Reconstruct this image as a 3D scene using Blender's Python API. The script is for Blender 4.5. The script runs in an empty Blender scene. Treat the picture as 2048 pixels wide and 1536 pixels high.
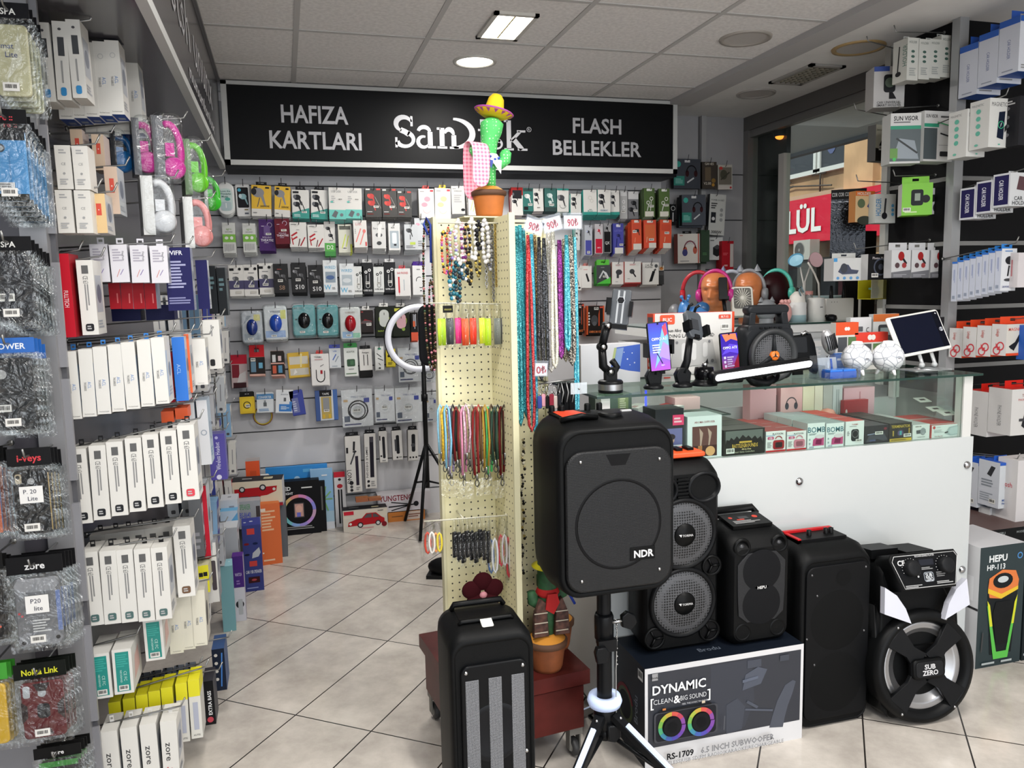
import bpy,math,random
from mathutils import Vector as V,Matrix
random.seed(11)
sc=bpy.context.scene
COL=sc.collection
PI=math.pi
F=1600.0
YAW,PITCH,ROLL=math.radians(15.72),math.radians(6.75),math.radians(1.23)
CAM=V((0,0,1.44))
_cy,_sy=math.cos(YAW),math.sin(YAW)
_f=V((_sy*math.cos(PITCH),_cy*math.cos(PITCH),-math.sin(PITCH)))
_r=V((_cy,-_sy,0));_d=_f.cross(_r)
_R=_r*math.cos(ROLL)+_d*math.sin(ROLL)
_D=_d*math.cos(ROLL)-_r*math.sin(ROLL)
cd=bpy.data.cameras.new('camera');cam=bpy.data.objects.new('camera',cd);COL.objects.link(cam)
cd.sensor_width=36;cd.lens=F/2048*36;cd.clip_start=.05;cd.clip_end=200
cm=Matrix.Identity(4)
for i in range(3):
    cm[i][0]=_R[i];cm[i][1]=-_D[i];cm[i][2]=-_f[i];cm[i][3]=CAM[i]
cam.matrix_world=cm
sc.camera=cam
def ray(px,py):return _R*((px-1024)/F)+_D*((py-768)/F)+_f
def on(ax,val,px,py):
    d=ray(px,py);return CAM+d*((val-CAM[ax])/d[ax])
def PX(px,py,x):return on(0,x,px,py)
def PY(px,py,y):return on(1,y,px,py)
def PZ(px,py,z):return on(2,z,px,py)
sc.view_settings.view_transform='Standard';sc.view_settings.look='None'
sc.view_settings.gamma=1;sc.view_settings.use_curve_mapping=False
sc.view_settings.exposure=0.03
sc.cycles.max_bounces=7;sc.cycles.transparent_max_bounces=24
sc.cycles.diffuse_bounces=3;sc.cycles.glossy_bounces=3;sc.cycles.caustics_reflective=False;sc.cycles.caustics_refractive=False
sc.cycles.sample_clamp_indirect=4
w=bpy.data.worlds.new('World');sc.world=w;w.use_nodes=True
nt=w.node_tree;bg=nt.nodes['Background']
sky=nt.nodes.new('ShaderNodeTexSky');sky.sky_type='HOSEK_WILKIE';sky.turbidity=5;sky.sun_direction=(0.5,-0.5,0.7);sky.ground_albedo=.4
mixw=nt.nodes.new('ShaderNodeMixRGB');mixw.inputs[0].default_value=.6;mixw.inputs[2].default_value=(.85,.9,1,1)
nt.links.new(sky.outputs[0],mixw.inputs[1]);nt.links.new(mixw.outputs[0],bg.inputs[0]);bg.inputs[1].default_value=1.6
LAMP_POWER=1.1
def area(name,loc,sx,sy,power,col=(1,.97,.93),rot=(0,0,0)):
    l=bpy.data.lights.new(name,'AREA');l.shape='RECTANGLE';l.size=sx;l.size_y=sy;l.energy=power*LAMP_POWER;l.color=col
    o=bpy.data.objects.new(name,l);COL.objects.link(o);o.location=loc;o.rotation_euler=rot;return o
area('ceiling_panel_light',(1.03,3.62,2.595),.15,.27,14)
area('ceiling_panel_light',(1.02,4.2,2.60),.18,.18,16)
for lx,ly,lp in ((.0,1.4,30),(1.5,1.2,34),(.3,-.6,34),(2.2,-.4,34),(1.9,.6,10)):
    area('ceiling_panel_light',(lx,ly,2.58),.6,.6,lp)
area('front_fill_light',(1.0,-3.2,1.4),5.5,2.5,100,(.93,.97,1),(PI/2,0,0))  # added fill light behind the camera, lifts the ceiling and front faces
sun=bpy.data.lights.new('sun','SUN');sun.energy=3.2;sun.angle=.02;sun.color=(1,.95,.87)
so=bpy.data.objects.new('sun',sun);COL.objects.link(so);so.rotation_euler=V((.75,.35,-.56)).to_track_quat('-Z','Y').to_euler()
_mc={}
def lin(h):
    h=h.lstrip('#')
    if len(h)== 3:h=''.join(c*2 for c in h)
    o=[]
    for i in (0,2,4):
        c=int(h[i:i+2],16)/255
        o.append(c/12.92 if c <= .04045 else ((c+.055)/1.055)**2.4)
    return (o[0],o[1],o[2],1)
def newmat(name):
    m=bpy.data.materials.new(name);m.use_nodes=True
    return m,m.node_tree,m.node_tree.nodes['Principled BSDF']
def mat(h,rough=.5,metal=0,emit=0,noise=0,nscale=12,bump=0,bscale=200,coat=0):
    k=(h,rough,metal,emit,noise,nscale,bump,bscale,coat)
    if k in _mc:return _mc[k]
    m,t,p=newmat('paint_'+h)
    c=lin(h);c=c if emit else tuple(x*.8 for x in c[:3])+(1,);p.inputs['Base Color'].default_value=c
    if c[1]<.02:p.inputs['Specular IOR Level'].default_value=.14
    p.inputs['Roughness'].default_value=rough;p.inputs['Metallic'].default_value=metal
    p.inputs['Coat Weight'].default_value=coat;p.inputs['Coat Roughness'].default_value=.1
    if emit:
        p.inputs['Emission Color'].default_value=c;p.inputs['Emission Strength'].default_value=emit
    if noise or bump:
        tc=t.nodes.new('ShaderNodeTexCoord')
    if noise:
        n=t.nodes.new('ShaderNodeTexNoise');n.inputs['Scale'].default_value=nscale;n.inputs['Detail'].default_value=6
        t.links.new(tc.outputs['Object'],n.inputs['Vector'])
        r=t.nodes.new('ShaderNodeValToRGB')
        r.color_ramp.elements[0].position=.35;r.color_ramp.elements[1].position=.65
        r.color_ramp.elements[0].color=[x*(1-noise)for x in c[:3]]+[1];r.color_ramp.elements[1].color=[min(1,x*(1+noise*.5))for x in c[:3]]+[1]
        t.links.new(n.outputs[0],r.inputs[0]);t.links.new(r.outputs[0],p.inputs['Base Color'])
    if bump:
        n2=t.nodes.new('ShaderNodeTexNoise');n2.inputs['Scale'].default_value=bscale
        t.links.new(tc.outputs['Object'],n2.inputs['Vector'])
        b=t.nodes.new('ShaderNodeBump');b.inputs['Strength'].default_value=bump;b.inputs['Distance'].default_value=.002
        t.links.new(n2.outputs[0],b.inputs['Height']);t.links.new(b.outputs[0],p.inputs['Normal'])
    _mc[k]=m;return m
def clear(name,tint='ffffff',gloss=.12,crinkle=0,milky=0):
    k=(name,tint,gloss,crinkle,milky)
    if k in _mc:return _mc[k]
    m=bpy.data.materials.new(name);m.use_nodes=True;t=m.node_tree;t.nodes.clear()
    o=t.nodes.new('ShaderNodeOutputMaterial');tr=t.nodes.new('ShaderNodeBsdfTransparent');tr.inputs[0].default_value=lin(tint)
    g=t.nodes.new('ShaderNodeBsdfGlossy');g.inputs[1].default_value=.12 if crinkle else .05
    mx=t.nodes.new('ShaderNodeMixShader');lw=t.nodes.new('ShaderNodeLayerWeight');lw.inputs[0].default_value=.35
    ma=t.nodes.new('ShaderNodeMath');ma.operation='MULTIPLY_ADD';ma.inputs[1].default_value=.22 if gloss>.02 else .09;ma.inputs[2].default_value=gloss;ma.use_clamp=True
    t.links.new(lw.outputs['Fresnel'],ma.inputs[0]);t.links.new(ma.outputs[0],mx.inputs[0])
    last=tr.outputs[0]
    if milky:
        df=t.nodes.new('ShaderNodeBsdfDiffuse');df.inputs[0].default_value=(.85,.87,.88,1)
        m2=t.nodes.new('ShaderNodeMixShader');m2.inputs[0].default_value=milky
        t.links.new(tr.outputs[0],m2.inputs[1]);t.links.new(df.outputs[0],m2.inputs[2]);last=m2.outputs[0]
    t.links.new(last,mx.inputs[1]);t.links.new(g.outputs[0],mx.inputs[2]);t.links.new(mx.outputs[0],o.inputs[0])
    if crinkle:
        tc=t.nodes.new('ShaderNodeTexCoord');n=t.nodes.new('ShaderNodeTexNoise');n.inputs['Scale'].default_value=28;n.inputs['Detail'].default_value=3;n.inputs['Distortion'].default_value=1.5
        t.links.new(tc.outputs['Object'],n.inputs['Vector'])
        b=t.nodes.new('ShaderNodeBump');b.inputs['Strength'].default_value=crinkle;b.inputs['Distance'].default_value=.02
        t.links.new(n.outputs[0],b.inputs['Height']);t.links.new(b.outputs[0],g.inputs['Normal'])
    _mc[k]=m;return m
BAG=clear('clear_film','fcfdfd',.045,.8,.0)
BLISTER=clear('clear_blister','fafcfc',.04,.25,.0)
GLASS=clear('pane_glass','f4faf7',.01)
def grille(name,c0='060607',c1='26272a',scale=260):
    k=(name,c0,c1,scale)
    if k in _mc:return _mc[k]
    m,t,p=newmat(name)
    tc=t.nodes.new('ShaderNodeTexCoord');vo=t.nodes.new('ShaderNodeTexVoronoi');vo.inputs['Scale'].default_value=scale;vo.inputs['Randomness'].default_value=.12
    t.links.new(tc.outputs['Object'],vo.inputs['Vector'])
    r=t.nodes.new('ShaderNodeValToRGB');r.color_ramp.elements[0].position=.28;r.color_ramp.elements[1].position=.45
    r.color_ramp.elements[0].color=lin(c0);r.color_ramp.elements[1].color=lin(c1)
    t.links.new(vo.outputs['Distance'],r.inputs[0]);t.links.new(r.outputs[0],p.inputs['Base Color'])
    b=t.nodes.new('ShaderNodeBump');b.inputs['Strength'].default_value=.5;b.inputs['Distance'].default_value=.002
    t.links.new(vo.outputs['Distance'],b.inputs['Height']);t.links.new(b.outputs[0],p.inputs['Normal'])
    p.inputs['Roughness'].default_value=.5;p.inputs['Metallic'].default_value=.3
    _mc[k]=m;return m
_tc={}
def glyphs(txt,bold=0):
    k=(txt,bold)
    if k in _tc:return _tc[k]
    cu=bpy.data.curves.new('t','FONT');cu.body=txt;cu.size=1;cu.resolution_u=2 if len(txt)<12 else 1;cu.offset=bold;cu.fill_mode='FRONT' if hasattr(cu,'fill_mode')and False else cu.fill_mode
    ob=bpy.data.objects.new('t',cu);me=bpy.data.meshes.new_from_object(ob)
    vs=[(v.co.x,v.co.y)for v in me.vertices];fs=[tuple(p.vertices)for p in me.polygons if p.normal.z>.5]
    bpy.data.objects.remove(ob);bpy.data.curves.remove(cu);bpy.data.meshes.remove(me)
    if vs:
        x0=min(v[0]for v in vs);x1=max(v[0]for v in vs)
    else:x0=x1=0
    k7=1/.729
    vs=[((x-x0)*k7,y*k7)for x,y in vs]
    _tc[k]=(vs,fs,(x1-x0)*k7);return _tc[k]
def rrect(x0,z0,x1,z1,r,n=5):
    r=min(r,(x1-x0)/2-1e-5,(z1-z0)/2-1e-5);p=[]
    for cx,cz,a in ((x1-r,z0+r,-90),(x1-r,z1-r,0),(x0+r,z1-r,90),(x0+r,z0+r,180)):
        for i in range(n+1):
            t=math.radians(a+90*i/n);p.append((cx+r*math.cos(t),cz+r*math.sin(t)))
    return p
class MB:
    def __init__(s):s.v=[];s.f=[];s.mi=[];s.sm=[];s.ms=[];s.T=None
    def m(s,mt):
        if isinstance(mt,str):mt=mat(mt)
        if mt not in s.ms:s.ms.append(mt)
        return s.ms.index(mt)
    def add(s,vs,fs,mt,sm=0):
        b=len(s.v);i=s.m(mt)
        for v in vs:
            v=V(v);s.v.append(s.T @ v if s.T else v)
        for f in fs:
            s.f.append([b+k for k in f]);s.mi.append(i);s.sm.append(bool(sm))
    def poly(s,pts,mt,sm=0):s.add(pts,[range(len(pts))],mt,sm)
    def box(s,x0,x1,y0,y1,z0,z1,mt):
        mts=mt if isinstance(mt,(list,tuple))else [mt]*6
        vs=[(x,y,z)for z in (z0,z1)for y in (y0,y1)for x in (x0,x1)]
        for f,q in zip(((0,1,5,4),(3,2,6,7),(2,0,4,6),(1,3,7,5),(4,5,7,6),(2,3,1,0)),mts):
            s.add([vs[k]for k in f],[(0,1,2,3)],q)
    def prism(s,pts,y0,y1,mt,bev=0,front=None,back=True,sm=0,bseg=3):
        n=len(pts);cx=sum(p[0]for p in pts)/n;cz=sum(p[1]for p in pts)/n
        w=max(abs(p[0]-cx)for p in pts);h=max(abs(p[1]-cz)for p in pts)
        rings=[]
        def ring(ins,y):rings.append([(cx+(p[0]-cx)*(1-ins/w),y,cz+(p[1]-cz)*(1-ins/h))for p in pts])
        if bev:
            for i in range(bseg+1):
                a=PI/2*i/bseg;ring(bev*(1-math.sin(a)),y0+bev*(1-math.cos(a)))
            for i in range(bseg+1):
                a=PI/2*i/bseg;ring(bev*(1-math.cos(a)),y1-bev*(1-math.sin(a)))
        else:ring(0,y0);ring(0,y1)
        vs=[q for r in rings for q in r];fs=[]
        for k in range(len(rings)-1):
            for i in range(n):
                j=(i+1)% n;fs.append((k*n+i,(k+1)*n+i,(k+1)*n+j,k*n+j)[::-1])
        s.add(vs,fs,mt,sm or bev>0)
        s.poly(rings[0],front or mt);
        if back:s.poly(rings[-1][::-1],mt)
    def lathe(s,prof,mt,n=24,c=(0,0,0),ax='z',sm=1,a0=0,a1=360,sc=(1,1)):
        full=abs(a1-a0)>= 360;m=n if full else n+1;vs=[];fs=[]
        for r,z in prof:
            for i in range(m):
                a=math.radians(a0+(a1-a0)*i/n);x=r*math.cos(a)*sc[0];y=r*math.sin(a)*sc[1]
                q=(x,y,z)if ax =='z' else ((x,-z,y)if ax =='y' else (z,x,y))
                vs.append((q[0]+c[0],q[1]+c[1],q[2]+c[2]))
        for k in range(len(prof)-1):
            for i in range(n):
                j=(i+1)% m;fs.append((k*m+i,k*m+j,(k+1)*m+j,(k+1)*m+i))
        s.add(vs,fs,mt,sm)
    def ball(s,c,r,mt,n=16,k=10):
        if not isinstance(r,(tuple,list)):r=(r,r,r)
        pr=[(math.sin(PI*i/k),-math.cos(PI*i/k))for i in range(k+1)]
        vs=[];fs=[]
        for q,z in pr:
            for i in range(n):vs.append((c[0]+q*r[0]*math.cos(2*PI*i/n),c[1]+q*r[1]*math.sin(2*PI*i/n),c[2]+z*r[2]))
        for a in range(k):
            for i in range(n):j=(i+1)% n;fs.append((a*n+i,a*n+j,(a+1)*n+j,(a+1)*n+i))
        s.add(vs,fs,mt,1)
    def tube(s,path,r,mt,n=6,closed=False,cap=True):
        P=[V(p)for p in path];L=len(P);vs=[];fs=[];up=None
        rr=r if isinstance(r,(list,tuple))else [r]*L
        for i in range(L):
            if closed:t=P[(i+1)% L]-P[i-1]
            else:t=P[min(i+1,L-1)]-P[max(i-1,0)]
            if t.length<1e-9:t=V((0,0,1))
            t.normalize()
            if up is None:
                up=V((0,0,1))if abs(t.z)<.9 else V((1,0,0))
            a=t.cross(up)
            if a.length<1e-6:a=t.cross(V((0,1,0)))
            a.normalize();b=a.cross(t);up=b
            for k in range(n):
                an=2*PI*k/n;vs.append(P[i]+a*rr[i]*math.cos(an)+b*rr[i]*math.sin(an))
        for i in range(L if closed else L-1):
            j=(i+1)% L
            for k in range(n):q=(k+1)% n;fs.append((i*n+k,j*n+k,j*n+q,i*n+q))
        if cap and not closed:fs.append(tuple(range(n)));fs.append(tuple((L-1)*n+k for k in range(n))[::-1])
        s.add(vs,fs,mt,1)
    def art(s,O,U,W,w,h,els,eps=.0003,lift=0):
        O=V(O);U=V(U);W=V(W);N=U.cross(W);k=lift
        def pt(x,y):return O+U*(x*w)+W*(y*h)+N*(eps*(k+1))
        for e in els:
            q=e[0]
            if q =='R':_,x0,y0,x1,y1,c=e;s.poly([pt(x0,y0),pt(x1,y0),pt(x1,y1),pt(x0,y1)],c)
            elif q =='E':
                _,cx,cy,rx,ry,c=e;a=h/w
                s.poly([pt(cx+rx*math.cos(t*PI/9),cy+ry*math.sin(t*PI/9)/a)for t in range(18)],c)
            elif q in 'OA':
                if q =='O':_,cx,cy,r,t,c=e;a0,a1=0,360
                else:_,cx,cy,r,a0,a1,t,c=e
                a=h/w;n=max(6,int(abs(a1-a0)/18));vs=[]
                for i in range(n+1):
                    an=math.radians(a0+(a1-a0)*i/n)
                    for rr in (r-t,r):vs.append(pt(cx+rr*math.cos(an),cy+rr*math.sin(an)/a))
                s.add(vs,[(2*i,2*i+1,2*i+3,2*i+2)for i in range(n)],c)
            elif q =='L':
                _,x0,y0,x1,y1,t,c=e;a=h/w;dx,dy=x1-x0,(y1-y0)*a;l=math.hypot(dx,dy)or 1;nx,ny=-dy/l*t/2,dx/l*t/2/a
                s.poly([pt(x0-nx,y0-ny),pt(x1-nx,y1-ny),pt(x1+nx,y1+ny),pt(x0+nx,y0+ny)],c)
            elif q =='P':s.poly([pt(x,y)for x,y in e[1]],e[2])
            elif q =='C':
                _,x0,y0,x1,y1,r,c=e;a=h/w
                s.poly([pt(x,y/a)for x,y in rrect(x0,y0*a,x1,y1*a,r)],c)
            elif q =='T':
                _,cx,cy,hh,txt,c=e[:6];rot=e[6]if len(e)>6 else 0;mw=e[7]if len(e)>7 else 0;bold=e[8]if len(e)>8 else .012
                vs,fs,tw=glyphs(txt,bold);H=hh*(w if abs(rot)>45 else h);sx=H
                if mw:
                    lim=mw*(h if rot else w)
                    sx=lim/max(tw,1e-6)if mw<0 or tw*H>lim else H
                    sx=abs(sx)
                ca,sa=math.cos(math.radians(rot)),math.sin(math.radians(rot));o=O+U*(cx*w)+W*(cy*h)+N*(eps*(k+1));out=[]
                for x,y in vs:
                    X,Y=(x-tw/2)*sx,(y-.5)*H;out.append(o+U*(X*ca-Y*sa)+W*(X*sa+Y*ca))
                s.add(out,fs,c)
            elif q =='X':
                _,x0,y0,x1,y1,n,c=e;rs=random.Random(int(x0*99+y1*77+n))
                for i in range(n):
                    yy=y1-(y1-y0)*(i+.5)/n;t=(y1-y0)/n*.28;xe=x0+(x1-x0)*rs.uniform(.6,1)
                    s.poly([pt(x0,yy-t),pt(xe,yy-t),pt(xe,yy+t),pt(x0,yy+t)],c)
            elif q =='Y':
                _,x0,y0,x1,y1,n,c=e;rs=random.Random(int(x0*99+y1*77+n))
                for i in range(n):
                    xx=x0+(x1-x0)*(i+.5)/n;t=(x1-x0)/n*.28;ye=y0+(y1-y0)*rs.uniform(0,.35)
                    s.poly([pt(xx-t,ye),pt(xx+t,ye),pt(xx+t,y1),pt(xx-t,y1)],c)
            elif q =='B':
                x0,y0,x1,y1=e[1:5];s.poly([pt(x0,y0),pt(x1,y0),pt(x1,y1),pt(x0,y1)],'eceae4');k += 1
                n=11;rs=random.Random(5)
                for i in range(n):
                    xa=x0+(x1-x0)*(.1+.8*i/n);xb=xa+(x1-x0)*.8/n*rs.uniform(.3,.75);ya=y0+(y1-y0)*.28;yb=y0+(y1-y0)*.85
                    s.poly([pt(xa,ya),pt(xb,ya),pt(xb,yb),pt(xa,yb)],'1c1c1c')
            elif q =='D':
                _,cx,cy,sz,c,c2=e;a=h/w
                s.poly([pt(cx+sz*.5*math.cos(t*PI/8)-sz*.1,cy+sz*.4*math.sin(t*PI/8)/a)for t in range(16)],c);k += .3
                s.poly([pt(cx-sz*.45+sz*.22*math.cos(t*PI/6),cy+(sz*.08+sz*.3*math.sin(t*PI/6))/a)for t in range(12)],c2)
                s.poly([pt(cx+sz*.05,cy-sz*.2/a),pt(cx+sz*.3,cy-sz*.1/a),pt(cx+sz*.55,cy-sz*1.1/a),pt(cx+sz*.42,cy-sz*1.15/a)],c)
            elif q =='H':
                _,cx,cy,sz,c,c2=e;a=h/w;n=14;vs=[]
                for i in range(n+1):
                    an=PI*i/n
                    for rr in (sz*.82,sz):vs.append(pt(cx+rr*math.cos(an),cy+rr*1.15*math.sin(an)/a))
                s.add(vs,[(2*i,2*i+1,2*i+3,2*i+2)for i in range(n)],c)
                for sg in (-1,1):
                    s.poly([pt(cx+sg*sz*.8+sz*.34*math.cos(t*PI/8),cy+(sz*-.25+sz*.55*math.sin(t*PI/8))/a)for t in range(16)],c2)
            elif q =='G':
                _,x0,y0,x1,y1,c0,c1,n=e;a,b=lin(c0),lin(c1)
                for i in range(n):
                    t=i/(n-1);c=[a[j]+(b[j]-a[j])*t for j in range(3)]
                    hx=''.join('%02x' % int(255*(x*12.92 if x <= .0031308 else 1.055*x**(1/2.4)-.055)+.5)for x in c)
                    ya=y0+(y1-y0)*i/n;yb=y0+(y1-y0)*(i+1)/n
                    s.poly([pt(x0,ya),pt(x1,ya),pt(x1,yb),pt(x0,yb)],hx)
            k += 1
    def face(s,side,w,d,h,els,z0=0,lift=0):
        if side =='f':s.art((-w/2,0,z0),(1,0,0),(0,0,1),w,h,els,lift=lift)
        elif side =='r':s.art((w/2,0,z0),(0,1,0),(0,0,1),d,h,els,lift=lift)
        elif side =='l':s.art((-w/2,d,z0),(0,-1,0),(0,0,1),d,h,els,lift=lift)
        elif side =='t':s.art((-w/2,0,z0+h),(1,0,0),(0,1,0),w,d,els,lift=lift)
        elif side =='u':s.art((-w/2,d,z0),(1,0,0),(0,-1,0),w,d,els,lift=lift)
    def build(s,name,parent=None,loc=None,rz=0,rx=0,ry=0,bevel=0,sharp=None):
        me=bpy.data.meshes.new(name);me.from_pydata([tuple(v)for v in s.v],[],[list(f)for f in s.f])
        for m_ in s.ms:me.materials.append(m_)
        me.polygons.foreach_set('material_index',s.mi);me.polygons.foreach_set('use_smooth',s.sm)
        if sharp is not None:
            me.polygons.foreach_set('use_smooth',[True]*len(s.f));me.set_sharp_from_angle(angle=math.radians(sharp))
        me.update()
        o=bpy.data.objects.new(name,me);COL.objects.link(o)
        if parent is not None:o.parent=parent
        if loc is not None:o.location=loc
        if rz or rx or ry:o.rotation_euler=(rx,ry,rz)
        if bevel:
            b=o.modifiers.new('b','BEVEL');b.width=bevel;b.segments=3;b.limit_method='ANGLE'
            me.polygons.foreach_set('use_smooth',[True]*len(s.f));b.harden_normals=True
        return o
def tag(o,label,cat,group=None,kind=None):
    o['label']=label;o['category']=cat
    if group:o['group']=group
    if kind:o['kind']=kind
    return o
def empty(name,loc,label,cat,group=None,rz=0,rx=0,ry=0):
    o=bpy.data.objects.new(name,None);COL.objects.link(o);o.location=loc;o.rotation_euler=(rx,ry,rz);o.empty_display_size=.05
    return tag(o,label,cat,group)
def struct(o):o['kind']='structure';return o
_kids={}
def dup(o,loc,label,rz=None,rx=None,ry=None,group=None):
    c=o.copy();COL.objects.link(c);c.location=loc;c['label']=label
    if group:c['group']=group
    e=list(c.rotation_euler)
    for i,r in enumerate((rx,ry,rz)):
        if r is not None:e[i]=r
    c.rotation_euler=e
    for ch in list(o.children):
        d=ch.copy();COL.objects.link(d);d.parent=c
        for g in list(ch.children):
            q=g.copy();COL.objects.link(q);q.parent=d
    return c
N=['first','second','third','fourth','fifth','sixth','seventh','eighth','ninth','tenth','eleventh','twelfth','thirteenth','fourteenth','fifteenth','sixteenth','seventeenth']
BACKN=['front one','second back','third back','fourth back','fifth back','sixth back','seventh back','eighth back']
def tabmesh(mb,w,y,z0,z1,c,hole=True):
    t=.0012
    if not hole:mb.box(-w/2,w/2,y-t/2,y+t/2,z0,z1,c);return
    hw=min(.014,w*.3);za=z0+(z1-z0)*.4;zb=z0+(z1-z0)*.75
    mb.box(-w/2,w/2,y-t/2,y+t/2,z0,za,c);mb.box(-w/2,w/2,y-t/2,y+t/2,zb,z1,c)
    mb.box(-w/2,-hw,y-t/2,y+t/2,za,zb,c);mb.box(hw,w/2,y-t/2,y+t/2,za,zb,c)
def carton(name,label,cat,loc,w,d,h,cols,arts=None,tab=None,stk=None,rz=0,rx=0,ry=0,group=None,kind='box',open_=0):
    """A product carton: origin at the bottom of its front face. cols = front, side, top. tab = (colour, height, width share). stk = price sticker (x, z) on the front."""
    cf,cs,ct=(cols+(cols[-1],)*3)[:3]if isinstance(cols,tuple)else (cols,)*3
    m=MB()
    if kind =='box':
        m.box(-w/2,w/2,0,d,0,h,[cf,cs,cs,cs,ct,ct])
    elif kind =='capsule':
        m.prism(rrect(-w/2,0,w/2,h,w*.48,7),0,d,mat(cf,.25),bev=d*.3)
    elif kind =='round':
        m.prism(rrect(-w/2,0,w/2,h,w*.14,4),0,d,mat(cf,.3),bev=d*.2)
    for k,els in (arts or {}).items():m.face(k,w,d,h,els)
    o=m.build(name,loc=loc,rz=rz,rx=rx,ry=ry);tag(o,label,cat,group)
    if tab:
        tm=MB();tabmesh(tm,w*tab[2],d*.5,h,h+tab[1],tab[0]);t=tm.build('hang_tab',o);t['label']='hang tab with a slot'
    if stk:
        sm=MB();sw,sh=min(.03,w*.36),.012
        sm.T=Matrix.Translation((w*(stk[0]-.5),-.0022,h*stk[1]));sm.box(-sw/2,sw/2,0,.0005,0,sh,'ebe9e2');sm.face('f',sw,.0005,sh,[('B',.08,.05,.92,.95)])
        sm.build('price_sticker',o)
    return o
STEEL=mat('9a9a98',.35,.9);DARKSTEEL=mat('35363a',.4,.7)
def hook(root,tip,label,up=.03,mt=None,group=None,r=.0026):
    root=V(root);tip=V(tip);d=(tip-root);m=MB()
    m.tube([(0,0,0),d*.5,d*.93,d,d+d.normalized()*.012+V((0,0,up))],r,mt or STEEL,6)
    n=d.normalized()
    m.tube([n*0,n*.004],.008,mt or STEEL,8)
    return tag(m.build('peg_hook',loc=root),label,'hook',group or 'steel peg hooks on the displays')
# ================================================================ the room
HC=2.62
GRIDX,GRIDY=.118,3.876
m,t,p=newmat('polished_floor_tiles')
tc=t.nodes.new('ShaderNodeTexCoord');mp=t.nodes.new('ShaderNodeMapping');mp.vector_type='TEXTURE'
mp.inputs['Location'].default_value=(.103,3.389,0);mp.inputs['Rotation'].default_value=(0,0,math.radians(-37.6))
t.links.new(tc.outputs['Object'],mp.inputs['Vector'])
br=t.nodes.new('ShaderNodeTexBrick');br.offset=0;br.squash=1
br.inputs['Scale'].default_value=1;br.inputs['Brick Width'].default_value=.3015;br.inputs['Row Height'].default_value=.618
br.inputs['Mortar Size'].default_value=.0026;br.inputs['Mortar Smooth'].default_value=.1
br.inputs['Color1'].default_value=(1,1,1,1);br.inputs['Color2'].default_value=(.93,.93,.93,1);br.inputs['Mortar'].default_value=(0,0,0,1)
t.links.new(mp.outputs[0],br.inputs['Vector'])
n1=t.nodes.new('ShaderNodeTexNoise');n1.inputs['Scale'].default_value=4.5;n1.inputs['Detail'].default_value=9;n1.inputs['Roughness'].default_value=.65
t.links.new(mp.outputs[0],n1.inputs['Vector'])
rp=t.nodes.new('ShaderNodeValToRGB');rp.color_ramp.elements[0].position=.32;rp.color_ramp.elements[1].position=.7
rp.color_ramp.elements[0].color=lin('a59e96');rp.color_ramp.elements[1].color=lin('d0c9c0')
t.links.new(n1.outputs[0],rp.inputs[0])
mu=t.nodes.new('ShaderNodeMixRGB');mu.blend_type='MULTIPLY';mu.inputs[0].default_value=1
t.links.new(rp.outputs[0],mu.inputs[1]);t.links.new(br.outputs['Color'],mu.inputs[2])
mo=t.nodes.new('ShaderNodeMixRGB');mo.inputs[2].default_value=lin('2a2725');t.links.new(br.outputs['Fac'],mo.inputs[0]);t.links.new(mu.outputs[0],mo.inputs[1])
t.links.new(mo.outputs[0],p.inputs['Base Color']);p.inputs['Roughness'].default_value=.16;p.inputs['Specular IOR Level'].default_value=.45
b=MB();b.box(-2.2,5.2,-3,5.6,-.05,0,m);struct(b.build('floor'))
cm_=mat('fffcfa',.9,noise=.1,nscale=55,bump=.25,bscale=180)
b=MB();b.box(-2.2,2.46,-3,5.4,HC,HC+.05,cm_);struct(b.build('ceiling'))
b=MB();gm=mat('d0cecc',.6)
for k in range(-3,5):
    x=GRIDX+.597*k;b.box(x-.012,x+.012,-3,5.05,HC-.004,HC+.002,gm)
for k in range(-10,3):
    y=GRIDY+.61*k;b.box(-2.2,2.46,y-.012,y+.012,HC-.0035,HC+.002,gm)
struct(b.build('ceiling_grid_trim'))
b=MB();b.box(2.46,4.3,-3,5.35,HC-.005,HC+.05,mat('fffdfa',.8,noise=.05,nscale=6));struct(b.build('ceiling_soffit'))
b=MB();b.box(2.44,2.59,-3,4.82,HC-.03,HC,mat('c2c0c0',.6));struct(b.build('ceiling_trim'))
WALLY=5.05
def slat(name,x0,x1,y,z0,z1,grooves,c='dadade'):
    b=MB();sm_=mat(c,.45,noise=.04,nscale=5);g=mat('3a3a40',.6)
    b.box(x0,x1,y+.012,y+.03,z0,z1,g)
    zs=[z0]+[q for z in grooves for q in (z-.004,z+.004)]+[z1]
    for i in range(0,len(zs)-1,2):b.box(x0,x1,y,y+.012,zs[i],zs[i+1],sm_)
    return struct(b.build(name))
GZ=[.17,.385,.61,.80,.985,1.165,1.35,1.535,1.72,1.905,2.08]
slat('wall_back_slats',-.6,2.50,WALLY,.0,2.3,GZ)
b=MB();b.box(-.8,3.4,5.34,5.4,0,HC,mat('c3c1c0',.7));struct(b.build('wall_back'))
slat('wall_back_slats',2.53,2.86,5.2,.6,2.62,[1.19,1.55,1.9,2.22],'b4b3b5')
slat('wall_back_slats',2.92,3.22,5.2,.6,2.62,[1.19,1.55,1.9,2.22],'b4b3b5')
b=MB()
for x in (2.515,2.89):b.box(x-.018,x+.018,5.17,5.3,.6,2.62,mat('b9b8b8',.5))
struct(b.build('wall_back_trim'))
b=MB();b.box(-.66,-.6,2.22,5.06,0,HC,mat('55535a',.22,noise=.06,nscale=3));struct(b.build('wall_left'))
al=mat('8f8d8b',.4,.5)
b=MB()
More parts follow.
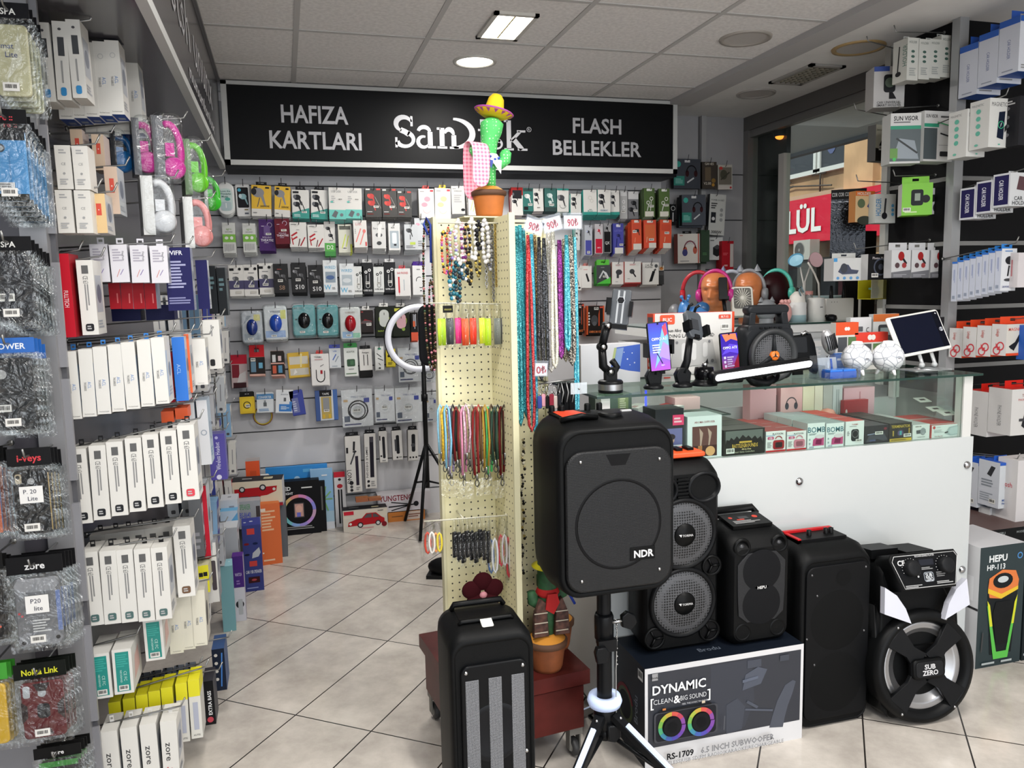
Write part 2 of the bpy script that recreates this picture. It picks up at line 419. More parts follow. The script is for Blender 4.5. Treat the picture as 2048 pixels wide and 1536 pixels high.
b.box(3.22,3.30,3.13,5.35,2.52,2.615,mat('6f6c6a',.45,.3));b.box(3.235,3.285,3.13,5.3,2.47,2.52,al)
b.box(3.22,3.30,5.14,5.3,.6,2.52,al)
b.box(3.24,3.29,4.74,4.80,.9,2.30,mat('c9c6c2',.4,.2));b.box(3.24,3.29,3.13,5.3,.86,.92,al)
b.box(3.24,3.29,3.3,3.36,.9,2.5,al)
struct(b.build('window_1_frame'))
b=MB();b.box(3.258,3.266,3.13,5.2,.9,2.5,GLASS);struct(b.build('window_1'))
b=MB();b.box(4.2,4.3,-3,3.13,0,HC,mat('c8c6c4',.6));b.box(3.2,3.32,3.13,5.35,0,.88,mat('c8c6c4',.6));struct(b.build('wall_right'))
b=MB();b.box(3.34,6.2,3.2,12,3.02,3.12,mat('c4c4c2',.7));b.box(6.1,6.2,3.2,12,2.98,3.12,mat('6a6b6f',.6));struct(b.build('street_awning'))
b=MB();b.box(3.33,3.36,4.84,5.3,0,2.5,mat('2b2a2c',.12,noise=.3,nscale=9));struct(b.build('exterior_pier'))
b=MB();b.box(2.5,30,-20,45,-.12,-.06,mat('77736f',.8,noise=.2,nscale=.8));struct(b.build('street_ground'))
b=MB();peach=mat('e0b489',.85,noise=.22,nscale=1.4);FX=12.0
b.box(FX,FX+1,-5,40,-.06,9,mat('c9a47e',.85,noise=.35,nscale=.9))
b.box(FX-.18,FX+.2,14.2,15.1,3.4,9,peach);b.box(FX-.12,FX+.1,-5,40,3.38,3.5,mat('bfa58a',.8))
struct(b.build('exterior_facade'))
b=MB();b.T=Matrix.Translation((FX-.08,17.6,4.0))@ Matrix.Rotation(-PI/2,4,'Z')
for k in range(3):
    x=-2.6+k*2.1;b.box(x,x+1.9,-.02,.06,0,1.7,'33363c')
    for xa,xb,za,zb in ((x-.07,x+.02,-.05,1.8),(x+1.88,x+1.97,-.05,1.8),(x-.07,x+1.97,-.08,.02)):b.box(xa,xb,-.06,.08,za,zb,'dcdcd8')
    b.art((x,-.02,0),(1,0,0),(0,0,1),1.9,1.7,[('X',.4,.25,.95,.38,2,'b9bcc2'),('T',.6,.52,.06,'Organizasyon','dfe2e6'),('E',.2,.5,.12,.3,'56608a')],eps=.004)
tag(b.build('facade_windows'),'white framed upper windows with dark lettered film across the street','window');
struct(bpy.data.objects['facade_windows'])
b=MB();b.T=Matrix.Translation((FX-.3,0,0))@ Matrix.Rotation(-PI/2,4,'Z')
b.box(-19.5,-13.6,-.12,.25,2.36,3.36,mat('d8203c',.35))
o=b.build('shop_sign');tag(o,'red shop sign with white letters across the street','sign')
lt=MB();lt.T=b.T;lt.art((-17.5,-.13,2.42),(1,0,0),(0,0,1),1.98,.9,[('T',.5,.5,.58,'EYLÜL','f7f4f0',0,-1.05,.03)],eps=.02)
lt.build('lettering',o)
b=MB()
for z0,y in ((3.5,17.3),(3.55,16.0)):
    b.tube([(FX-.1,y,3.5),(FX-.1,y,4.3)],.02,'4a443e');b.tube([(FX-.1,y-.2,z0+.35),(FX-.1,y+.3,z0+.35)],.015,'4a443e')
b.tube([(FX-.1,18.6,3.62),(FX-.1,17,3.74),(FX-.1,15.6,3.6)],.02,'4a443e')
tag(b.build('sign_bracket'),'rusty metal bars above the red sign across the street','bracket')
b=MB()
for k in range(9):
    y=13.8+.6*k;c=('2a2422','3c1e22','26282c','4b3c30','1f1f22')[k % 5]
    b.box(FX-.4,FX-.1,y,y+.5,.1+.1*(k % 3),2.0,mat(c,.6,noise=.3,nscale=6))
tag(b.build('dress_rack'),'dark clothes hanging under the red sign across the street','clothes rack',kind='stuff')
b=MB();b.T=Matrix.Translation(PX(1603,500,11.3))@ Matrix.Rotation(-PI/2,4,'Z')
b.box(-.3,.3,0,.25,-.22,.22,'b9b4ad');b.art((-.3,0,-.22),(1,0,0),(0,0,1),.6,.44,[('E',.38,.5,.29,.29,'4a4744'),('O',.38,.5,.3,.03,'8c8884'),('E',.38,.5,.06,.06,'8c8884')],eps=.004)
b.box(-.28,.28,.1,.2,-2.2,-.22,'4a4743')
tag(b.build('air_conditioner'),'beige air conditioner box with a round fan seen through the window','air conditioner')
pl_=PX(1560,273,3.32);b=MB();b.lathe([(.028,0),(.05,-.05),(.045,-.1),(0,-.1)],'26262a',14,pl_+V((0,0,.1)))
b.ball(pl_,(.032,.032,.02),mat('ff8a30',.5,emit=2.5));b.tube([pl_+V((0,0,.08)),pl_+V((.03,-.03,.2)),pl_+V((0,.05,.3)),pl_+V((.05,.06,.32))],.006,'2a2a2c')
tag(b.build('spot_lamp'),'small black spot lamp glowing orange outside beside the window post','lamp')
def letters(mb,O,U,W,w,h,els,eps=.0008):mb.art(O,U,W,w,h,els,eps=eps)
sx0,sx1,sz0,sz1,sy=-.272,2.492,2.16,2.612,4.80
b=MB();b.box(sx0,sx1,sy+.012,5.04,sz0-.02,sz1,mat('141519',.45));b.box(sx0+.03,sx1-.03,sy+.004,sy+.02,sz0+.028,sz1-.02,mat('07080b',.5,noise=.2,nscale=3))
sign=b.build('fascia_sign');tag(sign,'long black fascia sign with silver memory card lettering on back wall','sign')
fr=MB();wm=mat('c9cac8',.4)
for x0,x1,z0,z1 in ((sx0,sx1,sz0,sz0+.028),(sx0,sx1,sz1-.02,sz1),(sx0,sx0+.03,sz0,sz1),(sx1-.03,sx1,sz0,sz1)):fr.box(x0,x1,sy,sy+.02,z0,z1,wm)
f_=fr.build('frame',sign,bevel=.003);f_['label']='white aluminium frame around the sign'
SIL=mat('b9b9bd',.45,.2)
def signtext(txt,l,t,r,bt,bold=.02):
    p0=PY(l,(t+bt)/2,sy);p1=PY(r,(t+bt)/2,sy);za=PY((l+r)/2,t,sy).z;zb=PY((l+r)/2,bt,sy).z
    q=MB();q.art((p0.x,sy+.004,zb),(1,0,0),(0,0,1),p1.x-p0.x,za-zb,[('T',.5,.5,1,txt,SIL,0,-1,bold)],eps=.001)
    o=q.build('lettering',sign);return o
signtext('HAFIZA',562,210,696,246);signtext('KARTLARI',539,262,723,297.5)
signtext('FLASH',1146,236,1243,266.5);signtext('BELLEKLER',1106,281,1283,311)
def wordmark():
    q=MB();p0=PY(788,300,sy);p1=PY(1056,305,sy);Wd=p1.x-p0.x;top=PY(850,233,sy).z;bas=PY(850,296,sy).z;Hc=top-bas
    y=sy+.003
    def st(pts,wd):
        P=[V((a,0,c))for a,c in pts]
        for i in range(len(P)):
            pass
        vs=[];fs=[]
        for i,pnt in enumerate(P):
            tn=(P[min(i+1,len(P)-1)]-P[max(i-1,0)]).normalized();nn=V((-tn.z,0,tn.x));ww=wd[i]if isinstance(wd,list)else wd
            for sg in (1,-1):
                c=pnt+nn*ww/2*sg;vs.append((p0.x+c.x*Hc,y,bas+c.z*Hc))
        for i in range(len(P)-1):fs.append((2*i,2*i+1,2*i+3,2*i+2))
        q.add(vs,fs,SIL)
    def rc(x0,z0,x1,z1):q.poly([(p0.x+x0*Hc,y,bas+z0*Hc),(p0.x+x1*Hc,y,bas+z0*Hc),(p0.x+x1*Hc,y,bas+z1*Hc),(p0.x+x0*Hc,y,bas+z1*Hc)],SIL)
    def arc(cx,cz,rx,rz,a0,a1,w0,w1,n=14):
        pts=[];ws=[]
        for i in range(n+1):
            u=i/n;a=math.radians(a0+(a1-a0)*u);pts.append((cx+rx*math.cos(a),cz+rz*math.sin(a)));ws.append(w0+(w1-w0)*math.sin(PI*u))
        st(pts,ws)
    arc(.33,.74,.24,.22,20,250,.07,.16);arc(.35,.26,.26,.22,70,-160,.16,.10);st([(.22,.56),(.36,.5),(.48,.42)],.17)
    rc(.53,.68,.6,1.0);rc(.05,.0,.12,.32)
    x=.72
    arc(x+.22,.5,.18,.17,165,10,.09,.13);rc(x+.33,.08,x+.48,.52);rc(x+.33,0,x+.58,.07);arc(x+.2,.2,.17,.17,70,330,.06,.12)
    x=1.36
    rc(x+.06,.05,x+.21,.66);rc(x-.02,.6,x+.1,.67);rc(x-.02,0,x+.29,.07);arc(x+.36,.42,.14,.2,160,0,.06,.15);rc(x+.43,.05,x+.58,.44);rc(x+.37,0,x+.66,.07)
    x=1.72
    arc(x+.12,.5,.62,.46,88,-88,.07,.19,20)
    x=2.66
    rc(x+.06,.05,x+.21,.66);rc(x-.02,.6,x+.1,.67);rc(x-.02,0,x+.29,.07);rc(x+.05,.8,x+.23,.98)
    x=3.03
    arc(x+.2,.5,.15,.13,20,250,.05,.11);arc(x+.21,.19,.16,.14,70,-160,.11,.06);st([(x+.1,.4),(x+.2,.35),(x+.31,.27)],.11)
    x=3.5
    rc(x+.06,.05,x+.21,.98);rc(x-.02,.92,x+.1,1.0);rc(x-.02,0,x+.29,.07);st([(x+.2,.3),(x+.5,.62)],.1);st([(x+.28,.38),(x+.56,.04)],.16);rc(x+.4,.6,x+.68,.67);rc(x+.42,0,x+.74,.07)
    s=Wd/Hc/4.25
    q.v=[V((p0.x+(v.x-p0.x)*s,v.y,v.z))for v in q.v]
    q.art((p1.x-.005,sy+.004,bas+Hc*.62),(1,0,0),(0,0,1),.03,.03,[('O',.5,.5,.5,.1,SIL),('T',.5,.5,.5,'R',SIL)],eps=.001)
    q.build('lettering',sign)
wordmark()
b=MB();b.box(-.6,-.285,.3,4.80,2.15,2.612,mat('4a484c',.2));ls=b.build('fascia_sign')
tag(ls,'dark fascia sign running overhead along the left wall','sign')
fr=MB();fr.box(-.3,-.272,.3,4.8,2.135,2.165,wm);fr.box(-.3,-.272,.3,4.8,2.6,2.616,mat('77767a',.4));fr.build('frame',ls,bevel=.003)
lt=MB();lt.art((-.284,2.36,2.30),(0,1,0),(0,0,1),1.9,.22,[('T',.5,.55,.8,'Gestsh ununx','c4c4c6',0,-1,.0)],eps=.001)
lt.art((-.284,3.2,2.22),(0,1,0),(0,0,1),1.1,.07,[('T',.5,.5,.8,'nununlunlux','c4c4c6',0,-1)],eps=.001)
lt.build('lettering',ls)
def downlight(loc,r,label,lit=0,ring='c9c6c2',lens='b5b0aa'):
    o=empty('downlight',loc,label,'ceiling lamp','round ceiling lamps')
    b=MB();b.lathe([(r*.8,-.002),(r*.84,-.008),(r*.98,-.008),(r,-.001),(r,.003)],mat(ring,.4),32);b.build('trim_ring',o)
    b=MB();b.lathe([(0,-.003),(r*.82,-.003)],mat('fff8ea',.5,emit=14)if lit else mat(lens,.4),32);b.build('diffuser',o)
    return o
downlight((1.02,4.205,HC),.115,'lit round ceiling lamp shining white near the back sign',1,'e0ddd6')
downlight((2.21,3.562,HC),.125,'unlit round ceiling lamp in the tiled ceiling',0,'b5aea6','d4cfca')
downlight((2.86,3.567,HC-.005),.13,'unlit round ceiling lamp with a brass ring above the rack',0,'b89a68','d0cac4')
downlight((2.886,4.525,HC-.005),.12,'unlit round ceiling lamp near the window corner',0,'b8b2ad','d2ccc7')
o=empty('ceiling_panel',(1.03,3.625,HC),'lit square ceiling lamp with a white frame','ceiling lamp')
b=MB()
for x0,x1,y0,y1 in ((-.1,.1,-.18,-.155),(-.1,.1,.155,.18),(-.1,-.08,-.18,.18),(.08,.1,-.18,.18)):b.box(x0,x1,y0,y1,-.012,.003,'dad7d0')
b.build('frame',o)
b=MB();b.box(-.08,.08,-.155,.155,-.004,.003,mat('fff6e2',.5,emit=13));b.box(-.004,.004,-.155,.155,-.008,-.004,'e8d9a8');b.build('diffuser',o)
o=empty('ceiling_panel',(2.911,4.063,HC-.005),'unlit square ceiling lamp with honeycomb louvre by the window','ceiling lamp')
b=MB()
for x0,x1,y0,y1 in ((-.11,.11,-.2,-.17),(-.11,.11,.17,.2),(-.11,-.085,-.2,.2),(.085,.11,-.2,.2)):b.box(x0,x1,y0,y1,-.012,.003,'b5b1ac')
b.build('frame',o)
b=MB();b.box(-.085,.085,-.17,.17,-.001,.003,'d8d4c4')
for k in range(10):b.box(-.085,.085,-.17+.034*k-.002,-.17+.034*k+.002,-.012,0,'aaa595')
for k in range(6):b.box(-.085+.034*k-.002,-.085+.034*k+.002,-.17,.17,-.012,0,'8d887a')
b.build('louvre',o)
b=MB();b.box(-2.3,-2.2,-3,2.2,0,HC,mat('8a888a',.7));b.box(-2.2,-.6,2.29,2.33,0,HC,mat('8f8e90',.6));struct(b.build('wall_front_left'))
# ================================================================ loudspeakers, stands, big boxes on the floor
BLK=mat('0a0b0c',.5,noise=.1,nscale=30,bump=.15,bscale=600);BLK2=mat('08090a',.4);DARK=mat('0a0a0c',.5);RUB=mat('232427',.6)
SCREW=mat('b9b9b9',.25,1)
GR=grille('speaker_grille','020203','0e0f11',230)
_screw=None
def screw(parent,loc,T=None,r=.005,name='screw',mt=None):
    global _screw
    k=(r,name);
    if _screw is None:_screw={}
    p=(T @ V(loc))if T else V(loc)
    if k not in _screw:
        b=MB();b.ball((0,0,0),(r,r*.8,r),mt or SCREW,10,6);_screw[k]=b.build(name,parent,p)
    else:
        c=_screw[k].copy();COL.objects.link(c);c.parent=parent;c.location=p
def recess(mb,x0,x1,y0,y1,z,depth,c):mb.box(x0,x1,y0,y1,z-depth,z+.0008,c)
sp=empty('loudspeaker',(.838,1.95,.605),'big black loudspeaker with white lettering up on a lit tripod stand','speaker')
b=MB()
def hull(mb,secs,mt,n=7):
    rings=[]
    for y,x0,z0,x1,z1,r in secs:rings.append([(x,y,z)for x,z in rrect(x0,z0,x1,z1,r,n)])
    k=len(rings[0]);vs=[q for r in rings for q in r];fs=[]
    for a in range(len(rings)-1):
        for i in range(k):j=(i+1)% k;fs.append((a*k+i,a*k+j,(a+1)*k+j,(a+1)*k+i))
    mb.add(vs,fs,mt,1);mb.poly(rings[0],mt,0);mb.poly(rings[-1][::-1],mt,0)
W2=.17
hull(b,[(.006,-W2+.02,.016,W2-.012,.45,.05),(0,-W2+.016,.008,W2-.008,.456,.055),(.006,-W2+.004,.002,W2-.002,.462,.06),(.02,-W2,0,W2,.47,.065),
         (.10,-W2-.012,-.002,W2+.006,.482,.07),(.17,-W2-.012,.006,W2+.006,.485,.08),(.215,-W2+.0,.02,W2-.01,.48,.08),(.23,-W2+.03,.05,W2-.03,.45,.06)],BLK)
b.build('cabinet',sp)
b=MB();b.prism(rrect(-W2+.02,.018,W2-.012,.405,.05,8),-.006,.012,GR,bev=.005,front=GR)
cx,cz=.0,.20
b.lathe([(.118,0),(.122,.0018),(.126,0)],DARK,48,(cx,-.0062,cz),'y');b.lathe([(0,.0008),(.118,.0008)],grille('speaker_grille_dark','020203','101114',230),48,(cx,-.0062,cz),'y')
b.poly([(cx-.035,-.0068,.392),(cx-.02,-.0068,.362),(cx+.02,-.0068,.362),(cx+.035,-.0068,.392)],DARK)
b.build('grille',sp)
for x,z in ((-W2+.062,.378),(W2-.05,.37),(-W2+.062,.052),(W2-.05,.06)):screw(sp,(x,-.0065,z))
b=MB();b.box(.032,.105,-.009,-.006,.094,.130,BLK2);b.art((.032,-.009,.094),(1,0,0),(0,0,1),.073,.036,[('T',.55,.5,.56,'NDR','e4e4e6',0,.8,.03)]);o=b.build('badge',sp);o['label']='black badge with white letters'
b=MB();b.T=Matrix.Translation((.03,.022,.463))@ Matrix.Rotation(math.radians(-28),4,'X')
b.prism(rrect(-.085,-.026,.1,.0,.008),-.004,.006,mat('0b0c10',.12),bev=.002);b.box(-.06,.06,-.0055,-.004,-.016,-.008,mat('30323a',.1));b.build('display_panel',sp)
b=MB();b.box(-.13,-.035,.07,.2,.482,.486,DARK);b.poly([(-.125,.075,.487),(-.04,.09,.487),(-.055,.19,.487),(-.12,.19,.487)],mat('d8421c',.5));b.tube([(-.14,.06,.482),(-.08,.055,.492),(-.03,.07,.482)],.008,BLK2);b.build('handle_recess',sp)
b=MB()
b.lathe([(.03,.475),(.034,.488),(.024,.49),(0,.488)],BLK2,24,(.02,.1,0));b.build('volume_dial',sp)
for x,y in ((-.12,.19),(-.09,.19),(-.012,.19),(.025,.19)):
    b=MB();b.lathe([(.009,.475),(.009,.5),(.007,.504),(0,.504)],BLK2,12,(x,y,0));b.build('knob',sp)
b=MB();b.box(.07,.1,.13,.142,.48,.487,'c9c9c9');b.build('logo_plate',sp)
st=empty('tripod_stand',(.84,2.06,0),'black tripod speaker stand with glowing white leg strips','stand')
PB=mat('17181a',.3);LED=mat('c4d4f6',.35,emit=.25)
b=MB();b.lathe([(.022,.13),(.022,.42),(.0205,.44),(.0205,.60)],PB,20);b.lathe([(0,.128),(.024,.13),(.024,.15),(.022,.155)],PB,20);b.build('pole',st)
b=MB();b.lathe([(.023,.43),(.028,.435),(.028,.5),(.024,.51),(.024,.42)],PB,20);b.box(-.03,.026,-.034,-.018,.405,.44,PB);b.build('collar',st)
b=MB();b.tube([(.015,-.015,.485),(.06,-.015,.485)],.006,SCREW,8);b.build('pin',st)
b=MB();b.T=Matrix.Translation((.065,-.015,.485));b.prism([(-.016,-.018),(.012,-.03),(.03,-.01),(.024,.012),(.0,.026),(-.018,.014)],-.008,.012,PB,bev=.004);b.build('clamp_knob',st)
b=MB();b.T=Matrix.Translation((-.022,-.035,.41));b.prism([(-.016,-.03),(.012,-.03),(.02,.0),(.01,.016),(-.016,.016),(-.022,0)],-.012,.01,PB,bev=.004);b.build('clamp_knob',st)
b=MB();P=[(.03,-.012,.49),(.032,-.02,.46),(.03,-.022,.42),(.027,-.022,.34),(.027,-.022,.2),(.03,-.024,.16)];b.tube(P,.0016,'aaaaa6',5)
for k in range(12):b.ball((.03+.002*(k % 2),-.02,.49-.012*k),.003,SCREW,6,4)
b.build('safety_chain',st)
b=MB();b.lathe([(.026,.235),(.046,.23),(.051,.245),(.046,.26),(.026,.26),(.026,.235)],LED,32);o=b.build('light_ring',st);o['label']='glowing pale blue light ring'
b=MB();b.lathe([(.022,.16),(.032,.165),(.032,.22),(.024,.235)],PB,20);b.build('hub',st)
b=MB();b.T=Matrix.Translation((.012,-.035,.165));b.prism([(-.018,-.026),(.004,-.034),(.022,-.018),(.022,.016),(-.018,.02)],-.008,.012,PB,bev=.004);b.build('clamp_knob',st)
for az in (-138,-52,82):
    a=math.radians(az);dx,dy=math.cos(a),math.sin(a);px,pyy=-dy,dx
    p0=V((dx*.03,dy*.03,.205));p1=V((dx*.33,dy*.33,.012));u=(p1-p0).normalized();s=V((px,pyy,0));nn=s.cross(u)
    if nn.z<0:nn=-nn
    b=MB();vs=[]
    for pp in (p0,p1):
        for aa,bb in ((-.015,-.009),(.015,-.009),(.015,.009),(-.015,.009)):vs.append(pp+s*aa+nn*bb)
    b.add(vs,[(0,1,2,3),(7,6,5,4),(0,4,5,1),(1,5,6,2),(2,6,7,3),(3,7,4,0)],PB)
    lg=b.build('leg',st)
    b=MB();vs=[]
    for pp in (p0+u*.045,p1-u*.02):
        for aa,bb in ((-.009,.007),(.009,.007),(.006,.016),(-.006,.016)):vs.append(pp+s*aa+nn*bb)
    b.add(vs,[(0,1,2,3),(7,6,5,4),(0,4,5,1),(1,5,6,2),(2,6,7,3),(3,7,4,0)],LED);q=b.build('light_strip',lg);q['label']='glowing pale blue strip along the leg'
    b=MB();b.ball(p1+V((0,0,.004)),(.018,.018,.016),RUB,12,8);b.build('rubber_foot',lg)
    screw(lg,p0+u*.02+nn*.011,r=.0052,name='bolt');screw(lg,p0+u*.19+nn*.011,r=.0052,name='bolt')
    b=MB();m0=p0+u*.2;b.tube([(dx*.02,dy*.02,.14),m0-nn*.012],.007,PB,8);b.build('brace',st)
t1=empty('tower_speaker',(.424,1.72,0),'tall black tower speaker with three pale mesh stripes, beside the rolling stand','speaker')
b=MB();X0,X1,H1=-.1,.1,.655
hull(b,[(.006,X0+.012,.014,X1-.012,H1-.03,.03),(0,X0+.006,.008,X1-.006,H1-.022,.035),(.008,X0,.002,X1,H1-.012,.04),(.03,X0-.002,0,X1+.002,H1,.045),(.15,X0-.002,0,X1+.002,H1,.045),(.19,X0+.006,.004,X1-.006,H1-.01,.04),(.2,X0+.02,.02,X1-.02,H1-.03,.03)],BLK)
b.build('cabinet',t1)
b=MB();b.prism(rrect(X0+.022,.05,X1-.018,H1-.075,.02,6),-.004,.01,mat('0c0d0f',.35),bev=.003);b.build('front_panel',t1)
MESH=grille('pale_mesh','141518','85878b',330)
for x in (-.068,-.013,.042):
    b=MB();b.box(x,x+.031,-.0055,-.004,.06,H1-.11,MESH);o=b.build('mesh_stripe',t1);o['label']='pale perforated mesh stripe'
for z in (.17,.41):
    b=MB();b.lathe([(.0,0),(.055,.0003),(.058,.0012),(.07,.0012),(.072,0)],mat('18191c',.4),40,(0,-.0042,z),'y');b.build('woofer',t1)
for x,z in ((X0+.034,H1-.09),(X1-.03,H1-.09),(X0+.034,.33),(X1-.024,.35)):screw(t1,(x,-.004,z))
b=MB();b.box(-.06,.06,.06,.15,H1-.002,H1+.001,DARK);b.tube([(-.066,.15,H1),(-.06,.15,H1+.014),(.06,.15,H1+.014),(.066,.15,H1)],.008,BLK2,8);b.tube([(-.066,.06,H1),(-.06,.06,H1+.006),(.06,.06,H1+.006),(.066,.06,H1)],.006,BLK2,8);b.build('handle',t1)
b=MB();b.T=Matrix.Translation((-.002,.03,H1-.002))@ Matrix.Rotation(math.radians(-70),4,'X');b.prism(rrect(-.014,0,.014,.03,.004),-.002,.003,'d9d7d0');b.build('sticker',t1)
bx=MB();BW,BD,BH=.545,.225,.315
NAVY=mat('22252d',.4);WHT=mat('dcdcde',.45)
bx.box(-BW/2,BW/2,0,BD,0,BH,[WHT,NAVY,NAVY,NAVY,mat('141a24',.45),NAVY])
pts_tire=[(.78,.18),(.8,.3),(.83,.45),(.88,.6),(.93,.64),(.95,.62),(.93,.5),(.9,.38),(.88,.25),(.87,.16)]
bx.face('f',BW,BD,BH,[('R',.018,.2,.982,.945,'2b2e37'),('P',[(.4,.22),(.62,.24),(.68,.5),(.66,.93),(.4,.93)],'30343f'),('P',pts_tire,'474c58'),('P',[(.5,.2),(.6,.22),(.62,.45),(.57,.55),(.5,.5)],'3a3f4b'),('P',[(.6,.62),(.72,.66),(.76,.8),(.7,.84),(.62,.78)],'4a505e'),('R',.63,.84,.72,.92,'3e434f'),('L',.62,.42,.8,.36,.012,'4d5361'),('L',.63,.5,.7,.42,.016,'474d5a'),('P',[(.6,.7),(.7,.72),(.7,.75),(.6,.73)],'586071'),('R',.84,.86,.9,.92,'3b404b'),
  ('R',.04,.875,.075,.945,'9a9a9c'),('T',.057,.905,.02,'Brodu','222222'),('T',.205,.78,.092,'DYNAMIC','eef0f2',0,.34,.02),('T',.04,.66,.09,'[','eef0f2'),('T',.19,.66,.08,'&','f2f2f4',0,0,.02),('T',.105,.662,.05,'CLEAN','d8dade',0,.115,0),('T',.29,.662,.05,'BIG SOUND','d8dade',0,.16,0),('T',.385,.665,.09,']','eef0f2'),('T',.3,.6,.018,'FEEL THE SONIC THUNDER','b8bac0',0,.16),
  ('C',.05,.25,.44,.55,.02,'3d3f46'),('C',.06,.26,.43,.54,.02,'24252a'),('R',.08,.55,.4,.57,'1c1d20'),('R',.1,.57,.12,.59,'c87a3a'),('R',.34,.575,.36,.6,'d8c8b0')]
  +[('A',cx_,.4,.083,a,a+30,.024,c)for cx_ in (.155,.33)for a,c in zip(range(0,360,30),('8a4aa0','c0405a','d8584a','c8a840','a8b840','78b048','48a878','3a8aa8','4060b0','5048b0','6a40a8','7c44a4'))]
  +[('E',cx_,.4,.055,.055,'17181b')for cx_ in (.155,.33)]+[('E',cx_,.4,.03,.03,'101114')for cx_ in (.155,.33)]+[('L',.47,.28,.475,.42,.006,'50535b'),
  ('T',.2,.115,.062,'RS-1709','14151a',0,.22,.03),('T',.56,.115,.062,'6.5 INCH SUBWOOFER','85868a',0,.47,.03),('T',.46,.05,.04,'WIRELESS|USB SD|FM RADIO|KARAOKE|RECHARGEABLE','77787c',0,.84,0)])
bx.face('t',BW,BD,BH,[('R',.0,.55,1,.553,'2b323e'),('T',.45,.27,.1,'Brodu','5a626e',0,0,.02)])
bx.face('l',BW,BD,BH,[('E',.35,.42,.26,.26,'3c4a1e'),('E',.35,.42,.2,.2,'0e0f12'),('A',.35,.42,.3,20,160,.05,'7a2a30'),('T',.72,.5,.12,'Brodu','7a828c',90),('B',.8,.85,.95,.95)])
tag(bx.build('speaker_carton',loc=(1.243,2.065,0),rz=0,bevel=.002),'dark printed speaker carton with white borders lying under two speakers','box')
d1=empty('party_speaker',(1.136,2.15,BH),'black double woofer speaker with orange top on the dark carton','speaker')
b=MB();W3,H3=.128,.605
hull(b,[(.0,-W3+.012,.012,W3-.012,H3-.05,.03),(.012,-W3,.0,W3,H3-.03,.045),(.05,-W3-.002,0,W3+.002,H3-.008,.05),(.125,-W3+.006,0,W3-.006,H3,.05),(.14,-W3+.02,.01,W3-.02,H3-.02,.05)],BLK)
b.build('cabinet',d1)
for z in (.155,.372):
    b=MB();b.lathe([(.112,.0),(.112,.014),(.104,.018),(.098,.01)],mat('111214',.42),44,(0,.002,z),'y')
    b.build('woofer_ring',d1)
    b=MB();CONE=grille('woofer_cone','060607','4c4d50',120)
    b.lathe([(.098,.010),(.07,.017),(.036,.02)],CONE,44,(0,.002,z),'y');b.lathe([(.036,.02),(.034,.024),(0,.026)],BLK2,32,(0,.002,z),'y')
    b.art((-.028,-.0245,z-.007),(1,0,0),(0,0,1),.056,.014,[('P',[(.08,.8),(.26,.8),(.22,.2)],'e0e0e0'),('T',.62,.5,.5,'TORIMA','d0d0d0',0,.66,.02)])
    b.build('woofer',d1)
for x in (-.072,.072):
    b=MB();b.lathe([(.058,.0),(.052,.012),(.046,.004),(.03,-.022),(.012,-.03),(0,-.03)],mat('141517',.38),30,(x,-.001,.512),'y',sc=(1,.85));b.build('horn_tweeter',d1)
    b=MB();b.lathe([(.036,0),(.034,.008),(.028,.004)],BLK2,24,(x*1.3,-.001,.05),'y');b.lathe([(0,.001),(.028,.001)],DARK,24,(x*1.3,-.001,.05),'y')
    for k in range(3):
        a=math.radians(90*0+120*k);b.tube([(x*1.3,-.006,.05),(x*1.3+.028*math.cos(a),-.006,.05+.028*math.sin(a))],.004,BLK2,6)
    b.build('bass_port',d1)
b=MB();b.lathe([(.034,0),(.032,.008),(.026,.004)],BLK2,24,(.1,-.001,.26),'y');b.lathe([(0,.001),(.026,.001)],DARK,24,(.1,-.001,.26),'y')
for k in range(3):
    a=math.radians(120*k);b.tube([(.1,-.006,.26),(.1+.026*math.cos(a),-.006,.26+.026*math.sin(a))],.004,BLK2,6)
b.build('bass_port',d1)
b=MB()
for k in range(6):b.box(-.018,.018,-.008,0,.485+.011*k,.49+.011*k,BLK2)
b.build('vent',d1)
b=MB();b.T=Matrix.Translation((0,.08,H3-.006));b.prism(rrect(-.095,0,.095,.016,.006),-.05,.05,mat('e4541f',.4),bev=.004)
for x in (-.02,.012,.05):b.box(x,x+.02,-.02,.02,.014,.024,BLK2)
o=b.build('control_top',d1);o['label']='bright orange control panel'
e1=empty('party_speaker',(1.388,2.11,BH),'small black twin-cone speaker with red control panel on the dark carton','speaker')
b=MB();W4,H4=.11,.372
hull(b,[(.0,-W4+.016,.016,W4-.016,H4-.06,.03),(.014,-W4+.004,.002,W4-.004,H4-.035,.04),(.04,-W4,0,W4,H4-.016,.04),(.13,-W4+.004,0,W4-.004,H4,.035),(.16,-W4+.016,.01,W4-.016,H4-.01,.03)],BLK)
b.build('cabinet',e1)
b=MB();ol=[(-.08,.1),(-.05,.075),(.05,.075),(.08,.1),(.084,.18),(.084,.265),(.05,.298),(-.05,.298),(-.084,.265),(-.084,.18)]
b.prism(ol,-.004,.01,grille('fine_grille','0a0b0c','202124',420),bev=.002);
for z in (.132,.24):b.lathe([(0,.0006),(.06,.0006),(.067,0)],mat('101114',.55),40,(0,-.0042,z),'y')
b.build('grille',e1)
b=MB();b.art((-.02,-.006,.18),(1,0,0),(0,0,1),.04,.012,[('T',.5,.5,.8,'HEPU','e8e8e8',0,.9,.02)]);b.build('badge',e1)
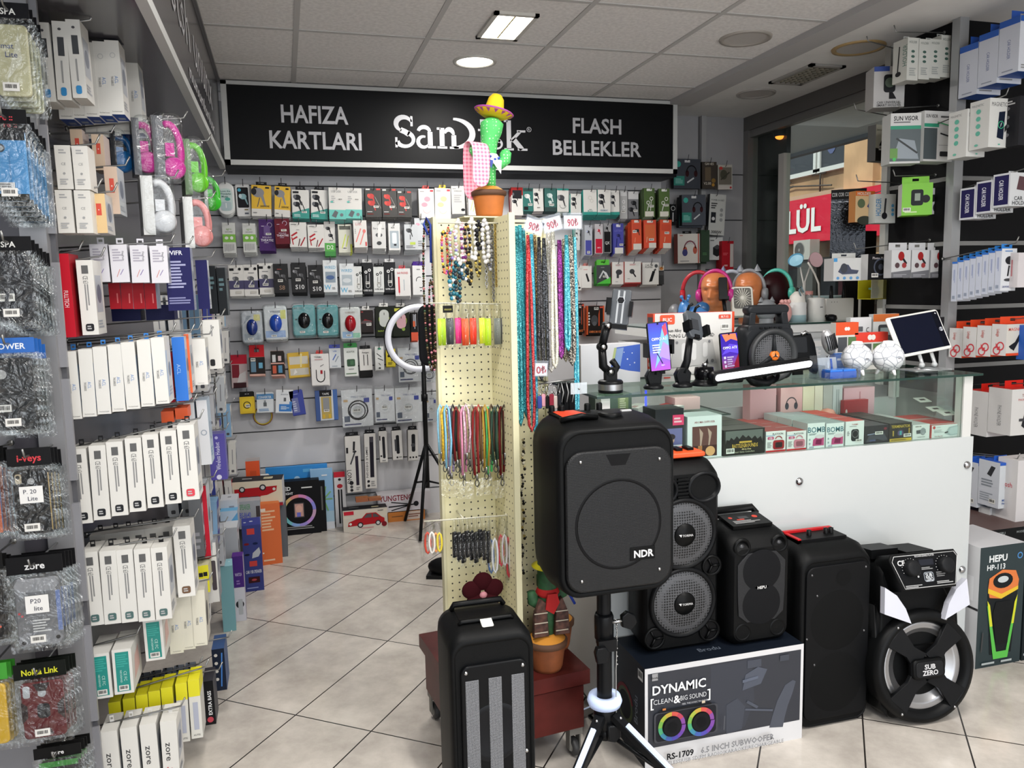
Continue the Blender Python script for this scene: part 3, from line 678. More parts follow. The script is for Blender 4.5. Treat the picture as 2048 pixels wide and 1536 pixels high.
for x,z in ((-.066,.318),(.066,.318),(-.062,.045),(.062,.045)):
    b=MB();b.lathe([(.03,-.002),(.026,.008),(.02,.002),(.014,-.014),(0,-.016)],BLK2,24,(x,.004,z),'y')
    if z>.3:b.lathe([(.01,-.006),(.009,.0),(0,.002)],mat('3a3b3e',.4),16,(x,.004,z),'y')
    b.build('tweeter' if z>.3 else 'bass_port',e1)
b=MB();b.T=Matrix.Translation((0,.05,H4-.012))@ Matrix.Rotation(math.radians(8),4,'X');b.box(-.07,.07,0,.09,0,.012,BLK2)
b.art((-.066,.004,.012),(1,0,0),(0,1,0),.132,.08,[('E',.15,.7,.05,.05,'c8361e'),('E',.8,.65,.07,.07,'c8361e'),('R',.35,.5,.6,.75,'2c2d30'),('X',.1,.1,.9,.4,3,'9c9c9c'),('R',.25,.42,.45,.5,'c8361e')])
b.tube([(-.075,.1,.0),(-.07,.12,.014),(.07,.12,.014),(.075,.1,0)],.012,BLK,8);b.build('control_panel',e1)
f1=empty('tower_speaker',(1.662,2.10,0),'tall plain black floor speaker with red handle recess against the counter','speaker')
b=MB();W5,H5=.133,.60
hull(b,[(.004,-W5+.014,.012,W5-.014,H5-.045,.03),(0,-W5+.01,.008,W5-.01,H5-.04,.035),(.012,-W5,.002,W5,H5-.025,.045),(.05,-W5-.002,0,W5+.002,H5,.05),(.16,-W5+.012,0,W5-.012,H5+.012,.05),(.19,-W5+.03,.02,W5-.03,H5,.05)],BLK)
b.build('cabinet',f1)
b=MB();b.prism(rrect(-W5+.016,.03,W5-.012,H5-.055,.03,6),-.004,.01,mat('0d0e10',.5),bev=.003)
for z in (.15,.36):b.lathe([(0,.0005),(.094,.0005),(.1,0)],mat('08090a',.6),44,(0,-.0042,z),'y')
b.lathe([(0,.0005),(.028,.0005)],mat('08090a',.6),24,(.02,-.0042,.5),'y');b.build('grille',f1)
for x,z in ((-W5+.034,H5-.08),(W5-.03,H5-.075),(-W5+.055,.45),(-W5+.02,.31),(-W5+.05,.22),(W5-.03,.31)):screw(f1,(x,-.004,z),r=.0042,mt=mat('6a6a6c',.3,.8))
b=MB();b.box(-.1,.085,.07,.16,H5-.01,H5+.011,DARK);b.box(-.1,.085,.146,.16,H5-.01,H5+.018,mat('c01c22',.4));b.box(-.1,-.088,.07,.16,H5-.01,H5+.015,mat('c01c22',.4));o=b.build('handle_recess',f1);o['label']='red lined handle recess'
for x in (-.03,.035,.055):
    b=MB();b.lathe([(.008,0),(.008,.022),(0,.024)],BLK2,12,(x,.11,H5+.006));b.build('knob',f1)
b=MB();b.ball((.0,.075,H5+.002),(.005,.005,.002),mat('8ce0b0',.3,emit=.5),8,6);b.build('indicator',f1)
g1=empty('karaoke_speaker',(1.95,1.985,0),'black speaker with large round silver woofer and slanted control panel','speaker',rz=math.radians(-4))
b=MB();LEAN=Matrix.Rotation(math.radians(-7),4,'X')
b.T=LEAN
hull(b,[(.05,-.12,.03,.13,.52,.03),(.06,-.13,.02,.145,.54,.04),(.18,-.125,.02,.14,.55,.05),(.23,-.11,.05,.12,.53,.05)],BLK)
b.prism([(-.15,.25),(.15,.25),(.14,.37),(.11,.43),(.09,.47),(-.09,.47),(-.115,.43),(-.14,.37)],.046,.09,BLK,bev=.01)
b.box(-.13,-.03,.09,.18,.54,.57,BLK2);b.box(-.02,.08,.06,.18,.53,.56,BLK)
for sg in (-1,1):
    b.prism([(sg*.155,.06),(sg*.125,.03),(sg*.125,.34),(sg*.155,.4)][::sg],.05,.12,BLK2,bev=.006)
b.build('cabinet',g1)
b=MB();b.T=LEAN;R6=.183
b.lathe([(R6,-.05),(R6+.004,.0),(R6-.004,.022),(R6-.022,.026),(R6-.036,.012),(R6-.04,.0)],mat('0e0f10',.42),64,(0,.04,.19),'y')
b.build('woofer_ring',g1)
b=MB();b.T=LEAN;AL=mat('b8b8ba',.28,.9)
b.lathe([(R6-.038,.0),(R6-.044,.006),(R6-.05,.0),(R6-.056,.005),(R6-.062,-.001),(.05,-.03),(.045,-.03)],AL,56,(0,.04,.19),'y');b.ball((0,.064,.19),(.055,.02,.055),AL,24,12);b.build('woofer',g1)
b=MB();b.T=LEAN
for a in (45,135,225,315):
    an=math.radians(a);ca,sa=math.cos(an),math.sin(an);pw=.022
    q=[]
    for rr,wd in ((.03,.034),(.08,.022),(.16,.04)):
        q.append((rr,wd))
    pl1=[(ca*rr-sa*wd,sa*rr+ca*wd)for rr,wd in q];pl2=[(ca*rr+sa*wd,sa*rr-ca*wd)for rr,wd in q[::-1]]
    pts=[(x,z+.19)for x,z in (pl1+pl2)][::-1]
    b.prism(pts,.014,.03,mat('151618',.45),bev=.004,bseg=2)
b.prism(rrect(-.06,.157,.06,.223,.018),.002,.03,BLK2,bev=.006);b.prism(rrect(-.05,.165,.05,.215,.012),.0,.01,mat('1f2022',.4),bev=.002)
b.art((-.04,-.0005,.168),(1,0,0),(0,0,1),.08,.044,[('T',.5,.72,.36,'SUB','d6d6d8',0,-.5,.03),('T',.5,.28,.36,'ZERO','d6d6d8',0,-.72,.03)])
b.build('cross_guard',g1)
for a in (62,125,235,305):screw(g1,(.171*math.cos(math.radians(a)),.016,.19+.171*math.sin(math.radians(a))),LEAN)
b=MB();b.T=LEAN @ Matrix.Translation((.0,.0,.45))@ Matrix.Rotation(math.radians(-14),4,'X')
op=[(-.098,.0),(.098,.0),(.128,.1),(.118,.118),(-.118,.118),(-.128,.1)]
b.prism(op,-.02,.06,BLK,bev=.006);b.prism([(x*.95,.006+z*.9)for x,z in op],-.0225,-.018,mat('0f1012',.3))
for i in range(6):
    (xa,za),(xb,zb)=op[i],op[(i+1)% 6];b.tube([(xa*.94,-.023,.008+za*.87),(xb*.94,-.023,.008+zb*.87)],.0012,'d0d0d0',4)
b.art((-.12,-.0226,.0),(1,0,0),(0,0,1),.24,.118,[('T',.13,.76,.14,'CE','e4e4e4',0,0,.02),('R',.4,.64,.62,.8,'22242c'),('T',.5,.9,.05,'RECHARGEABLE PLAYER','c8c8c8',0,.3),('C',.43,.2,.58,.46,.03,'8a9098'),('C',.44,.22,.57,.44,.03,'15181c'),('T',.505,.38,.1,'SUB','d8dce0',0,.1,.02),('T',.505,.27,.1,'ZERO','d8dce0',0,.11,.02),('X',.38,.52,.62,.6,2,'8c8c8c'),('X',.62,.3,.8,.45,3,'6c6c6c'),('E',.75,.42,.025,.025,'b8b8b8'),('E',.34,.36,.014,.014,'d8d8d8'),('X',.12,.08,.4,.16,2,'a8a8a8'),('X',.6,.12,.85,.2,2,'a8a8a8')])
b.build('control_panel',g1)
for x in (-.058,.066):
    b=MB();b.T=LEAN @ Matrix.Translation((.0,.0,.45))@ Matrix.Rotation(math.radians(-14),4,'X')
    b.lathe([(.026,.0),(.025,.02),(.02,.024),(0,.022)],mat('1a1b1d',.5),24,(x,-.022,.07),'y')
    for k in range(14):
        a=math.radians(-30+k*18);b.ball((x+.031*math.cos(a),-.0235,.07+.031*math.sin(a)),.0013,'d8d8d8',5,4)
    b.build('knob',g1)
LIT=mat('d4d6e2',.35)
for sg in (-1,1):
    b=MB();b.T=LEAN;q=[(sg*.152,.47),(sg*.158,.385),(sg*.062,.345),(sg*.08,.395),(sg*.11,.44)]
    b.prism(q[::-1]if sg>0 else q,-.002,.02,LIT,bev=0);o=b.build('light_wing',g1);o['label']='white translucent wing panel'
# ================================================================ glass counter at the front, its contents and what stands on it
CX0,CX1,CY0,CY1,CT,CP=.935,2.385,2.30,2.70,1.105,.874
GW=mat('cdd1d1',.12,coat=.4);GW2=mat('cacccc',.3)
co=empty('glass_counter',((CX0+CX1)/2,CY0,0),'long white shop counter with glass display case on top','counter');cxm=(CX0+CX1)/2
def cb(name,*boxes,bevel=0,label=None):
    b=MB()
    for q in boxes:b.box(q[0]-cxm,q[1]-cxm,q[2]-CY0,q[3]-CY0,q[4],q[5],q[6])
    o=b.build(name,co,bevel=bevel)
    if label:o['label']=label
    return o
cb('front_panel',(CX0,CX1,CY0,CY0+.018,.04,CP,GW))
cb('side_panel',(CX0,CX0+.018,CY0+.018,CY1,.04,CP,GW2));cb('side_panel',(CX1-.018,CX1,CY0+.018,CY1,.0,CP,GW2))
cb('plinth',(CX0+.02,CX1-.02,CY0+.03,CY1,0,.04,'3a3a3a'))
cb('display_floor',(CX0+.018,CX1-.018,CY0+.018,CY1,CP-.018,CP-.001,GW2))
cb('back_panel',(CX0,CX1,CY1-.012,CY1,CP,CP+.1,GW2))
cb('corner_post',(CX1-.05,CX1-.012,CY0+.002,CY0+.04,CP,CT-.008,'d9d9d6'),bevel=.002)
cb('corner_post',(CX0,CX0+.03,CY0+.002,CY0+.05,CP,CT-.008,'d9d9d6'),bevel=.002)
cb('corner_post',(CX1-.04,CX1-.012,CY1-.04,CY1-.012,CP+.1,CT-.008,'d9d9d6'),bevel=.002)
cb('glass_front',(CX0+.03,CX1-.05,CY0+.008,CY0+.013,CP,CT-.009,GLASS))
cb('glass_side',(CX1-.03,CX1-.025,CY0+.04,CY1-.04,CP,CT-.009,GLASS))
TOPG=clear('counter_top_glass','e6f3ec',.05);EDGE=mat('1c3a33',.15)
cb('glass_top',(CX0-.02,CX1+.015,CY0-.015,CY1+.02,CT-.008,CT,[EDGE,EDGE,EDGE,EDGE,TOPG,TOPG]))
cb('inner_shelf',(CX0+.03,1.475,CY0+.14,CY1-.02,.99,.995,[EDGE,EDGE,EDGE,EDGE,TOPG,TOPG]))
cb('light_strip',(1.145,1.15,CY0+.127,CY0+.132,CP,CT-.01,mat('2a38ff',.4,emit=3)),label='thin glowing blue light strip')
for x,z in ((1.655,.77),(2.36,.77),(2.36,.376)):
    b=MB();b.lathe([(.014,0),(.013,.005),(.006,.009),(0,.01)],mat('c9c9cc',.15,1),20,(x-cxm,0,z),'y');b.build('screw_cap',co)
area('case_light',(1.3,2.54,1.09),.7,.04,.4,(1,.95,.92));area('case_light',(1.98,2.54,1.09),.6,.04,.3,(1,.97,.95))
def casebox(l,r,top,name,label,cat,cols,arts,back=0,d=.078,y=CY0+.025,backlabel=None,group=None,grow=None):
    a=PY(l,880,y);c=PY(r,880,y);w_=c.x-a.x;zt=PY((l+r)/2,top,y).z;h_=zt-CP
    o=carton(name,label,cat,((a.x+c.x)/2,y,CP),w_-.003,d,h_,cols,arts,group=group)
    for k in range(back):
        dup(o,((a.x+c.x)/2+random.uniform(-.002,.002),y+(k+1)*(d+.003),CP),(backlabel or label)+', '+BACKN[k+1],group=group)
    return o
casebox(1310,1368,818,'gift_box','black gift box with a woman portrait and pink tag in glass counter','box',('2a2a30','26262c','2a2a2e'),{'f':[('R',.2,.05,.95,.62,'6a6aa0'),('R',.2,.05,.95,.3,'d8d6e0'),('E',.55,.4,.12,.12,'c9a394'),('E',.55,.46,.15,.1,'2a2024'),('P',[(.3,.05),(.42,.3),(.7,.3),(.85,.05)],'c9cadd'),('R',.6,.68,1,.88,'e0346a'),('X',.65,.72,.95,.84,2,'f2c4d2')]},d=.095)
casebox(1374,1444,832,'diffuser_box','white box picturing a smoking wooden diffuser in glass counter','box',('dfe4e6','ccd6dc','e4eaee'),{'f':[('T',.5,.86,.05,'AROMA DIFFUSER','8a2a2a',0,.6),('R',.14,.04,.86,.76,'5a2c24'),('R',.14,.04,.86,.3,'3c1c18'),('P',[(.36,.3),(.4,.3),(.45,.6),(.34,.72),(.36,.5)],'b89a8c'),('P',[(.6,.3),(.64,.3),(.7,.6),(.58,.72),(.62,.5)],'b89a8c'),('E',.66,.16,.14,.13,'d9a26a'),('R',.3,.04,.42,.3,'b0703c')]},d=.095)
casebox(1446,1530,858,'controller_box','black box with gold game lettering and soldier silhouettes in glass counter','box',('1c1c1a','20201e','4a4a44'),{'f':[('R',.05,.45,.95,.95,'3c403e'),('R',.05,.6,.95,.95,'5c625e'),('P',[(.05,.45),(.08,.62),(.14,.58),(.18,.7),(.25,.6),(.32,.74),(.38,.62),(.46,.78),(.54,.66),(.6,.74),(.68,.6),(.76,.72),(.82,.58),(.9,.68),(.95,.45)],'121312'),('T',.52,.36,.15,'BATTLEGROUNDS','c9a436',0,.62,.02),('R',.38,.46,.68,.53,'c9a436'),('T',.55,.22,.07,'All-in-One','d8c890',0,.3),('T',.5,.12,.07,'Smart Game Controllers','a8a890',0,.5),('B',.06,.08,.26,.28)]},back=2,d=.085,backlabel='dark controller box in glass counter')
for i,(l,r,nm,c)in enumerate(((1531,1572,'red','9a1c24'),(1573,1613,'pink','c87a8c'))):
    casebox(l,r,862,'speaker_box','small white box picturing a %s mini speaker in glass counter' % nm,'box',('e4e2e2','c8c6c8','a8423c'),{'f':[('R',0,.0,1,.08,'c22a30'),('T',.6,.86,.09,'PLATOON','3a3a3c',0,.7),('R',.0,.78,.45,.8,'3a8ac8'),('C',.08,.6,.4,.74,.06,'c04a78'),('T',.24,.67,.1,'(3)','f0e8ee',0,.2),('C',.35,.12,.92,.56,.1,c),('C',.46,.2,.82,.46,.06,'2a1416' if i == 0 else '8a4a58'),('A',.63,.55,.2,20,160,.04,c),('X',.06,.2,.3,.5,4,'a0a0a0')]},back=2,d=.085,backlabel='small white speaker box behind the one picturing a %s mini speaker' % nm)
for i,(l,r)in enumerate(((1614,1650),(1651,1688))):
    casebox(l,r,846,'speaker_box','white box with big teal BOMB lettering, %s, in glass counter' % ('beside the pink mini speaker box' if i == 0 else 'beside the fan box'),'box',('e2e6e6','d4dada','a6b0b2'),{'f':[('T',.52,.74,.22,'BOMB','2c6a78',0,1.0),('X',.1,.52,.6,.6,2,'7a8a8c'),('P',[(.3,.1),(.95,.1),(.95,.5),(.6,.48),(.32,.34)],'b83a74'),('P',[(.45,.16),(.8,.14),(.82,.34),(.5,.34)],'7a1c4a'),('E',.7,.46,.26,.1,'d8cfd4'),('E',.12,.36,.04,.05,'8aa0a4'),('E',.12,.2,.04,.05,'8aa0a4'),('T',.22,.06,.06,'AYCE','2a3a8a')]},back=2,d=.085,backlabel='white speaker box behind the %s BOMB box' % N[i])
casebox(1690,1728,842,'fan_box','white box with red top picturing a black clip fan in glass counter','box',('e4e6e6','d8d8d8','d6402e'),{'f':[('T',.5,.86,.06,'TORIMA','b83a34',0,.5),('X',.2,.76,.8,.8,1,'8a8a8c'),('C',.3,.16,.72,.66,.12,'202224'),('O',.52,.46,.18,.03,'6a6a6c'),('E',.52,.46,.12,.12,'141416'),('B',.55,.12,.9,.24),('X',.08,.4,.22,.6,3,'9a9a9c')]},back=2,d=.085,backlabel='white fan box with red top')
casebox(1729,1777,851,'game_controller_box','dark box picturing a black game controller in glass counter','box',('18191f','16171b','2c2e34'),{'f':[('P',[(.05,.1),(.2,.5),(.5,.44),(.8,.56),(.98,.14),(.8,.1),(.5,.24),(.25,.08)],'2a2e3c'),('L',.1,.5,.7,.58,.03,'8a94b0'),('R',.2,.12,.45,.2,'3c4878'),('B',.42,.48,.76,.66),('E',.85,.8,.07,.05,'7a1c2c')]},back=2,d=.085,backlabel='dark game controller box')
casebox(1778,1823,846,'cooler_box','black and yellow box with TERMINATOR lettering in glass counter','box',('1b1a16','1c1b18','35352f'),{'f':[('T',.5,.82,.16,'TERMINATOR','c9ac22',0,.86),('C',.3,.2,.68,.68,.14,'26262a'),('C',.36,.3,.62,.6,.1,'4a3a6a'),('R',.45,.34,.54,.56,'38a0a0'),('R',0,0,1,.16,'cfae20'),('X',.05,.04,.95,.12,2,'4a4014'),('R',.12,.3,.18,.6,'a88c1c'),('R',.84,.4,.9,.7,'a88c1c'),('B',.62,.22,.96,.4)]},back=2,d=.085,backlabel='black and yellow cooler box')
casebox(1824,1859,849,'camera_mount_box','narrow white box picturing a phone stand in glass counter','box',('dfe2e0','d6d8d6','c9ccca'),{'f':[('B',.1,.8,.55,.92),('P',[(.2,.62),(.75,.66),(.78,.42),(.22,.38)],'3a4046'),('E',.6,.52,.16,.18,'8a9094'),('R',.55,.3,.66,.48,'9a9ea2'),('T',.5,.16,.06,'PHONE HOLDER','4a4a4c',0,.6)]},back=2,d=.085,backlabel='narrow white phone stand box')
casebox(1860,1926,849,'sound_box','white and red box picturing a pale quilted speaker in glass counter','box',('dde4e2','c63a34','cc463e'),{'f':[('R',0,0,.03,1,'c03a36'),('E',.1,.82,.04,.04,'c23a38'),('X',.17,.79,.36,.84,1,'9a9a9a'),('X',.1,.4,.4,.66,3,'c0c4c4'),('T',.24,.12,.1,'Sonic Play 350','9a5a58',0,.4),('P',[(.45,.32),(.55,.78),(.85,.9),(.97,.72),(.94,.2),(.6,.12)],'a9b9ba'),('P',[(.52,.36),(.6,.72),(.82,.82),(.9,.7),(.88,.26),(.62,.18)],'b9c8c8'),('L',.42,.36,.52,.42,.03,'2a2a2a')],'t':[('R',.1,.1,.9,.2,'e0d8d4')]},back=1,d=.11,backlabel='white and red sound box')
for i,(l,t_,r,b_)in enumerate(((1833,790,1856,800),(1858,805,1884,818),(1880,818,1910,826))):
    y=CY0+.08+.05*(2-i);p0=PY(l,b_,y);p1=PY(r,b_,y);b=MB();b.box(-(p1.x-p0.x)/2,(p1.x-p0.x)/2,-.02,.02,0,.0015,'dcd8d2');b.box(-.012,.012,-.006,.006,.0015,.0019,'3a2a2a')
    tag(b.build('box_flap',loc=((p0.x+p1.x)/2,y,PY((l+r)/2,b_,y).z),rx=.3),'white hanging flap on the red topped boxes, %s from the camera' % ('third','second','nearest')[i],'flap','white flaps in the counter')
def backbox(l,t_,r,y,name,label,cols,arts,d=.05,zb=CP):
    a=PY(l,820,y);c=PY(r,820,y);zt=PY((l+r)/2,t_,y).z
    return carton(name,label,'box',((a.x+c.x)/2,y,zb),c.x-a.x,d,min(zt,CT-.02)-zb,cols,arts)
PK='e6a9ac'
backbox(1553,790,1560,2.625,'slim_box','slim dark box edge between pink boxes in glass counter',('3a2c30',),{})
backbox(1500,770,1552,2.608,'headphone_box','plain pink box nearest the dark slim box in glass counter',('e0aab0',PK,PK),{'f':[('E',.9,.1,.05,.05,'3a2024'),('X',.3,.3,.7,.36,1,'b87a80')]})
backbox(1561,770,1604,2.6,'headphone_box','pink box picturing dark over-ear headphones in glass counter',('e8b6b6',PK,PK),{'f':[('H',.5,.6,.26,'5a4a50','3c3c48'),('E',.08,.1,.05,.05,'3a2024')]})
backbox(1605,770,1628,2.608,'headphone_box','cream narrow box beside the pink headphone box in glass counter',('efe6c8','efe4cf','efe4cf'),{'f':[('E',.4,.14,.12,.05,'3a3a3a')]})
backbox(1629,770,1645,2.608,'headphone_box','cream narrow box with round black mark in glass counter',('f1e8d2',),{'f':[('E',.4,.14,.18,.05,'3a3a3a')]})
backbox(1646,770,1664,2.617,'mirror_box','grey narrow box picturing white earphones in glass counter',('c6c4be',),{'f':[('E',.5,.3,.2,.1,'e8e4da')]})
backbox(1665,770,1684,2.617,'slim_box','pale grey slim box in the middle of glass counter',('d8dcdc',),{'f':[('Y',.3,.2,.7,.9,2,'a8b0b0')]})
backbox(1687,775,1748,2.617,'gift_carton','pale pink wide carton at the back of glass counter',('e6b4be','d89aa4','e8b8c0'),{'f':[('X',.1,.4,.5,.5,1,'a86a74'),('R',.5,.1,.54,.9,'c88a94')]})
backbox(1688,800,1736,2.59,'red_carton','low red carton at the back of glass counter',('b02c34','b8343a','c4403e'),{'f':[('E',.1,.6,.04,.1,'e8d8d4')]},d=.02)
b=MB();b.lathe([(.0,.0),(.026,0),(.028,.01),(.027,.045),(.022,.06)],clear('cream_jar','f4ead0',.15,0,.5),20);
jr=b.build('night_lamp',loc=(PY(1655,830,2.6).x,2.6,CP));tag(jr,'small cream lamp with pink domed lid in glass counter','lamp')
b=MB();b.lathe([(.03,.06),(.032,.064),(.022,.08),(0,.086)],mat('eda08c',.4),20);b.build('lid',jr)
backbox(1350,795,1400,2.574,'long_carton','pale pink long carton on the left inside glass counter',('e4bcbc','e0b0b4','e8c4c4'),{},d=.08,zb=.9955)
for i,(x,y,c,nm)in enumerate(((1.30,2.53,'dedcd8','white'),(1.36,2.60,'c8323a','red'),(1.22,2.6,'e2dfda','off-white'))):
    carton('cable_box','%s flat cable box lying on the inner glass shelf' % nm,'box',(x,y,.9955),.12,.05,.02,(c,'b8b4b0',c),{'t':[('X',.1,.3,.6,.7,2,'a84a4a')]},rz=.4+.2*i)
carton('green_box','dark green printed box at the left of glass counter','box',(1.09,2.56,.9955),.13,.08,.075,('2c4a30','263e2a','3c5a3c'),{'f':[('R',.6,.2,.9,.9,'7a8a4a'),('X',.65,.3,.85,.8,5,'d8d8b0')]})
_pre=set(bpy.data.objects)
KS=.95
def top(px,py):return PZ(px,py,CT)
def ctop(px,y):return V((PY(px,770,y).x,y,CT))
carton('laptop_stand_box','large white box with orange edge for folding laptop stand on counter','box',(ctop(1388,2.548).x,2.548,CT),.335,.05,.252,('dcdad6','dd4a2a','d9492c'),{'f':[('R',.97,0,1,1,'e0502e'),('R',0,0,.02,1,'e0502e'),('C',.08,.84,.26,.98,.02,'e4532c'),('T',.17,.91,.055,'BLIC','f4f0ee',0,.11,.02),('T',.21,.75,.045,'Aluminum Alloy','3a3a3c',0,.26),('T',.42,.67,.055,'FOLDING LAPTOP STAND','3c3c40',0,.66,0),('C',.8,.9,.95,.96,.01,'d84a2e'),('T',.875,.93,.03,'BLT-32','f0e8e4',0,.11),('B',.83,.74,.93,.82),('P',[(.2,.2),(.26,.62),(.72,.6),(.78,.24)],'b9b8b6'),('C',.34,.3,.4,.56,.03,'d9d8d6'),('C',.46,.3,.52,.56,.03,'d9d8d6'),('C',.6,.34,.66,.56,.03,'d9d8d6'),('E',.68,.57,.016,.016,'77777a'),('E',.72,.28,.02,.02,'77777a'),('E',.28,.57,.016,.016,'77777a'),('P',[(.62,.24),(.66,.32),(.67,.24)],'2a2a2c'),('R',.1,.1,.7,.13,'c9c8c6'),('R',.12,.05,.2,.07,'d84a3a')],'l':[('R',.1,.6,.9,.95,'5a5a60'),('X',.2,.1,.8,.5,4,'e8c8bc')]})
carton('tablet_box','white box with blue starry corner on counter behind phone mount','box',(ctop(1222,2.591).x,2.591,CT),.235,.06,.145,('dfe0e4','d8d8dc','e6e6ea'),{'f':[('P',[(.5,.42),(.56,.9),(1,.97),(1,.25),(.8,.3)],'3c62c4'),('P',[(.56,.5),(.6,.88),(.72,.9),(.66,.42)],'8ca8d8'),('P',[(.52,.6),(.56,.9),(.6,.9),(.56,.56)],'b8c88a'),('E',.78,.6,.012,.012,'dfe6f4'),('E',.86,.75,.01,.01,'dfe6f4'),('E',.9,.5,.012,.012,'cfd8f0'),('E',.72,.78,.008,.008,'dfe6f4'),('E',.82,.45,.008,.008,'dfe6f4')]})
PLA=mat('131416',.35);GREYP=mat('4a4f55',.4)
o=empty('phone_mount',ctop(1221,2.364),'black phone mount with jointed arm on a round silver base','phone holder')
b=MB();b.lathe([(.0,0),(.041,0),(.042,.006),(.042,.01)],PLA,32);b.lathe([(.042,.01),(.042,.03)],mat('b9b9ba',.3,.9),32);b.lathe([(.042,.03),(.043,.036),(.038,.042),(0,.042)],PLA,32);b.build('base',o)
b=MB()
J=[(.0,0,.042),(-.004,0,.07),(-.03,0,.155),(-.012,0,.225)]
b.box(-.02,.02,-.012,.012,.04,.085,PLA);b.tube([J[1],(-.026,0,.09),J[2]],[.014,.015,.013],PLA,10);b.tube([J[2],J[3]],[.013,.015],PLA,10);b.tube([(.008,0,.06),(.024,0,.085),(.006,0,.108)],.012,PLA,8);b.build('arm',o)
for p_ in J[1:]:
    b=MB();b.lathe([(.014,-.016),(.014,.016)],PLA,16,p_,'y');b.lathe([(0,.018),(.008,.018),(.009,.015)],SCREW,12,p_,'y');b.build('joint',o)
b=MB();b.T=Matrix.Translation((.036,-.004,.285))@ Matrix.Rotation(.12,4,'Y')@ Matrix.Rotation(-.5,4,'Z')@ Matrix.Rotation(-.12,4,'X')
b.prism(rrect(-.032,-.06,.032,.06,.008),-.008,.012,GREYP,bev=.003);b.box(-.012,-.006,-.0095,-.008,-.055,.055,'b0b4b8');b.box(.006,.012,-.0095,-.008,-.055,.055,'b0b4b8')
b.prism([(.014*math.cos(PI/3*k),.022+.014*math.sin(PI/3*k))for k in range(6)],-.011,-.008,'c2c6cc');b.prism([(.012*math.cos(PI/3*k),.022+.012*math.sin(PI/3*k))for k in range(6)],-.0118,-.011,'16181c')
b.box(-.042,-.03,-.024,.006,-.03,.02,PLA);b.box(.03,.042,-.024,.006,-.03,.02,PLA);b.box(-.02,.03,-.022,.004,-.075,-.06,PLA);b.box(-.05,-.03,.0,.014,-.02,.03,PLA);b.build('cradle',o)
def smartphone(loc,rz,rx,ry,w_,h_,label,txt,cols,extra):
    b=MB();b.prism(rrect(-w_/2,0,w_/2,h_,.009),0,.008,mat('101114',.2),bev=.002)
    b.art((-w_/2+.002,0,.002),(1,0,0),(0,0,1),w_-.004,h_-.004,[('G',.02,.01,.98,.5,cols[0],cols[1],14),('G',.02,.5,.98,.99,cols[1],cols[2],14)]+extra+[('T',.5,.66,.06,txt,'eef0fa',0,.8,.02),('C',.46,.955,.54,.99,.03,'0a0a0c')])
    return tag(b.build('smartphone',loc=loc,rz=rz,rx=rx,ry=ry),label,'phone')
def suction_base(parent,tall=.07,lean=0):
    b=MB();b.lathe([(.034,0),(.036,.006),(.03,.012),(.02,.02),(0,.022)],PLA,28);b.build('suction_base',parent)
    b=MB();b.prism([(-.022,.015),(.024,.015),(.028,.05),(.01,.07),(-.016,.068),(-.03,.045)],-.014,.014,PLA,bev=.004);b.build('base_housing',parent)
    b=MB();b.tube([(0,0,.05),(.012+lean*.5,0,.09),(.02+lean,0,tall+.08)],[.016,.014,.012],PLA,8);b.build('arm',parent)
pc=ctop(1307,2.394);o=empty('phone_mount',pc,'black suction phone mount gripping the bright purple display phone','phone holder');suction_base(o,.06,.0)
b=MB();b.T=Matrix.Translation((.012,-.006,.14));b.lathe([(.02,0),(.022,.012)],PLA,20,(0,.02,0),'y');b.box(-.05,-.042,-.02,.01,-.03,.02,PLA);b.box(.046,.054,-.02,.01,-.02,.03,PLA);b.box(-.045,.05,.0,.01,-.03,.01,PLA);b.box(.01,.03,-.0,.01,-.09,-.02,PLA);b.build('cradle',o)
smartphone(pc+V((.016,-.028,.062))*KS,-.05,-.08,-.06,.078,.17,'display phone with blue and purple wave screen in a suction mount','OPPO A1',('b04ad0','3a6ae8','3430b8'),[('P',[(.2,.05),(.5,.55),(.75,.95),(.98,.7),(.98,.3),(.6,.3)],'7ab8f4'),('P',[(.45,.3),(.98,.2),(.98,.5),(.7,.6)],'a88cf0'),('P',[(.7,.9),(.9,.98),(.95,.75),(.8,.7)],'c83a5a'),('L',.2,.52,.6,.15,.04,'2a2460'),('X',.15,.36,.6,.56,4,'c8d0f4'),('T',.6,.12,.03,'oppo','e8e8f8',0,.3)])
o=empty('phone_mount',ctop(1365,2.394),'black empty phone mount with grey cradle on a slanted arm','phone holder');suction_base(o,.11,.01)
b=MB();b.T=Matrix.Translation((.035,-.012,.215))@ Matrix.Rotation(.25,4,'Y')@ Matrix.Rotation(.25,4,'Z')@ Matrix.Rotation(-.5,4,'X')
b.prism([(-.026,-.05),(.026,-.05),(.036,-.03),(.036,.04),(.026,.05),(-.026,.05),(-.036,.04),(-.036,-.03)],-.008,.012,GREYP,bev=.004);b.box(-.05,-.036,-.028,.004,-.035,.0,PLA);b.box(.036,.05,-.028,.004,-.035,.0,PLA)
b.tube([(-.02,0,.05),(-.02,-.012,.066),(-.014,-.024,.07)],.005,PLA,8);b.tube([(.012,0,.05),(.012,-.012,.066),(.018,-.024,.07)],.005,PLA,8);b.box(-.016,.016,-.0095,-.008,-.02,.02,'2e3136');b.box(-.01,.012,-.012,.0,-.052,-.04,PLA);b.build('cradle',o)
o=empty('dash_mount',ctop(1408,2.402),'low round black suction mount without an arm on counter','phone holder')
b=MB();b.lathe([(.046,0),(.048,.008),(.034,.016),(.032,.022)],PLA,28);b.build('suction_base',o);b=MB();b.lathe([(.03,.02),(.036,.04),(.032,.065),(0,.066)],mat('0c0c0e',.15),28);b.tube([(0,0,.066),(.004,0,.08)],.01,SCREW,10);b.build('housing',o)
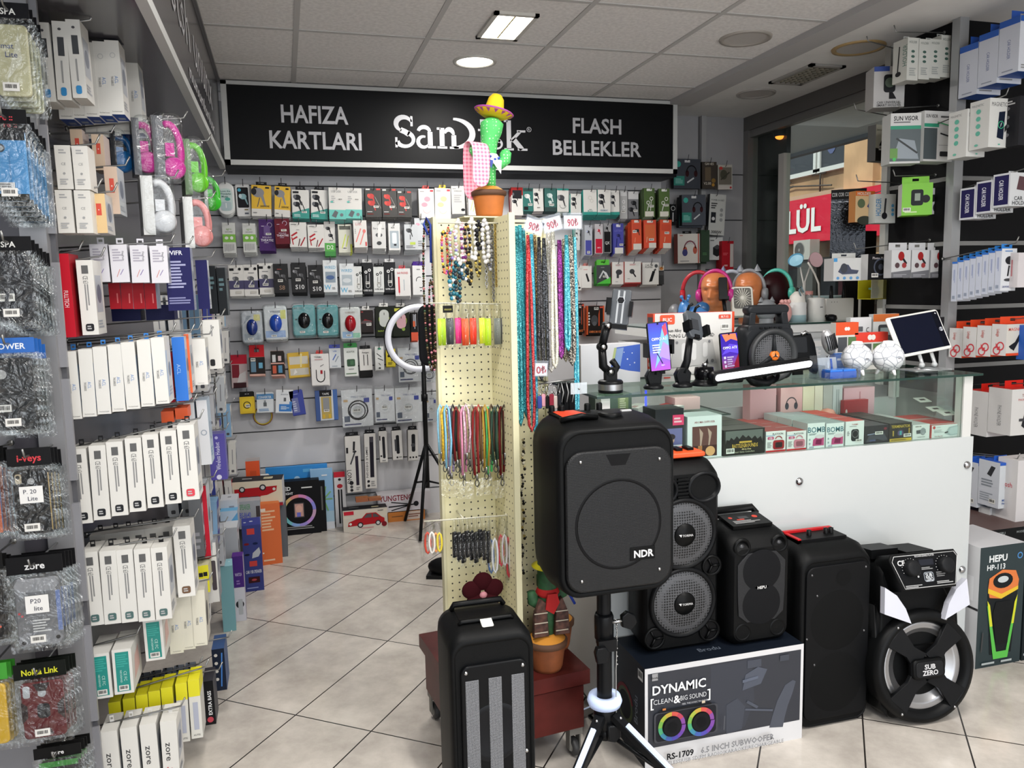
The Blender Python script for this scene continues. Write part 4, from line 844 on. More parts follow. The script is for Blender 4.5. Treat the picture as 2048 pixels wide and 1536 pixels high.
smartphone(ctop(1463,2.454)+V((0,0,.02))*KS,0,-.06,-.06,.075,.16,'display phone with red and violet screen beside the round speaker','OPPO A73',('c04a4a','4a2ab0','2a20a0'),[('P',[(.1,.98),(.9,.98),(.98,.8),(.6,.86),(.3,.8)],'e07a4a'),('P',[(.02,.5),(.5,.75),(.98,.7),(.98,.5),(.5,.56)],'5a3ae0'),('P',[(.5,.02),(.98,.02),(.98,.5),(.75,.3)],'8a1c34'),('C',.12,.3,.24,.36,.03,'d8d0f0'),('C',.12,.4,.24,.46,.03,'d8d0f0'),('C',.14,.2,.26,.26,.03,'d8d0f0'),('X',.3,.2,.7,.46,5,'b8a8d8')])
b=MB();b.lathe([(.04,0),(.042,.006),(.03,.014),(.012,.024),(0,.024)],PLA,24);tag(b.build('suction_mount',loc=ctop(1463,2.454)+V((0,.0,0))),'flat black suction foot under the red and violet display phone','phone holder')
o=empty('portable_speaker',(ctop(1540,2.454).x,2.454,CT),'black portable speaker with handle and orange badge on counter','speaker')
CH=mat('232528',.42)
b=MB();w_,h_=.108,.275
hull(b,[(.0,-w_+.01,.0,w_-.014,.185,.03),(.012,-w_,.0,w_-.004,.195,.03),(.07,-w_,0,w_-.004,.2,.03)],CH)
for sg in (-1,1):b.prism([(sg*(w_-.02),.19),(sg*(w_-.05),.19),(sg*(w_-.055),.25),(sg*(w_-.03),.25)][::sg],.012,.06,CH,bev=.006)
b.prism(rrect(-w_+.02,.24,w_-.02,.275,.017),.012,.06,CH,bev=.01);b.prism(rrect(-w_+.015,.15,w_-.018,.205,.012),.004,.06,CH,bev=.006)
for k in range(5):b.box(-.045+.02*k,-.033+.02*k,.0,.004,.188,.194,'111214')
b.box(-.05,.05,.002,.004,.172,.178,'0c0c0e')
for k in range(4):b.box(-.04+.024*k,-.028+.024*k,.001,.003,.174,.176,'d0d0d0')
b.build('cabinet',o)
b=MB();b.lathe([(.1,.012),(.098,.026),(.088,.03),(.076,.016)],mat('2a2c2e',.5),48,(.0,.0,.09),'y');b.build('surround',o)
b=MB();b.lathe([(.077,.017),(.04,.02),(0,.02)],grille('woofer_cone','060607','4c4d50',120),40,(0,0,.09),'y');b.build('woofer',o)
b=MB()
for k in range(3):
    a=math.radians(90+120*k);b.tube([(0,-.022,.09),(.078*math.cos(a),-.02,.09+.078*math.sin(a))],[.012,.004],CH,6)
b.build('guard',o)
b=MB();b.lathe([(.018,.02),(.018,.03),(.015,.032),(0,.032)],mat('ef7a22',.4),24,(0,0,.09),'y');b.art((-.012,-.0325,.087),(1,0,0),(0,0,1),.024,.006,[('T',.5,.5,.8,'TORIMA','f8e0c0',0,.9)]);q=b.build('badge',o);q['label']='round orange badge'
p0=PY(1436,756,2.325);p1=PY(1618,728,2.325);L_=(p1-p0).length
o=empty('bar_lamp',(p0+p1)/2,'white glowing bar lamp in a black housing across the counter edge','lamp',ry=-math.atan2(p1.z-p0.z,p1.x-p0.x),rx=.25)
b=MB();b.prism(rrect(-L_/2-.018,-.022,L_/2+.018,.016,.018),0,.03,PLA,bev=.005);b.build('housing',o)
b=MB();b.prism(rrect(-L_/2-.01,-.011,L_/2+.012,.012,.0115),-.0015,.004,mat('fbfaff',.4,emit=.9));q=b.build('diffuser',o);q['label']='bright white diffuser'
b=MB();b.tube([(-.05,.02,-.02),(-.02,.03,-.045),(.02,.02,-.06),(.06,.03,-.045)],[.01,.016,.018,.012],PLA,10);b.lathe([(.028,-.012),(.03,0),(.026,.012)],PLA,20,(.05,.03,-.035),'y');b.build('clamp',o)
b=MB();b.T=Matrix.Rotation(-.15,4,'X')
b.prism([(-.075,.07),(-.075,.15),(.045,.16),(.06,.12),(.072,.02),(.06,.0),(.045,.01),(.03,.06)],0,.03,PLA,bev=.008);b.tube([(.0,.0,.155),(.02,0,.165),(.03,0,.158)],.006,SCREW,8)
b.box(-.04,.0,.006,.02,.0,.09,PLA);b.prism(rrect(-.06,.085,.02,.145,.006),-.003,0,'26282b')
tag(b.build('game_grip',loc=ctop(1608,2.531)+V((0,0,0))),'black game controller grip standing behind the portable speaker','controller')
o=empty('microphone',ctop(1655,2.505),'silver retro microphone with ribbed head on counter','microphone')
b=MB();b.lathe([(.0,0),(.03,0),(.03,.006),(.008,.014),(.007,.07)],SCREW,20);b.build('stand',o)
b=MB();b.T=Matrix.Translation((0,0,.125))@ Matrix.Rotation(-.3,4,'Y');b.ball((0,0,0),(.027,.024,.052),mat('c4c4c6',.3,.5),20,14)
for k in range(-3,4):b.tube([(.0068*k*1.0,-.024*math.sqrt(max(0,1-(k/4.2)**2))-.001,-.03),(.0068*k,-.0255*math.sqrt(max(0,1-(k/4.2)**2))-.002,0),(.0068*k,-.024*math.sqrt(max(0,1-(k/4.2)**2))-.001,.03)],.002,'232326',5)
b.build('head',o)
o=empty('clear_tray',ctop(1670,2.368),'clear plastic tray with blue lens cases on counter edge','tray')
b=MB();CL=clear('tray_plastic','f8fafc',.05,.2,0);b.box(-.075,.075,-.04,.05,0,.003,CL);b.box(-.075,.075,-.042,-.039,0,.03,CL);b.box(-.077,-.074,-.04,.05,0,.055,CL);b.box(.074,.077,-.04,.05,0,.055,CL);b.box(-.075,.075,.048,.051,0,.085,CL);b.build('tray',o)
for i,(x,z)in enumerate(((-.012,.003),(.045,.003))):
    b=MB();b.box(-.028,.028,-.024,.026,0,.026,mat('1e5fc8',.25));b.box(-.026,.026,-.022,.024,.026,.032,mat('3a80e0',.15))
    tag(b.build('lens_case',loc=ctop(1670,2.368)+V((x,0,z+.0005))*KS),'small blue case in the clear tray, %s' % ('next to the portable speaker' if i == 0 else 'next to the white globes'),'case')
b=MB();b.box(-.05,.03,0,.004,0,.075,clear('frosted_lid','dfe8f2',.12,0,.45));b.box(.002,.01,-.002,0,.0,.07,'2a5cc0');tag(b.build('frosted_case',loc=ctop(1662,2.415),rx=-.2),'frosted clear case lid leaning behind the blue cases','case')
for i,px in enumerate((1614,1648,1683)):
    b=MB();b.box(-.018,.018,0,.001,0,.02,'e9dda6');b.art((-.018,0,0),(1,0,0),(0,0,1),.036,.02,[('X',.15,.2,.85,.8,2,'b9a87a')])
    tag(b.build('price_card',loc=ctop(px,2.687),rx=-.35),'pale yellow price card on the glass edge, %s from the bar lamp' % N[i],'price card')
m_,t_,p_=newmat('crackle_white');tc_=t_.nodes.new('ShaderNodeTexCoord');vo_=t_.nodes.new('ShaderNodeTexVoronoi');vo_.feature='DISTANCE_TO_EDGE';vo_.inputs['Scale'].default_value=34
t_.links.new(tc_.outputs['Object'],vo_.inputs[0]);r_=t_.nodes.new('ShaderNodeValToRGB');r_.color_ramp.elements[0].position=.02;r_.color_ramp.elements[1].position=.07;r_.color_ramp.elements[0].color=lin('8e939b');r_.color_ramp.elements[1].color=lin('dcdde0')
t_.links.new(vo_.outputs['Distance'],r_.inputs[0]);t_.links.new(r_.outputs[0],p_.inputs['Base Color']);p_.inputs['Roughness'].default_value=.35
for i,(px,y,rr,lb)in enumerate(((1712,2.437,.056,'white crackle globe humidifier nearer the blue cases'),(1774,2.402,.058,'white crackle globe humidifier nearer the tablet'))):
    o=empty('globe_humidifier',ctop(px,y),lb,'humidifier')
    b=MB();b.ball((0,0,.066),(rr,rr,rr*.98),m_,32,20);b.lathe([(.022,.118),(.018,.128),(0,.13)],'eeeef0',20);b.box(-.004,.006,-rr-.0005,-rr+.004,.064,.067,'77777a');b.build('globe',o)
    for a in (30,150,270):
        b=MB();b.tube([(.03*math.cos(math.radians(a)),.03*math.sin(math.radians(a)),.02),(.04*math.cos(math.radians(a)),.04*math.sin(math.radians(a)),.0)],[.008,.005],'f0f0f0',8);b.build('foot',o)
tp=PZ(1862,741,CT);o=empty('tablet_stand',tp,'clear folding stand with a grey base plate under the tablet','stand')
b=MB();b.prism(rrect(-.09,-.05,.09,.05,.01),-.004,0,clear('stand_plate','cfd4d6',.15,0,.35));b.v=[V((v.x,v.z+.03,-v.y))for v in b.v];b.build('base_plate',o)
b=MB();b.lathe([(.045,.004),(.043,.01),(0,.012)],mat('aeb2b4',.3,.6),28,(.005,.03,0));b.build('swivel',o)
for x in (-.035,.025):
    b=MB();b.tube([(x,.02,.012),(x-.0,.01,.03),(x+.012,.045,.075)],.007,clear('stand_arm','e4e8ea',.2,0,.4),8);b.ball((x,.01,.022),.011,'c9cccd',10,8);b.build('arm',o)
o2=empty('writing_tablet',tp+V((.0,.025,.068))*KS,'white framed dark writing tablet tilted on its stand','tablet',rx=-.42,rz=.0,ry=-.12)
b=MB();b.prism(rrect(-.125,0,.125,.17,.012),0,.007,mat('e6e5e0',.35),bev=.003);b.build('frame',o2)
b=MB();b.box(-.105,.118,-.0012,.002,.012,.162,mat('0a0c18',.12));b.box(-.105,.09,-.0016,-.001,.012,.162,mat('0e1224',.1));b.art((-.125,-.0016,0),(1,0,0),(0,0,1),.25,.17,[('O',.925,.5,.035,.008,'c0c4cc'),('R',.915,.45,.935,.55,'c0c4cc'),('P',[(.91,.9),(.93,.92),(.94,.88)],'dfe0e4')]);b.build('screen',o2)
RC=[(1671,645,1716,688,'white clip package with orange flower-holed header behind the microphone','e0501f'),(1709,665,1775,702,'white package with wide red header behind the globes','e23c2a')]
for l,t_,r,b_,lb,c in RC:
    y=2.57;a=PY(l,b_,y);e=PY(r,b_,y);zt=PY((l+r)/2,t_,y).z;hh=zt-CT
    carton('accessory_pack',lb,'package',((a.x+e.x)/2,y,CT),e.x-a.x,.03,hh,('d9d6d0','c9c6c0',c),{'f':[('R',0,.74,1,1,c),('E',.45,.87,.07,.07,'eee8e2'),('E',.55,.87,.07,.07,'eee8e2'),('R',.1,.4,.5,.7,'4a4c50'),('R',.55,.45,.9,.7,'5a7a4a'),('X',.1,.1,.9,.35,3,'9a9a98')]})
carton('blue_pack','flat blue package behind the left globe','package',(ctop(1690,2.523).x,2.523,CT),.1,.03,.075,('2a6ac4','225ab0','3a7ad0'),{'f':[('X',.1,.6,.6,.8,1,'c8d8ee'),('B',.35,.7,.6,.9)]})
for i,(l,t_,r,b_,lb,c)in enumerate(((1700,635,1742,672,'white small adapter box behind the red header packages','d8dadc'),(1745,628,1796,690,'clear blister with a dark pocket radio and orange top','ccd0d0'),(1790,636,1812,690,'narrow white cable pack beside the radio blister','d9dad6'))):
    y=2.645;a=PY(l,b_,y);e=PY(r,b_,y);zt=PY((l+r)/2,t_,y).z
    carton('adapter_pack',lb,'package',((a.x+e.x)/2,y,CT),e.x-a.x,.025,zt-CT,(c,'b8bcbc',c),{'f':([('R',0,.86,1,1,'c9692c'),('C',.2,.3,.8,.8,.08,'34383c'),('R',.28,.6,.72,.74,'8a9a9c')]if i == 1 else [('C',.3,.72,.6,.82,.03,'5a5c60'),('X',.1,.3,.8,.6,3,'9a9c9c'),('A',.85,.75,.1,60,300,.03,'3a3a3c')])})
for o_ in set(bpy.data.objects)-_pre:
    if o_.parent is None and o_.type !='LIGHT' and not o_.name.startswith(('accessory_pack','adapter_pack','bar_lamp')):o_.scale=(KS,KS,KS)
# ================================================================ rear counter with glass top behind
RY,RZ=3.62,1.235
rc_=empty('rear_counter',(2.4,RY,0),'white rear display counter with glass top behind the front counter','counter')
b=MB();b.box(-.62,.75,0,.02,.0,RZ-.05,GW2);b.box(-.62,.75,.02,.5,0,RZ-.09,GW2);b.build('cabinet',rc_)
b=MB();b.box(-.64,.77,-.012,.5,RZ-.05,RZ-.008,'e4e4e2');b.build('fascia_board',rc_)
b=MB();b.box(-.64,.77,-.02,.5,RZ-.008,RZ,[EDGE,EDGE,EDGE,EDGE,mat('b7c9c6',.08),EDGE]);b.build('glass_top',rc_)
for i,(x,z,w_,h_,c)in enumerate(((2.32,1.02,.12,.14,'d89aa8'),(2.45,1.05,.1,.1,'4a9ac0'),(2.2,1.0,.1,.15,'c8a0a8'),(2.56,1.02,.09,.12,'e0dcd6'),(2.67,1.05,.1,.1,'c9cdd0'))):
    carton('hanging_pack','%s carded pack hanging on the rear counter front, %s from the left' % (('pink','blue','rose','white','grey')[i],('third','fourth','second','fifth','last')[i])if i != 2 else 'rose carded pack hanging leftmost on the rear counter front','package',(x,RY-.035,z),w_,.02,h_,(c,'c9c9c9',c),{'f':[('R',.1,.6,.9,.9,'e8e6e4'),('X',.15,.1,.85,.5,4,'f0eeee')]},group='packs on the rear counter')
def rtop(px,y):return V((PY(px,620,y).x,y,RZ))
SK=mat('d8824e',.3,noise=.06,nscale=6)
def head(loc,label,rz):
    o=empty('mannequin_bust',loc,label,'mannequin head',rz=rz)
    b=MB();vs=[];n=64
    prof=[(0,.058,.05),(.02,.056,.05),(.05,.044,.046),(.07,.043,.047),(.085,.046,.06),(.1,.054,.078),(.12,.06,.085),(.145,.066,.09),(.17,.07,.094),(.2,.072,.096),(.225,.069,.09),(.245,.06,.077),(.26,.044,.056),(.268,.022,.028),(.27,.001,.001)]
    fine=[]
    for (za,ra,sa),(zb,rb,sb)in zip(prof,prof[1:]):
        k=max(1,int((zb-za)/.005));fine += [(za+(zb-za)*j/k,ra+(rb-ra)*j/k,sa+(sb-sa)*j/k)for j in range(k)]
    prof=fine+[prof[-1]]
    for z,rx_,ry_ in prof:
        for i in range(n):
            a=2*PI*i/n;x=rx_*math.cos(a);y=ry_*math.sin(a)+.012*(1 if z<.09 else 0)*(1)
            if math.sin(a)<0:
                fr_=-math.sin(a);g=lambda u,s_:math.exp(-(u/s_)**2)
                y -= g(x,.010)*fr_*.03*(g(z-.14,.012)if z<.14 else max(0,1-(z-.14)/.05)if z<.19 else 0)
                y -= g(abs(x)-.012,.007)*g(z-.137,.008)*.008
                y += g(abs(x)-.028,.014)*g(z-.176,.011)*.016*fr_
                y -= fr_*.008*g(z-.197,.01)*g(x,.05)
                y -= g(x,.022)*fr_*(.012*g(z-.115,.005)+.011*g(z-.103,.005))
                y -= g(x,.024)*fr_*.010*g(z-.08,.012)
                y += g(abs(x)-.04,.014)*g(z-.12,.02)*.006
            vs.append((x,y,z))
    fs=[(k*n+i,k*n+(i+1)% n,(k+1)*n+(i+1)% n,(k+1)*n+i)for k in range(len(prof)-1)for i in range(n)]
    b.add(vs,fs,SK,1);b.poly([vs[i]for i in range(n)][::-1],SK)
    for sg in (-1,1):b.ball((sg*.072,.01,.155),(.008,.016,.026),SK,10,8)
    b.build('bust',o)
    return o
def headphones(loc,rz,label,cband,ccup,ears=None,tilt=0):
    o=empty('headphones',loc,label,'headphones',rz=rz,rx=tilt)
    b=MB();pts=[(.084*math.cos(math.radians(a)),0,.175+.106*math.sin(math.radians(a)))for a in range(0,181,12)];b.tube(pts,.011,mat(cband,.35),8);b.build('headband',o)
    for sg in (-1,1):
        b=MB();b.lathe([(.0,-.014),(.03,-.013),(.036,-.004),(.036,.008),(.03,.016),(0,.018)],mat(ccup,.35),24,(sg*.086,0,.15),'x');b.build('ear_cup',o)
        if ears:
            b=MB();b.lathe([(.022,0),(.0,.04)],mat(ears,.5),4,(sg*.045,0,.275));b.build('cat_ear',o)
    return o
h1=rtop(1430,3.85);head(h1,'orange display head wearing magenta headphones',-.8);headphones(h1+V((0,0,.0)),-.8,'magenta headphones worn by the display head nearer the left','c02c7c','c8308c')
h2=rtop(1497,3.92);head(h2,'orange display head wearing grey cat-ear headphones',-.8);headphones(h2,-.8,'grey cat-ear headphones on the second display head','8a8d92','8a8d92','a0a3a8')
headphones(rtop(1396,4.06),-.5,'red headphones standing behind the first display head','c0303a','b82832',tilt=.15)
headphones(rtop(1462,4.1),-.35,'pale blue cat-ear headphones between the two display heads','c4cad8','b8c0d4','8a96b4')
o=empty('display_ball',rtop(1548,3.98),'dark maroon round display form holding turquoise headphones','display form')
b=MB();b.ball((0,0,.14),(.095,.09,.135),mat('2a0a0e',.4),24,16);b.lathe([(.05,0),(.05,.03)],mat('2a0a0e',.4),20);b.build('form',o)
headphones(rtop(1552,3.96),-.9,'turquoise headphones on the dark maroon form','58c8b4','54c4b0')
b=MB();BL=mat('4a86c8',.3);b.ball((0.02,0,.04),(.055,.04,.04),BL,24,14);b.ball((-.035,0,.055),(.028,.026,.05),BL,18,12);b.tube([(-.045,-.01,.1),(-.055,-.012,.115)],.005,BL,8);b.tube([(-.028,-.01,.1),(-.024,-.012,.118)],.005,BL,8);b.ball((-.056,-.012,.118),.008,BL,8,6);b.ball((-.023,-.012,.12),.008,BL,8,6);b.ball((.045,0,.07),(.03,.03,.026),mat('2a5a8a',.3),16,10)
tag(b.build('snail_lamp',loc=rtop(1385,3.72)),'blue snail-shaped night lamp in front of the first display head','lamp')
b=MB();b.ball((0,0,.045),(.03,.03,.045),mat('77777b',.4),18,12);tag(b.build('egg_lamp',loc=rtop(1350,3.78)),'grey egg-shaped lamp beside the blue snail','lamp')
o=empty('desk_fan',rtop(1488,3.70)+V((0,0,.018)),'white square desk fan with louvred face on the rear counter','fan',rx=-.35,rz=-.35)
b=MB();b.prism(rrect(-.045,.02,.045,.15,.012),0,.03,mat('e2dfd4',.4),bev=.004);b.build('housing',o)
b=MB();b.prism(rrect(-.036,.052,.036,.142,.008),-.002,.002,'5e5c56')
for k in range(20):
    a=2*PI*k/20;b.tube([(.008*math.cos(a),-.004,.097+.008*math.sin(a)),(.036*math.cos(a)*1.0,-.004,.097+.044*math.sin(a))],.0017,'e6e3d8',4)
b.lathe([(0,.006),(.01,.006),(.01,.002)],'e6e3d8',16,(0,0,.097),'y');b.build('grille',o)
b=MB();b.tube([(.035,.03,.12),(.045,.09,.02)],.005,'e2dfd4',8);b.tube([(-.03,.03,.12),(-.03,.09,.02)],.005,'e2dfd4',8);b.build('prop',o)
b=MB();b.prism(rrect(-.018,0,.018,.1,.006),0,.01,PLA,bev=.002);b.box(-.02,.02,-.02,.0,.0,.012,PLA);b.tube([(0,.008,.02),(.01,.014,-.08)],.008,PLA,8);b.lathe([(.03,-.09),(.03,-.08),(0,-.075)],PLA,16,(.01,.014,0))
tag(b.build('phone_stand',loc=rtop(1447,3.70)+V((0,0,.125)),rx=-.3,rz=-.4),'black upright phone stand before the first display head','phone holder')
b=MB();GB=mat('85888c',.35);b.ball((0,0,.055),(.045,.042,.045),GB,20,14);b.lathe([(.03,0),(.03,.02)],GB,16);
for sg in (-1,1):b.lathe([(.014,0),(.0,.022)],GB,6,(sg*.026,0,.09))
b.tube([(-.016,-.042,.06),(-.012,-.044,.06)],.003,'2a2a2a',6);b.tube([(.016,-.042,.06),(.012,-.044,.06)],.003,'2a2a2a',6)
tag(b.build('cat_lamp',loc=rtop(1533,3.68)),'grey round cat lamp above the portable speaker','lamp')
b=MB();PKM=mat('e3a7a2',.4);b.ball((0,0,.04),(.034,.034,.05),PKM,20,12)
for x in (-.016,.0,.016):b.ball((x,-.012,.088),.01,PKM,10,8)
tag(b.build('paw_lamp',loc=rtop(1567,3.68)),'pink paw-shaped lamp beside the grey cat lamp','lamp')
b=MB();b.lathe([(0,0),(.038,0),(.038,.03)],'9ab6bc',24);b.lathe([(.038,.03),(.038,.08),(.034,.084)],'dadad8',24);b.lathe([(.034,.084),(.03,.11),(.012,.128),(0,.13)],'e8e4dc',24);b.tube([(-.004,-.03,.11),(-.014,-.03,.135),(-.004,-.03,.15),(.01,-.03,.125)],.003,'7a9aa4',6)
tag(b.build('cup_humidifier',loc=rtop(1594,3.70)),'white and grey cup humidifier with a loop strap','humidifier')
o=empty('lamp_humidifier',rtop(1632,3.68),'white cylinder humidifier with gooseneck lamp','humidifier')
b=MB();b.lathe([(0,0),(.036,0),(.036,.09),(.032,.1),(.0,.102)],'e6e4df',28);b.box(-.006,.006,-.037,-.035,.06,.063,'4a4a4c');b.build('tank',o)
b=MB();b.tube([(.014,0,.1),(.01,0,.16),(-.01,0,.2),(-.03,0,.23),(-.045,0,.25)],.004,'e0dcd4',8);b.build('gooseneck',o)
o=empty('horn_lamp',rtop(1606,3.83),'twin horn lamp with blue and pink cups on thin stems','lamp')
b=MB();b.lathe([(.0,0),(.026,0),(.026,.01),(.004,.016)],'e4e0da',20);b.tube([(0,0,.01),(.0,0,.16),(-.02,0,.235)],.0035,'e0ddd8',8);b.tube([(.004,0,.01),(.006,0,.17),(.03,0,.235)],.0035,'e0ddd8',8);b.build('stem',o)
b=MB();b.T=Matrix.Translation((-.035,0,.255))@ Matrix.Rotation(-.9,4,'Y')@ Matrix.Rotation(.5,4,'X');b.lathe([(.008,-.03),(.03,.01),(.034,.02)],mat('7cc4e6',.4),24);b.lathe([(0,.008),(.03,.014)],mat('a8dcf2',.4),24);q=b.build('cup',o);q['label']='sky blue cup'
b=MB();b.T=Matrix.Translation((.04,-.01,.26))@ Matrix.Rotation(1.35,4,'X');b.lathe([(.008,-.03),(.03,.01),(.034,.02)],mat('e0b4bc',.4),24);b.lathe([(0,.018),(.033,.02)],mat('e2bcc2',.4),24);q=b.build('cup',o);q['label']='pale pink cup'
b=MB();b.ball((0,0,.05),(.028,.026,.04),'e8e4e2',18,12);b.ball((0,0,.11),(.03,.028,.03),'2c2c30',18,12);b.ball((-.01,-.02,.112),(.012,.012,.014),'efeae6',10,8);b.ball((.01,-.02,.112),(.012,.012,.014),'efeae6',10,8)
for sg in (-1,1):b.ball((sg*.024,0,.135),.01,'2c2c30',10,8);b.ball((sg*.018,-.02,.02),(.012,.016,.014),'d8b8b4',10,8)
tag(b.build('panda_lamp',loc=rtop(1584,3.93)),'small black and white bear lamp behind the cup humidifier','lamp')
b=MB();b.lathe([(0,0),(.03,0),(.032,.04),(.022,.07),(.02,.08)],clear('bottle_clear','f0e8e6',.15,0,.15),20);b.lathe([(.022,.08),(.022,.1),(0,.1)],'dc9a94',20);b.tube([(-.022,0,.09),(-.04,0,.08),(-.03,0,.05)],.004,'e2a8a2',8)
tag(b.build('travel_bottle',loc=rtop(1617,3.9)+V((0,0,.06))),'clear bottle with pink cap on the rear counter','bottle')
b=MB();b.lathe([(0,0),(.034,0),(.034,.06),(0,.06)],'c9bdb8',16);tag(b.build('pink_cup',loc=rtop(1617,3.9)),'pale pot under the pink capped bottle','cup')
o=empty('router',rtop(1680,3.70),'white boxy router with two black antennas on rear counter','router')
b=MB();b.prism(rrect(-.07,0,.07,.095,.004),0,.04,mat('e6e2da',.4),bev=.002)
for k in range(3):b.box(-.045+.014*k,-.042+.014*k,-.001,0,.078,.081,'6a6a6c')
b.build('housing',o)
for x in (-.012,.052):
    b=MB();b.tube([(x,.045,.06),(x,.045,.1),(x,.045,.15)],[.009,.009,.005],PLA,8);b.build('antenna',o)
b=MB();b.lathe([(0,0),(.024,0),(.03,.014),(.026,.03),(.01,.036),(0,.036)],PLA,18);b.tube([(-.02,0,.02),(-.035,0,.03)],.008,PLA,6);tag(b.build('mini_camera',loc=rtop(1663,3.655)),'small black camera in front of the white router','camera')
b=MB();b.tube([(0,0,0),(.0,0,.16),(.012,0,.18),(.05,0,.2)],.007,'c9c5bd',8);b.tube([(.12,0,0),(.12,0,.1)],.007,'c9c5bd',8);b.lathe([(.02,0),(.02,.006),(0,.006)],'c9c5bd',14);tag(b.build('bent_lamp',loc=rtop(1719,3.66)),'cream bent lamp arm beside the router','lamp')
b=MB();b.box(-.1,.1,0,.005,0,.14,clear('yellow_tub','f0ea9a',.12,.4,.25));b.box(-.1,.1,.1,.105,0,.14,mat('d2c81e',.5));b.box(-.1,.1,0,.1,0,.004,mat('d2c81e',.5));b.box(.095,.1,0,.1,0,.14,mat('d2c81e',.5));b.box(-.07,.04,.03,.06,.05,.06,'5a8a7a');tag(b.build('plastic_tub',loc=PY(1775,598,3.5),rx=.0),'yellow and clear plastic pouch hanging under the rack boxes','pouch')
b=MB();b.prism(rrect(-.3,-.03,.3,.03,.028),0,.06,mat('b9d4d8',.3),bev=.01);tag(b.build('speaker_bar',loc=rtop(1650,4.02)+V((0,0,.1))),'pale blue tube-like speaker bar behind the router','speaker')
b=MB();b.box(-.22,.22,0,.1,0,.075,'7a7c80');tag(b.build('bar_riser',loc=rtop(1650,4.03)+V((0,0,0))),'grey riser carrying the pale blue speaker bar','riser')
for o_ in bpy.data.objects:
    if o_.parent is None and o_.name.split('.')[0]in ('desk_fan','cup_humidifier','lamp_humidifier','cat_lamp','paw_lamp','snail_lamp','egg_lamp','router','panda_lamp','horn_lamp','phone_stand'):o_.scale=(1.25,1.25,1.25)
# ================================================================ pegboard spinner on its rolling wooden base
A0=math.radians(6);CC=V((.608,2.372,0))
dl=empty('rolling_base',CC,'dark red wooden rolling base under the cream pegboard column','rolling base',rz=A0)
WOOD=mat('5a2420',.35,noise=.35,nscale=7)
b=MB();b.box(-.19,.19,-.215,.215,.1,.235,WOOD);b.build('box_body',dl,bevel=.006)
b=MB();b.box(-.205,.205,-.23,.23,.245,.29,WOOD);b.box(-.185,.185,-.21,.21,.234,.247,mat('2a100e',.6));b.build('lid',dl,bevel=.008)
for i,(x,y)in enumerate(((-.165,-.19),(.165,-.19),(-.165,.19),(.165,.19))):
    b=MB();b.lathe([(0,-.011),(.024,-.011),(.029,-.006),(.029,.006),(.024,.011),(0,.011)],mat('3a3a3a',.5),24,(x,y,.031),'x');b.lathe([(0,.0125),(.014,.0125),(.016,.0105)],'9a9890',16,(x,y,.031),'x');b.lathe([(0,-.0125),(.014,-.0125),(.016,-.0105)],'9a9890',16,(x,y,.031),'x')
    b.box(x-.019,x-.0145,y-.014,y+.014,.025,.08,'7a7872');b.box(x+.0145,x+.019,y-.014,y+.014,.025,.08,'7a7872');b.box(x-.022,x+.022,y-.022,y+.022,.078,.1,'7a7872');b.build('caster',dl)
pm,t,p=newmat('cream_pegboard')
tc=t.nodes.new('ShaderNodeTexCoord');sx=t.nodes.new('ShaderNodeSeparateXYZ');t.links.new(tc.outputs['Object'],sx.inputs[0])
ad=t.nodes.new('ShaderNodeMath');ad.operation='ADD';t.links.new(sx.outputs[0],ad.inputs[0]);t.links.new(sx.outputs[1],ad.inputs[1])
cx_=t.nodes.new('ShaderNodeCombineXYZ');t.links.new(ad.outputs[0],cx_.inputs[0]);t.links.new(sx.outputs[2],cx_.inputs[1])
vo=t.nodes.new('ShaderNodeTexVoronoi');vo.voronoi_dimensions='2D';vo.inputs['Randomness'].default_value=0;vo.inputs['Scale'].default_value=44;t.links.new(cx_.outputs[0],vo.inputs['Vector'])
r=t.nodes.new('ShaderNodeValToRGB');r.color_ramp.elements[0].position=.1;r.color_ramp.elements[1].position=.13;r.color_ramp.elements[0].color=lin('1c1a14');r.color_ramp.elements[1].color=lin('ddd6ae')
t.links.new(vo.outputs['Distance'],r.inputs[0]);t.links.new(r.outputs[0],p.inputs['Base Color']);p.inputs['Roughness'].default_value=.45
CRM=mat('e0dab4',.45)
co_=empty('pegboard_column',CC+V((0,0,.29)),'cream four-armed pegboard column on the dark red rolling base','display stand',rz=A0)
HT=1.36;AL_=.172
for nm,(x0,x1,y0,y1),e in (('l',(-AL_,-.006,-.006,.006),(-AL_-.008,-AL_,-.012,.012)),('r',(.006,AL_,-.006,.006),(AL_,AL_+.008,-.012,.012)),('f',(-.006,.006,-AL_,.006),(-.009,.009,-AL_-.008,-AL_)),('b',(-.006,.006,.006,AL_),(-.012,.012,AL_,AL_+.008))):
    b=MB();b.box(x0,x1,y0,y1,0,HT,pm);pn=b.build('pegboard_panel',co_)
    b=MB();b.box(e[0],e[1],e[2],e[3],0,HT+.004,CRM);b.build('edge_strip',pn)
b=MB();b.box(-.1,.05,-.06,.06,HT,HT+.004,CRM);b.build('top_plate',co_)
CZ=.29+HT
def rail(px0,py0,px1,py1,y,label,back=.06):
    a=PY(px0,py0,y);c=PY(px1,py1,y);m_=V(((a.x+c.x)/2,2.38,(a.z+c.z)/2))
    b=MB();o_=a;b.tube([(0,0,0),c-a],.0025,'d8d4c0',6);b.tube([(c-a)*.45,(c-a)*.45+V((0,2.39-y,0))],.0025,'d8d4c0',6);b.tube([(c-a)*.95,(c-a)*.95+V((.02,.06,0))],.0025,'d8d4c0',6)
    return tag(b.build('hanging_rail',loc=a),label,'rail','rails on the pegboard column')
QY=2.29
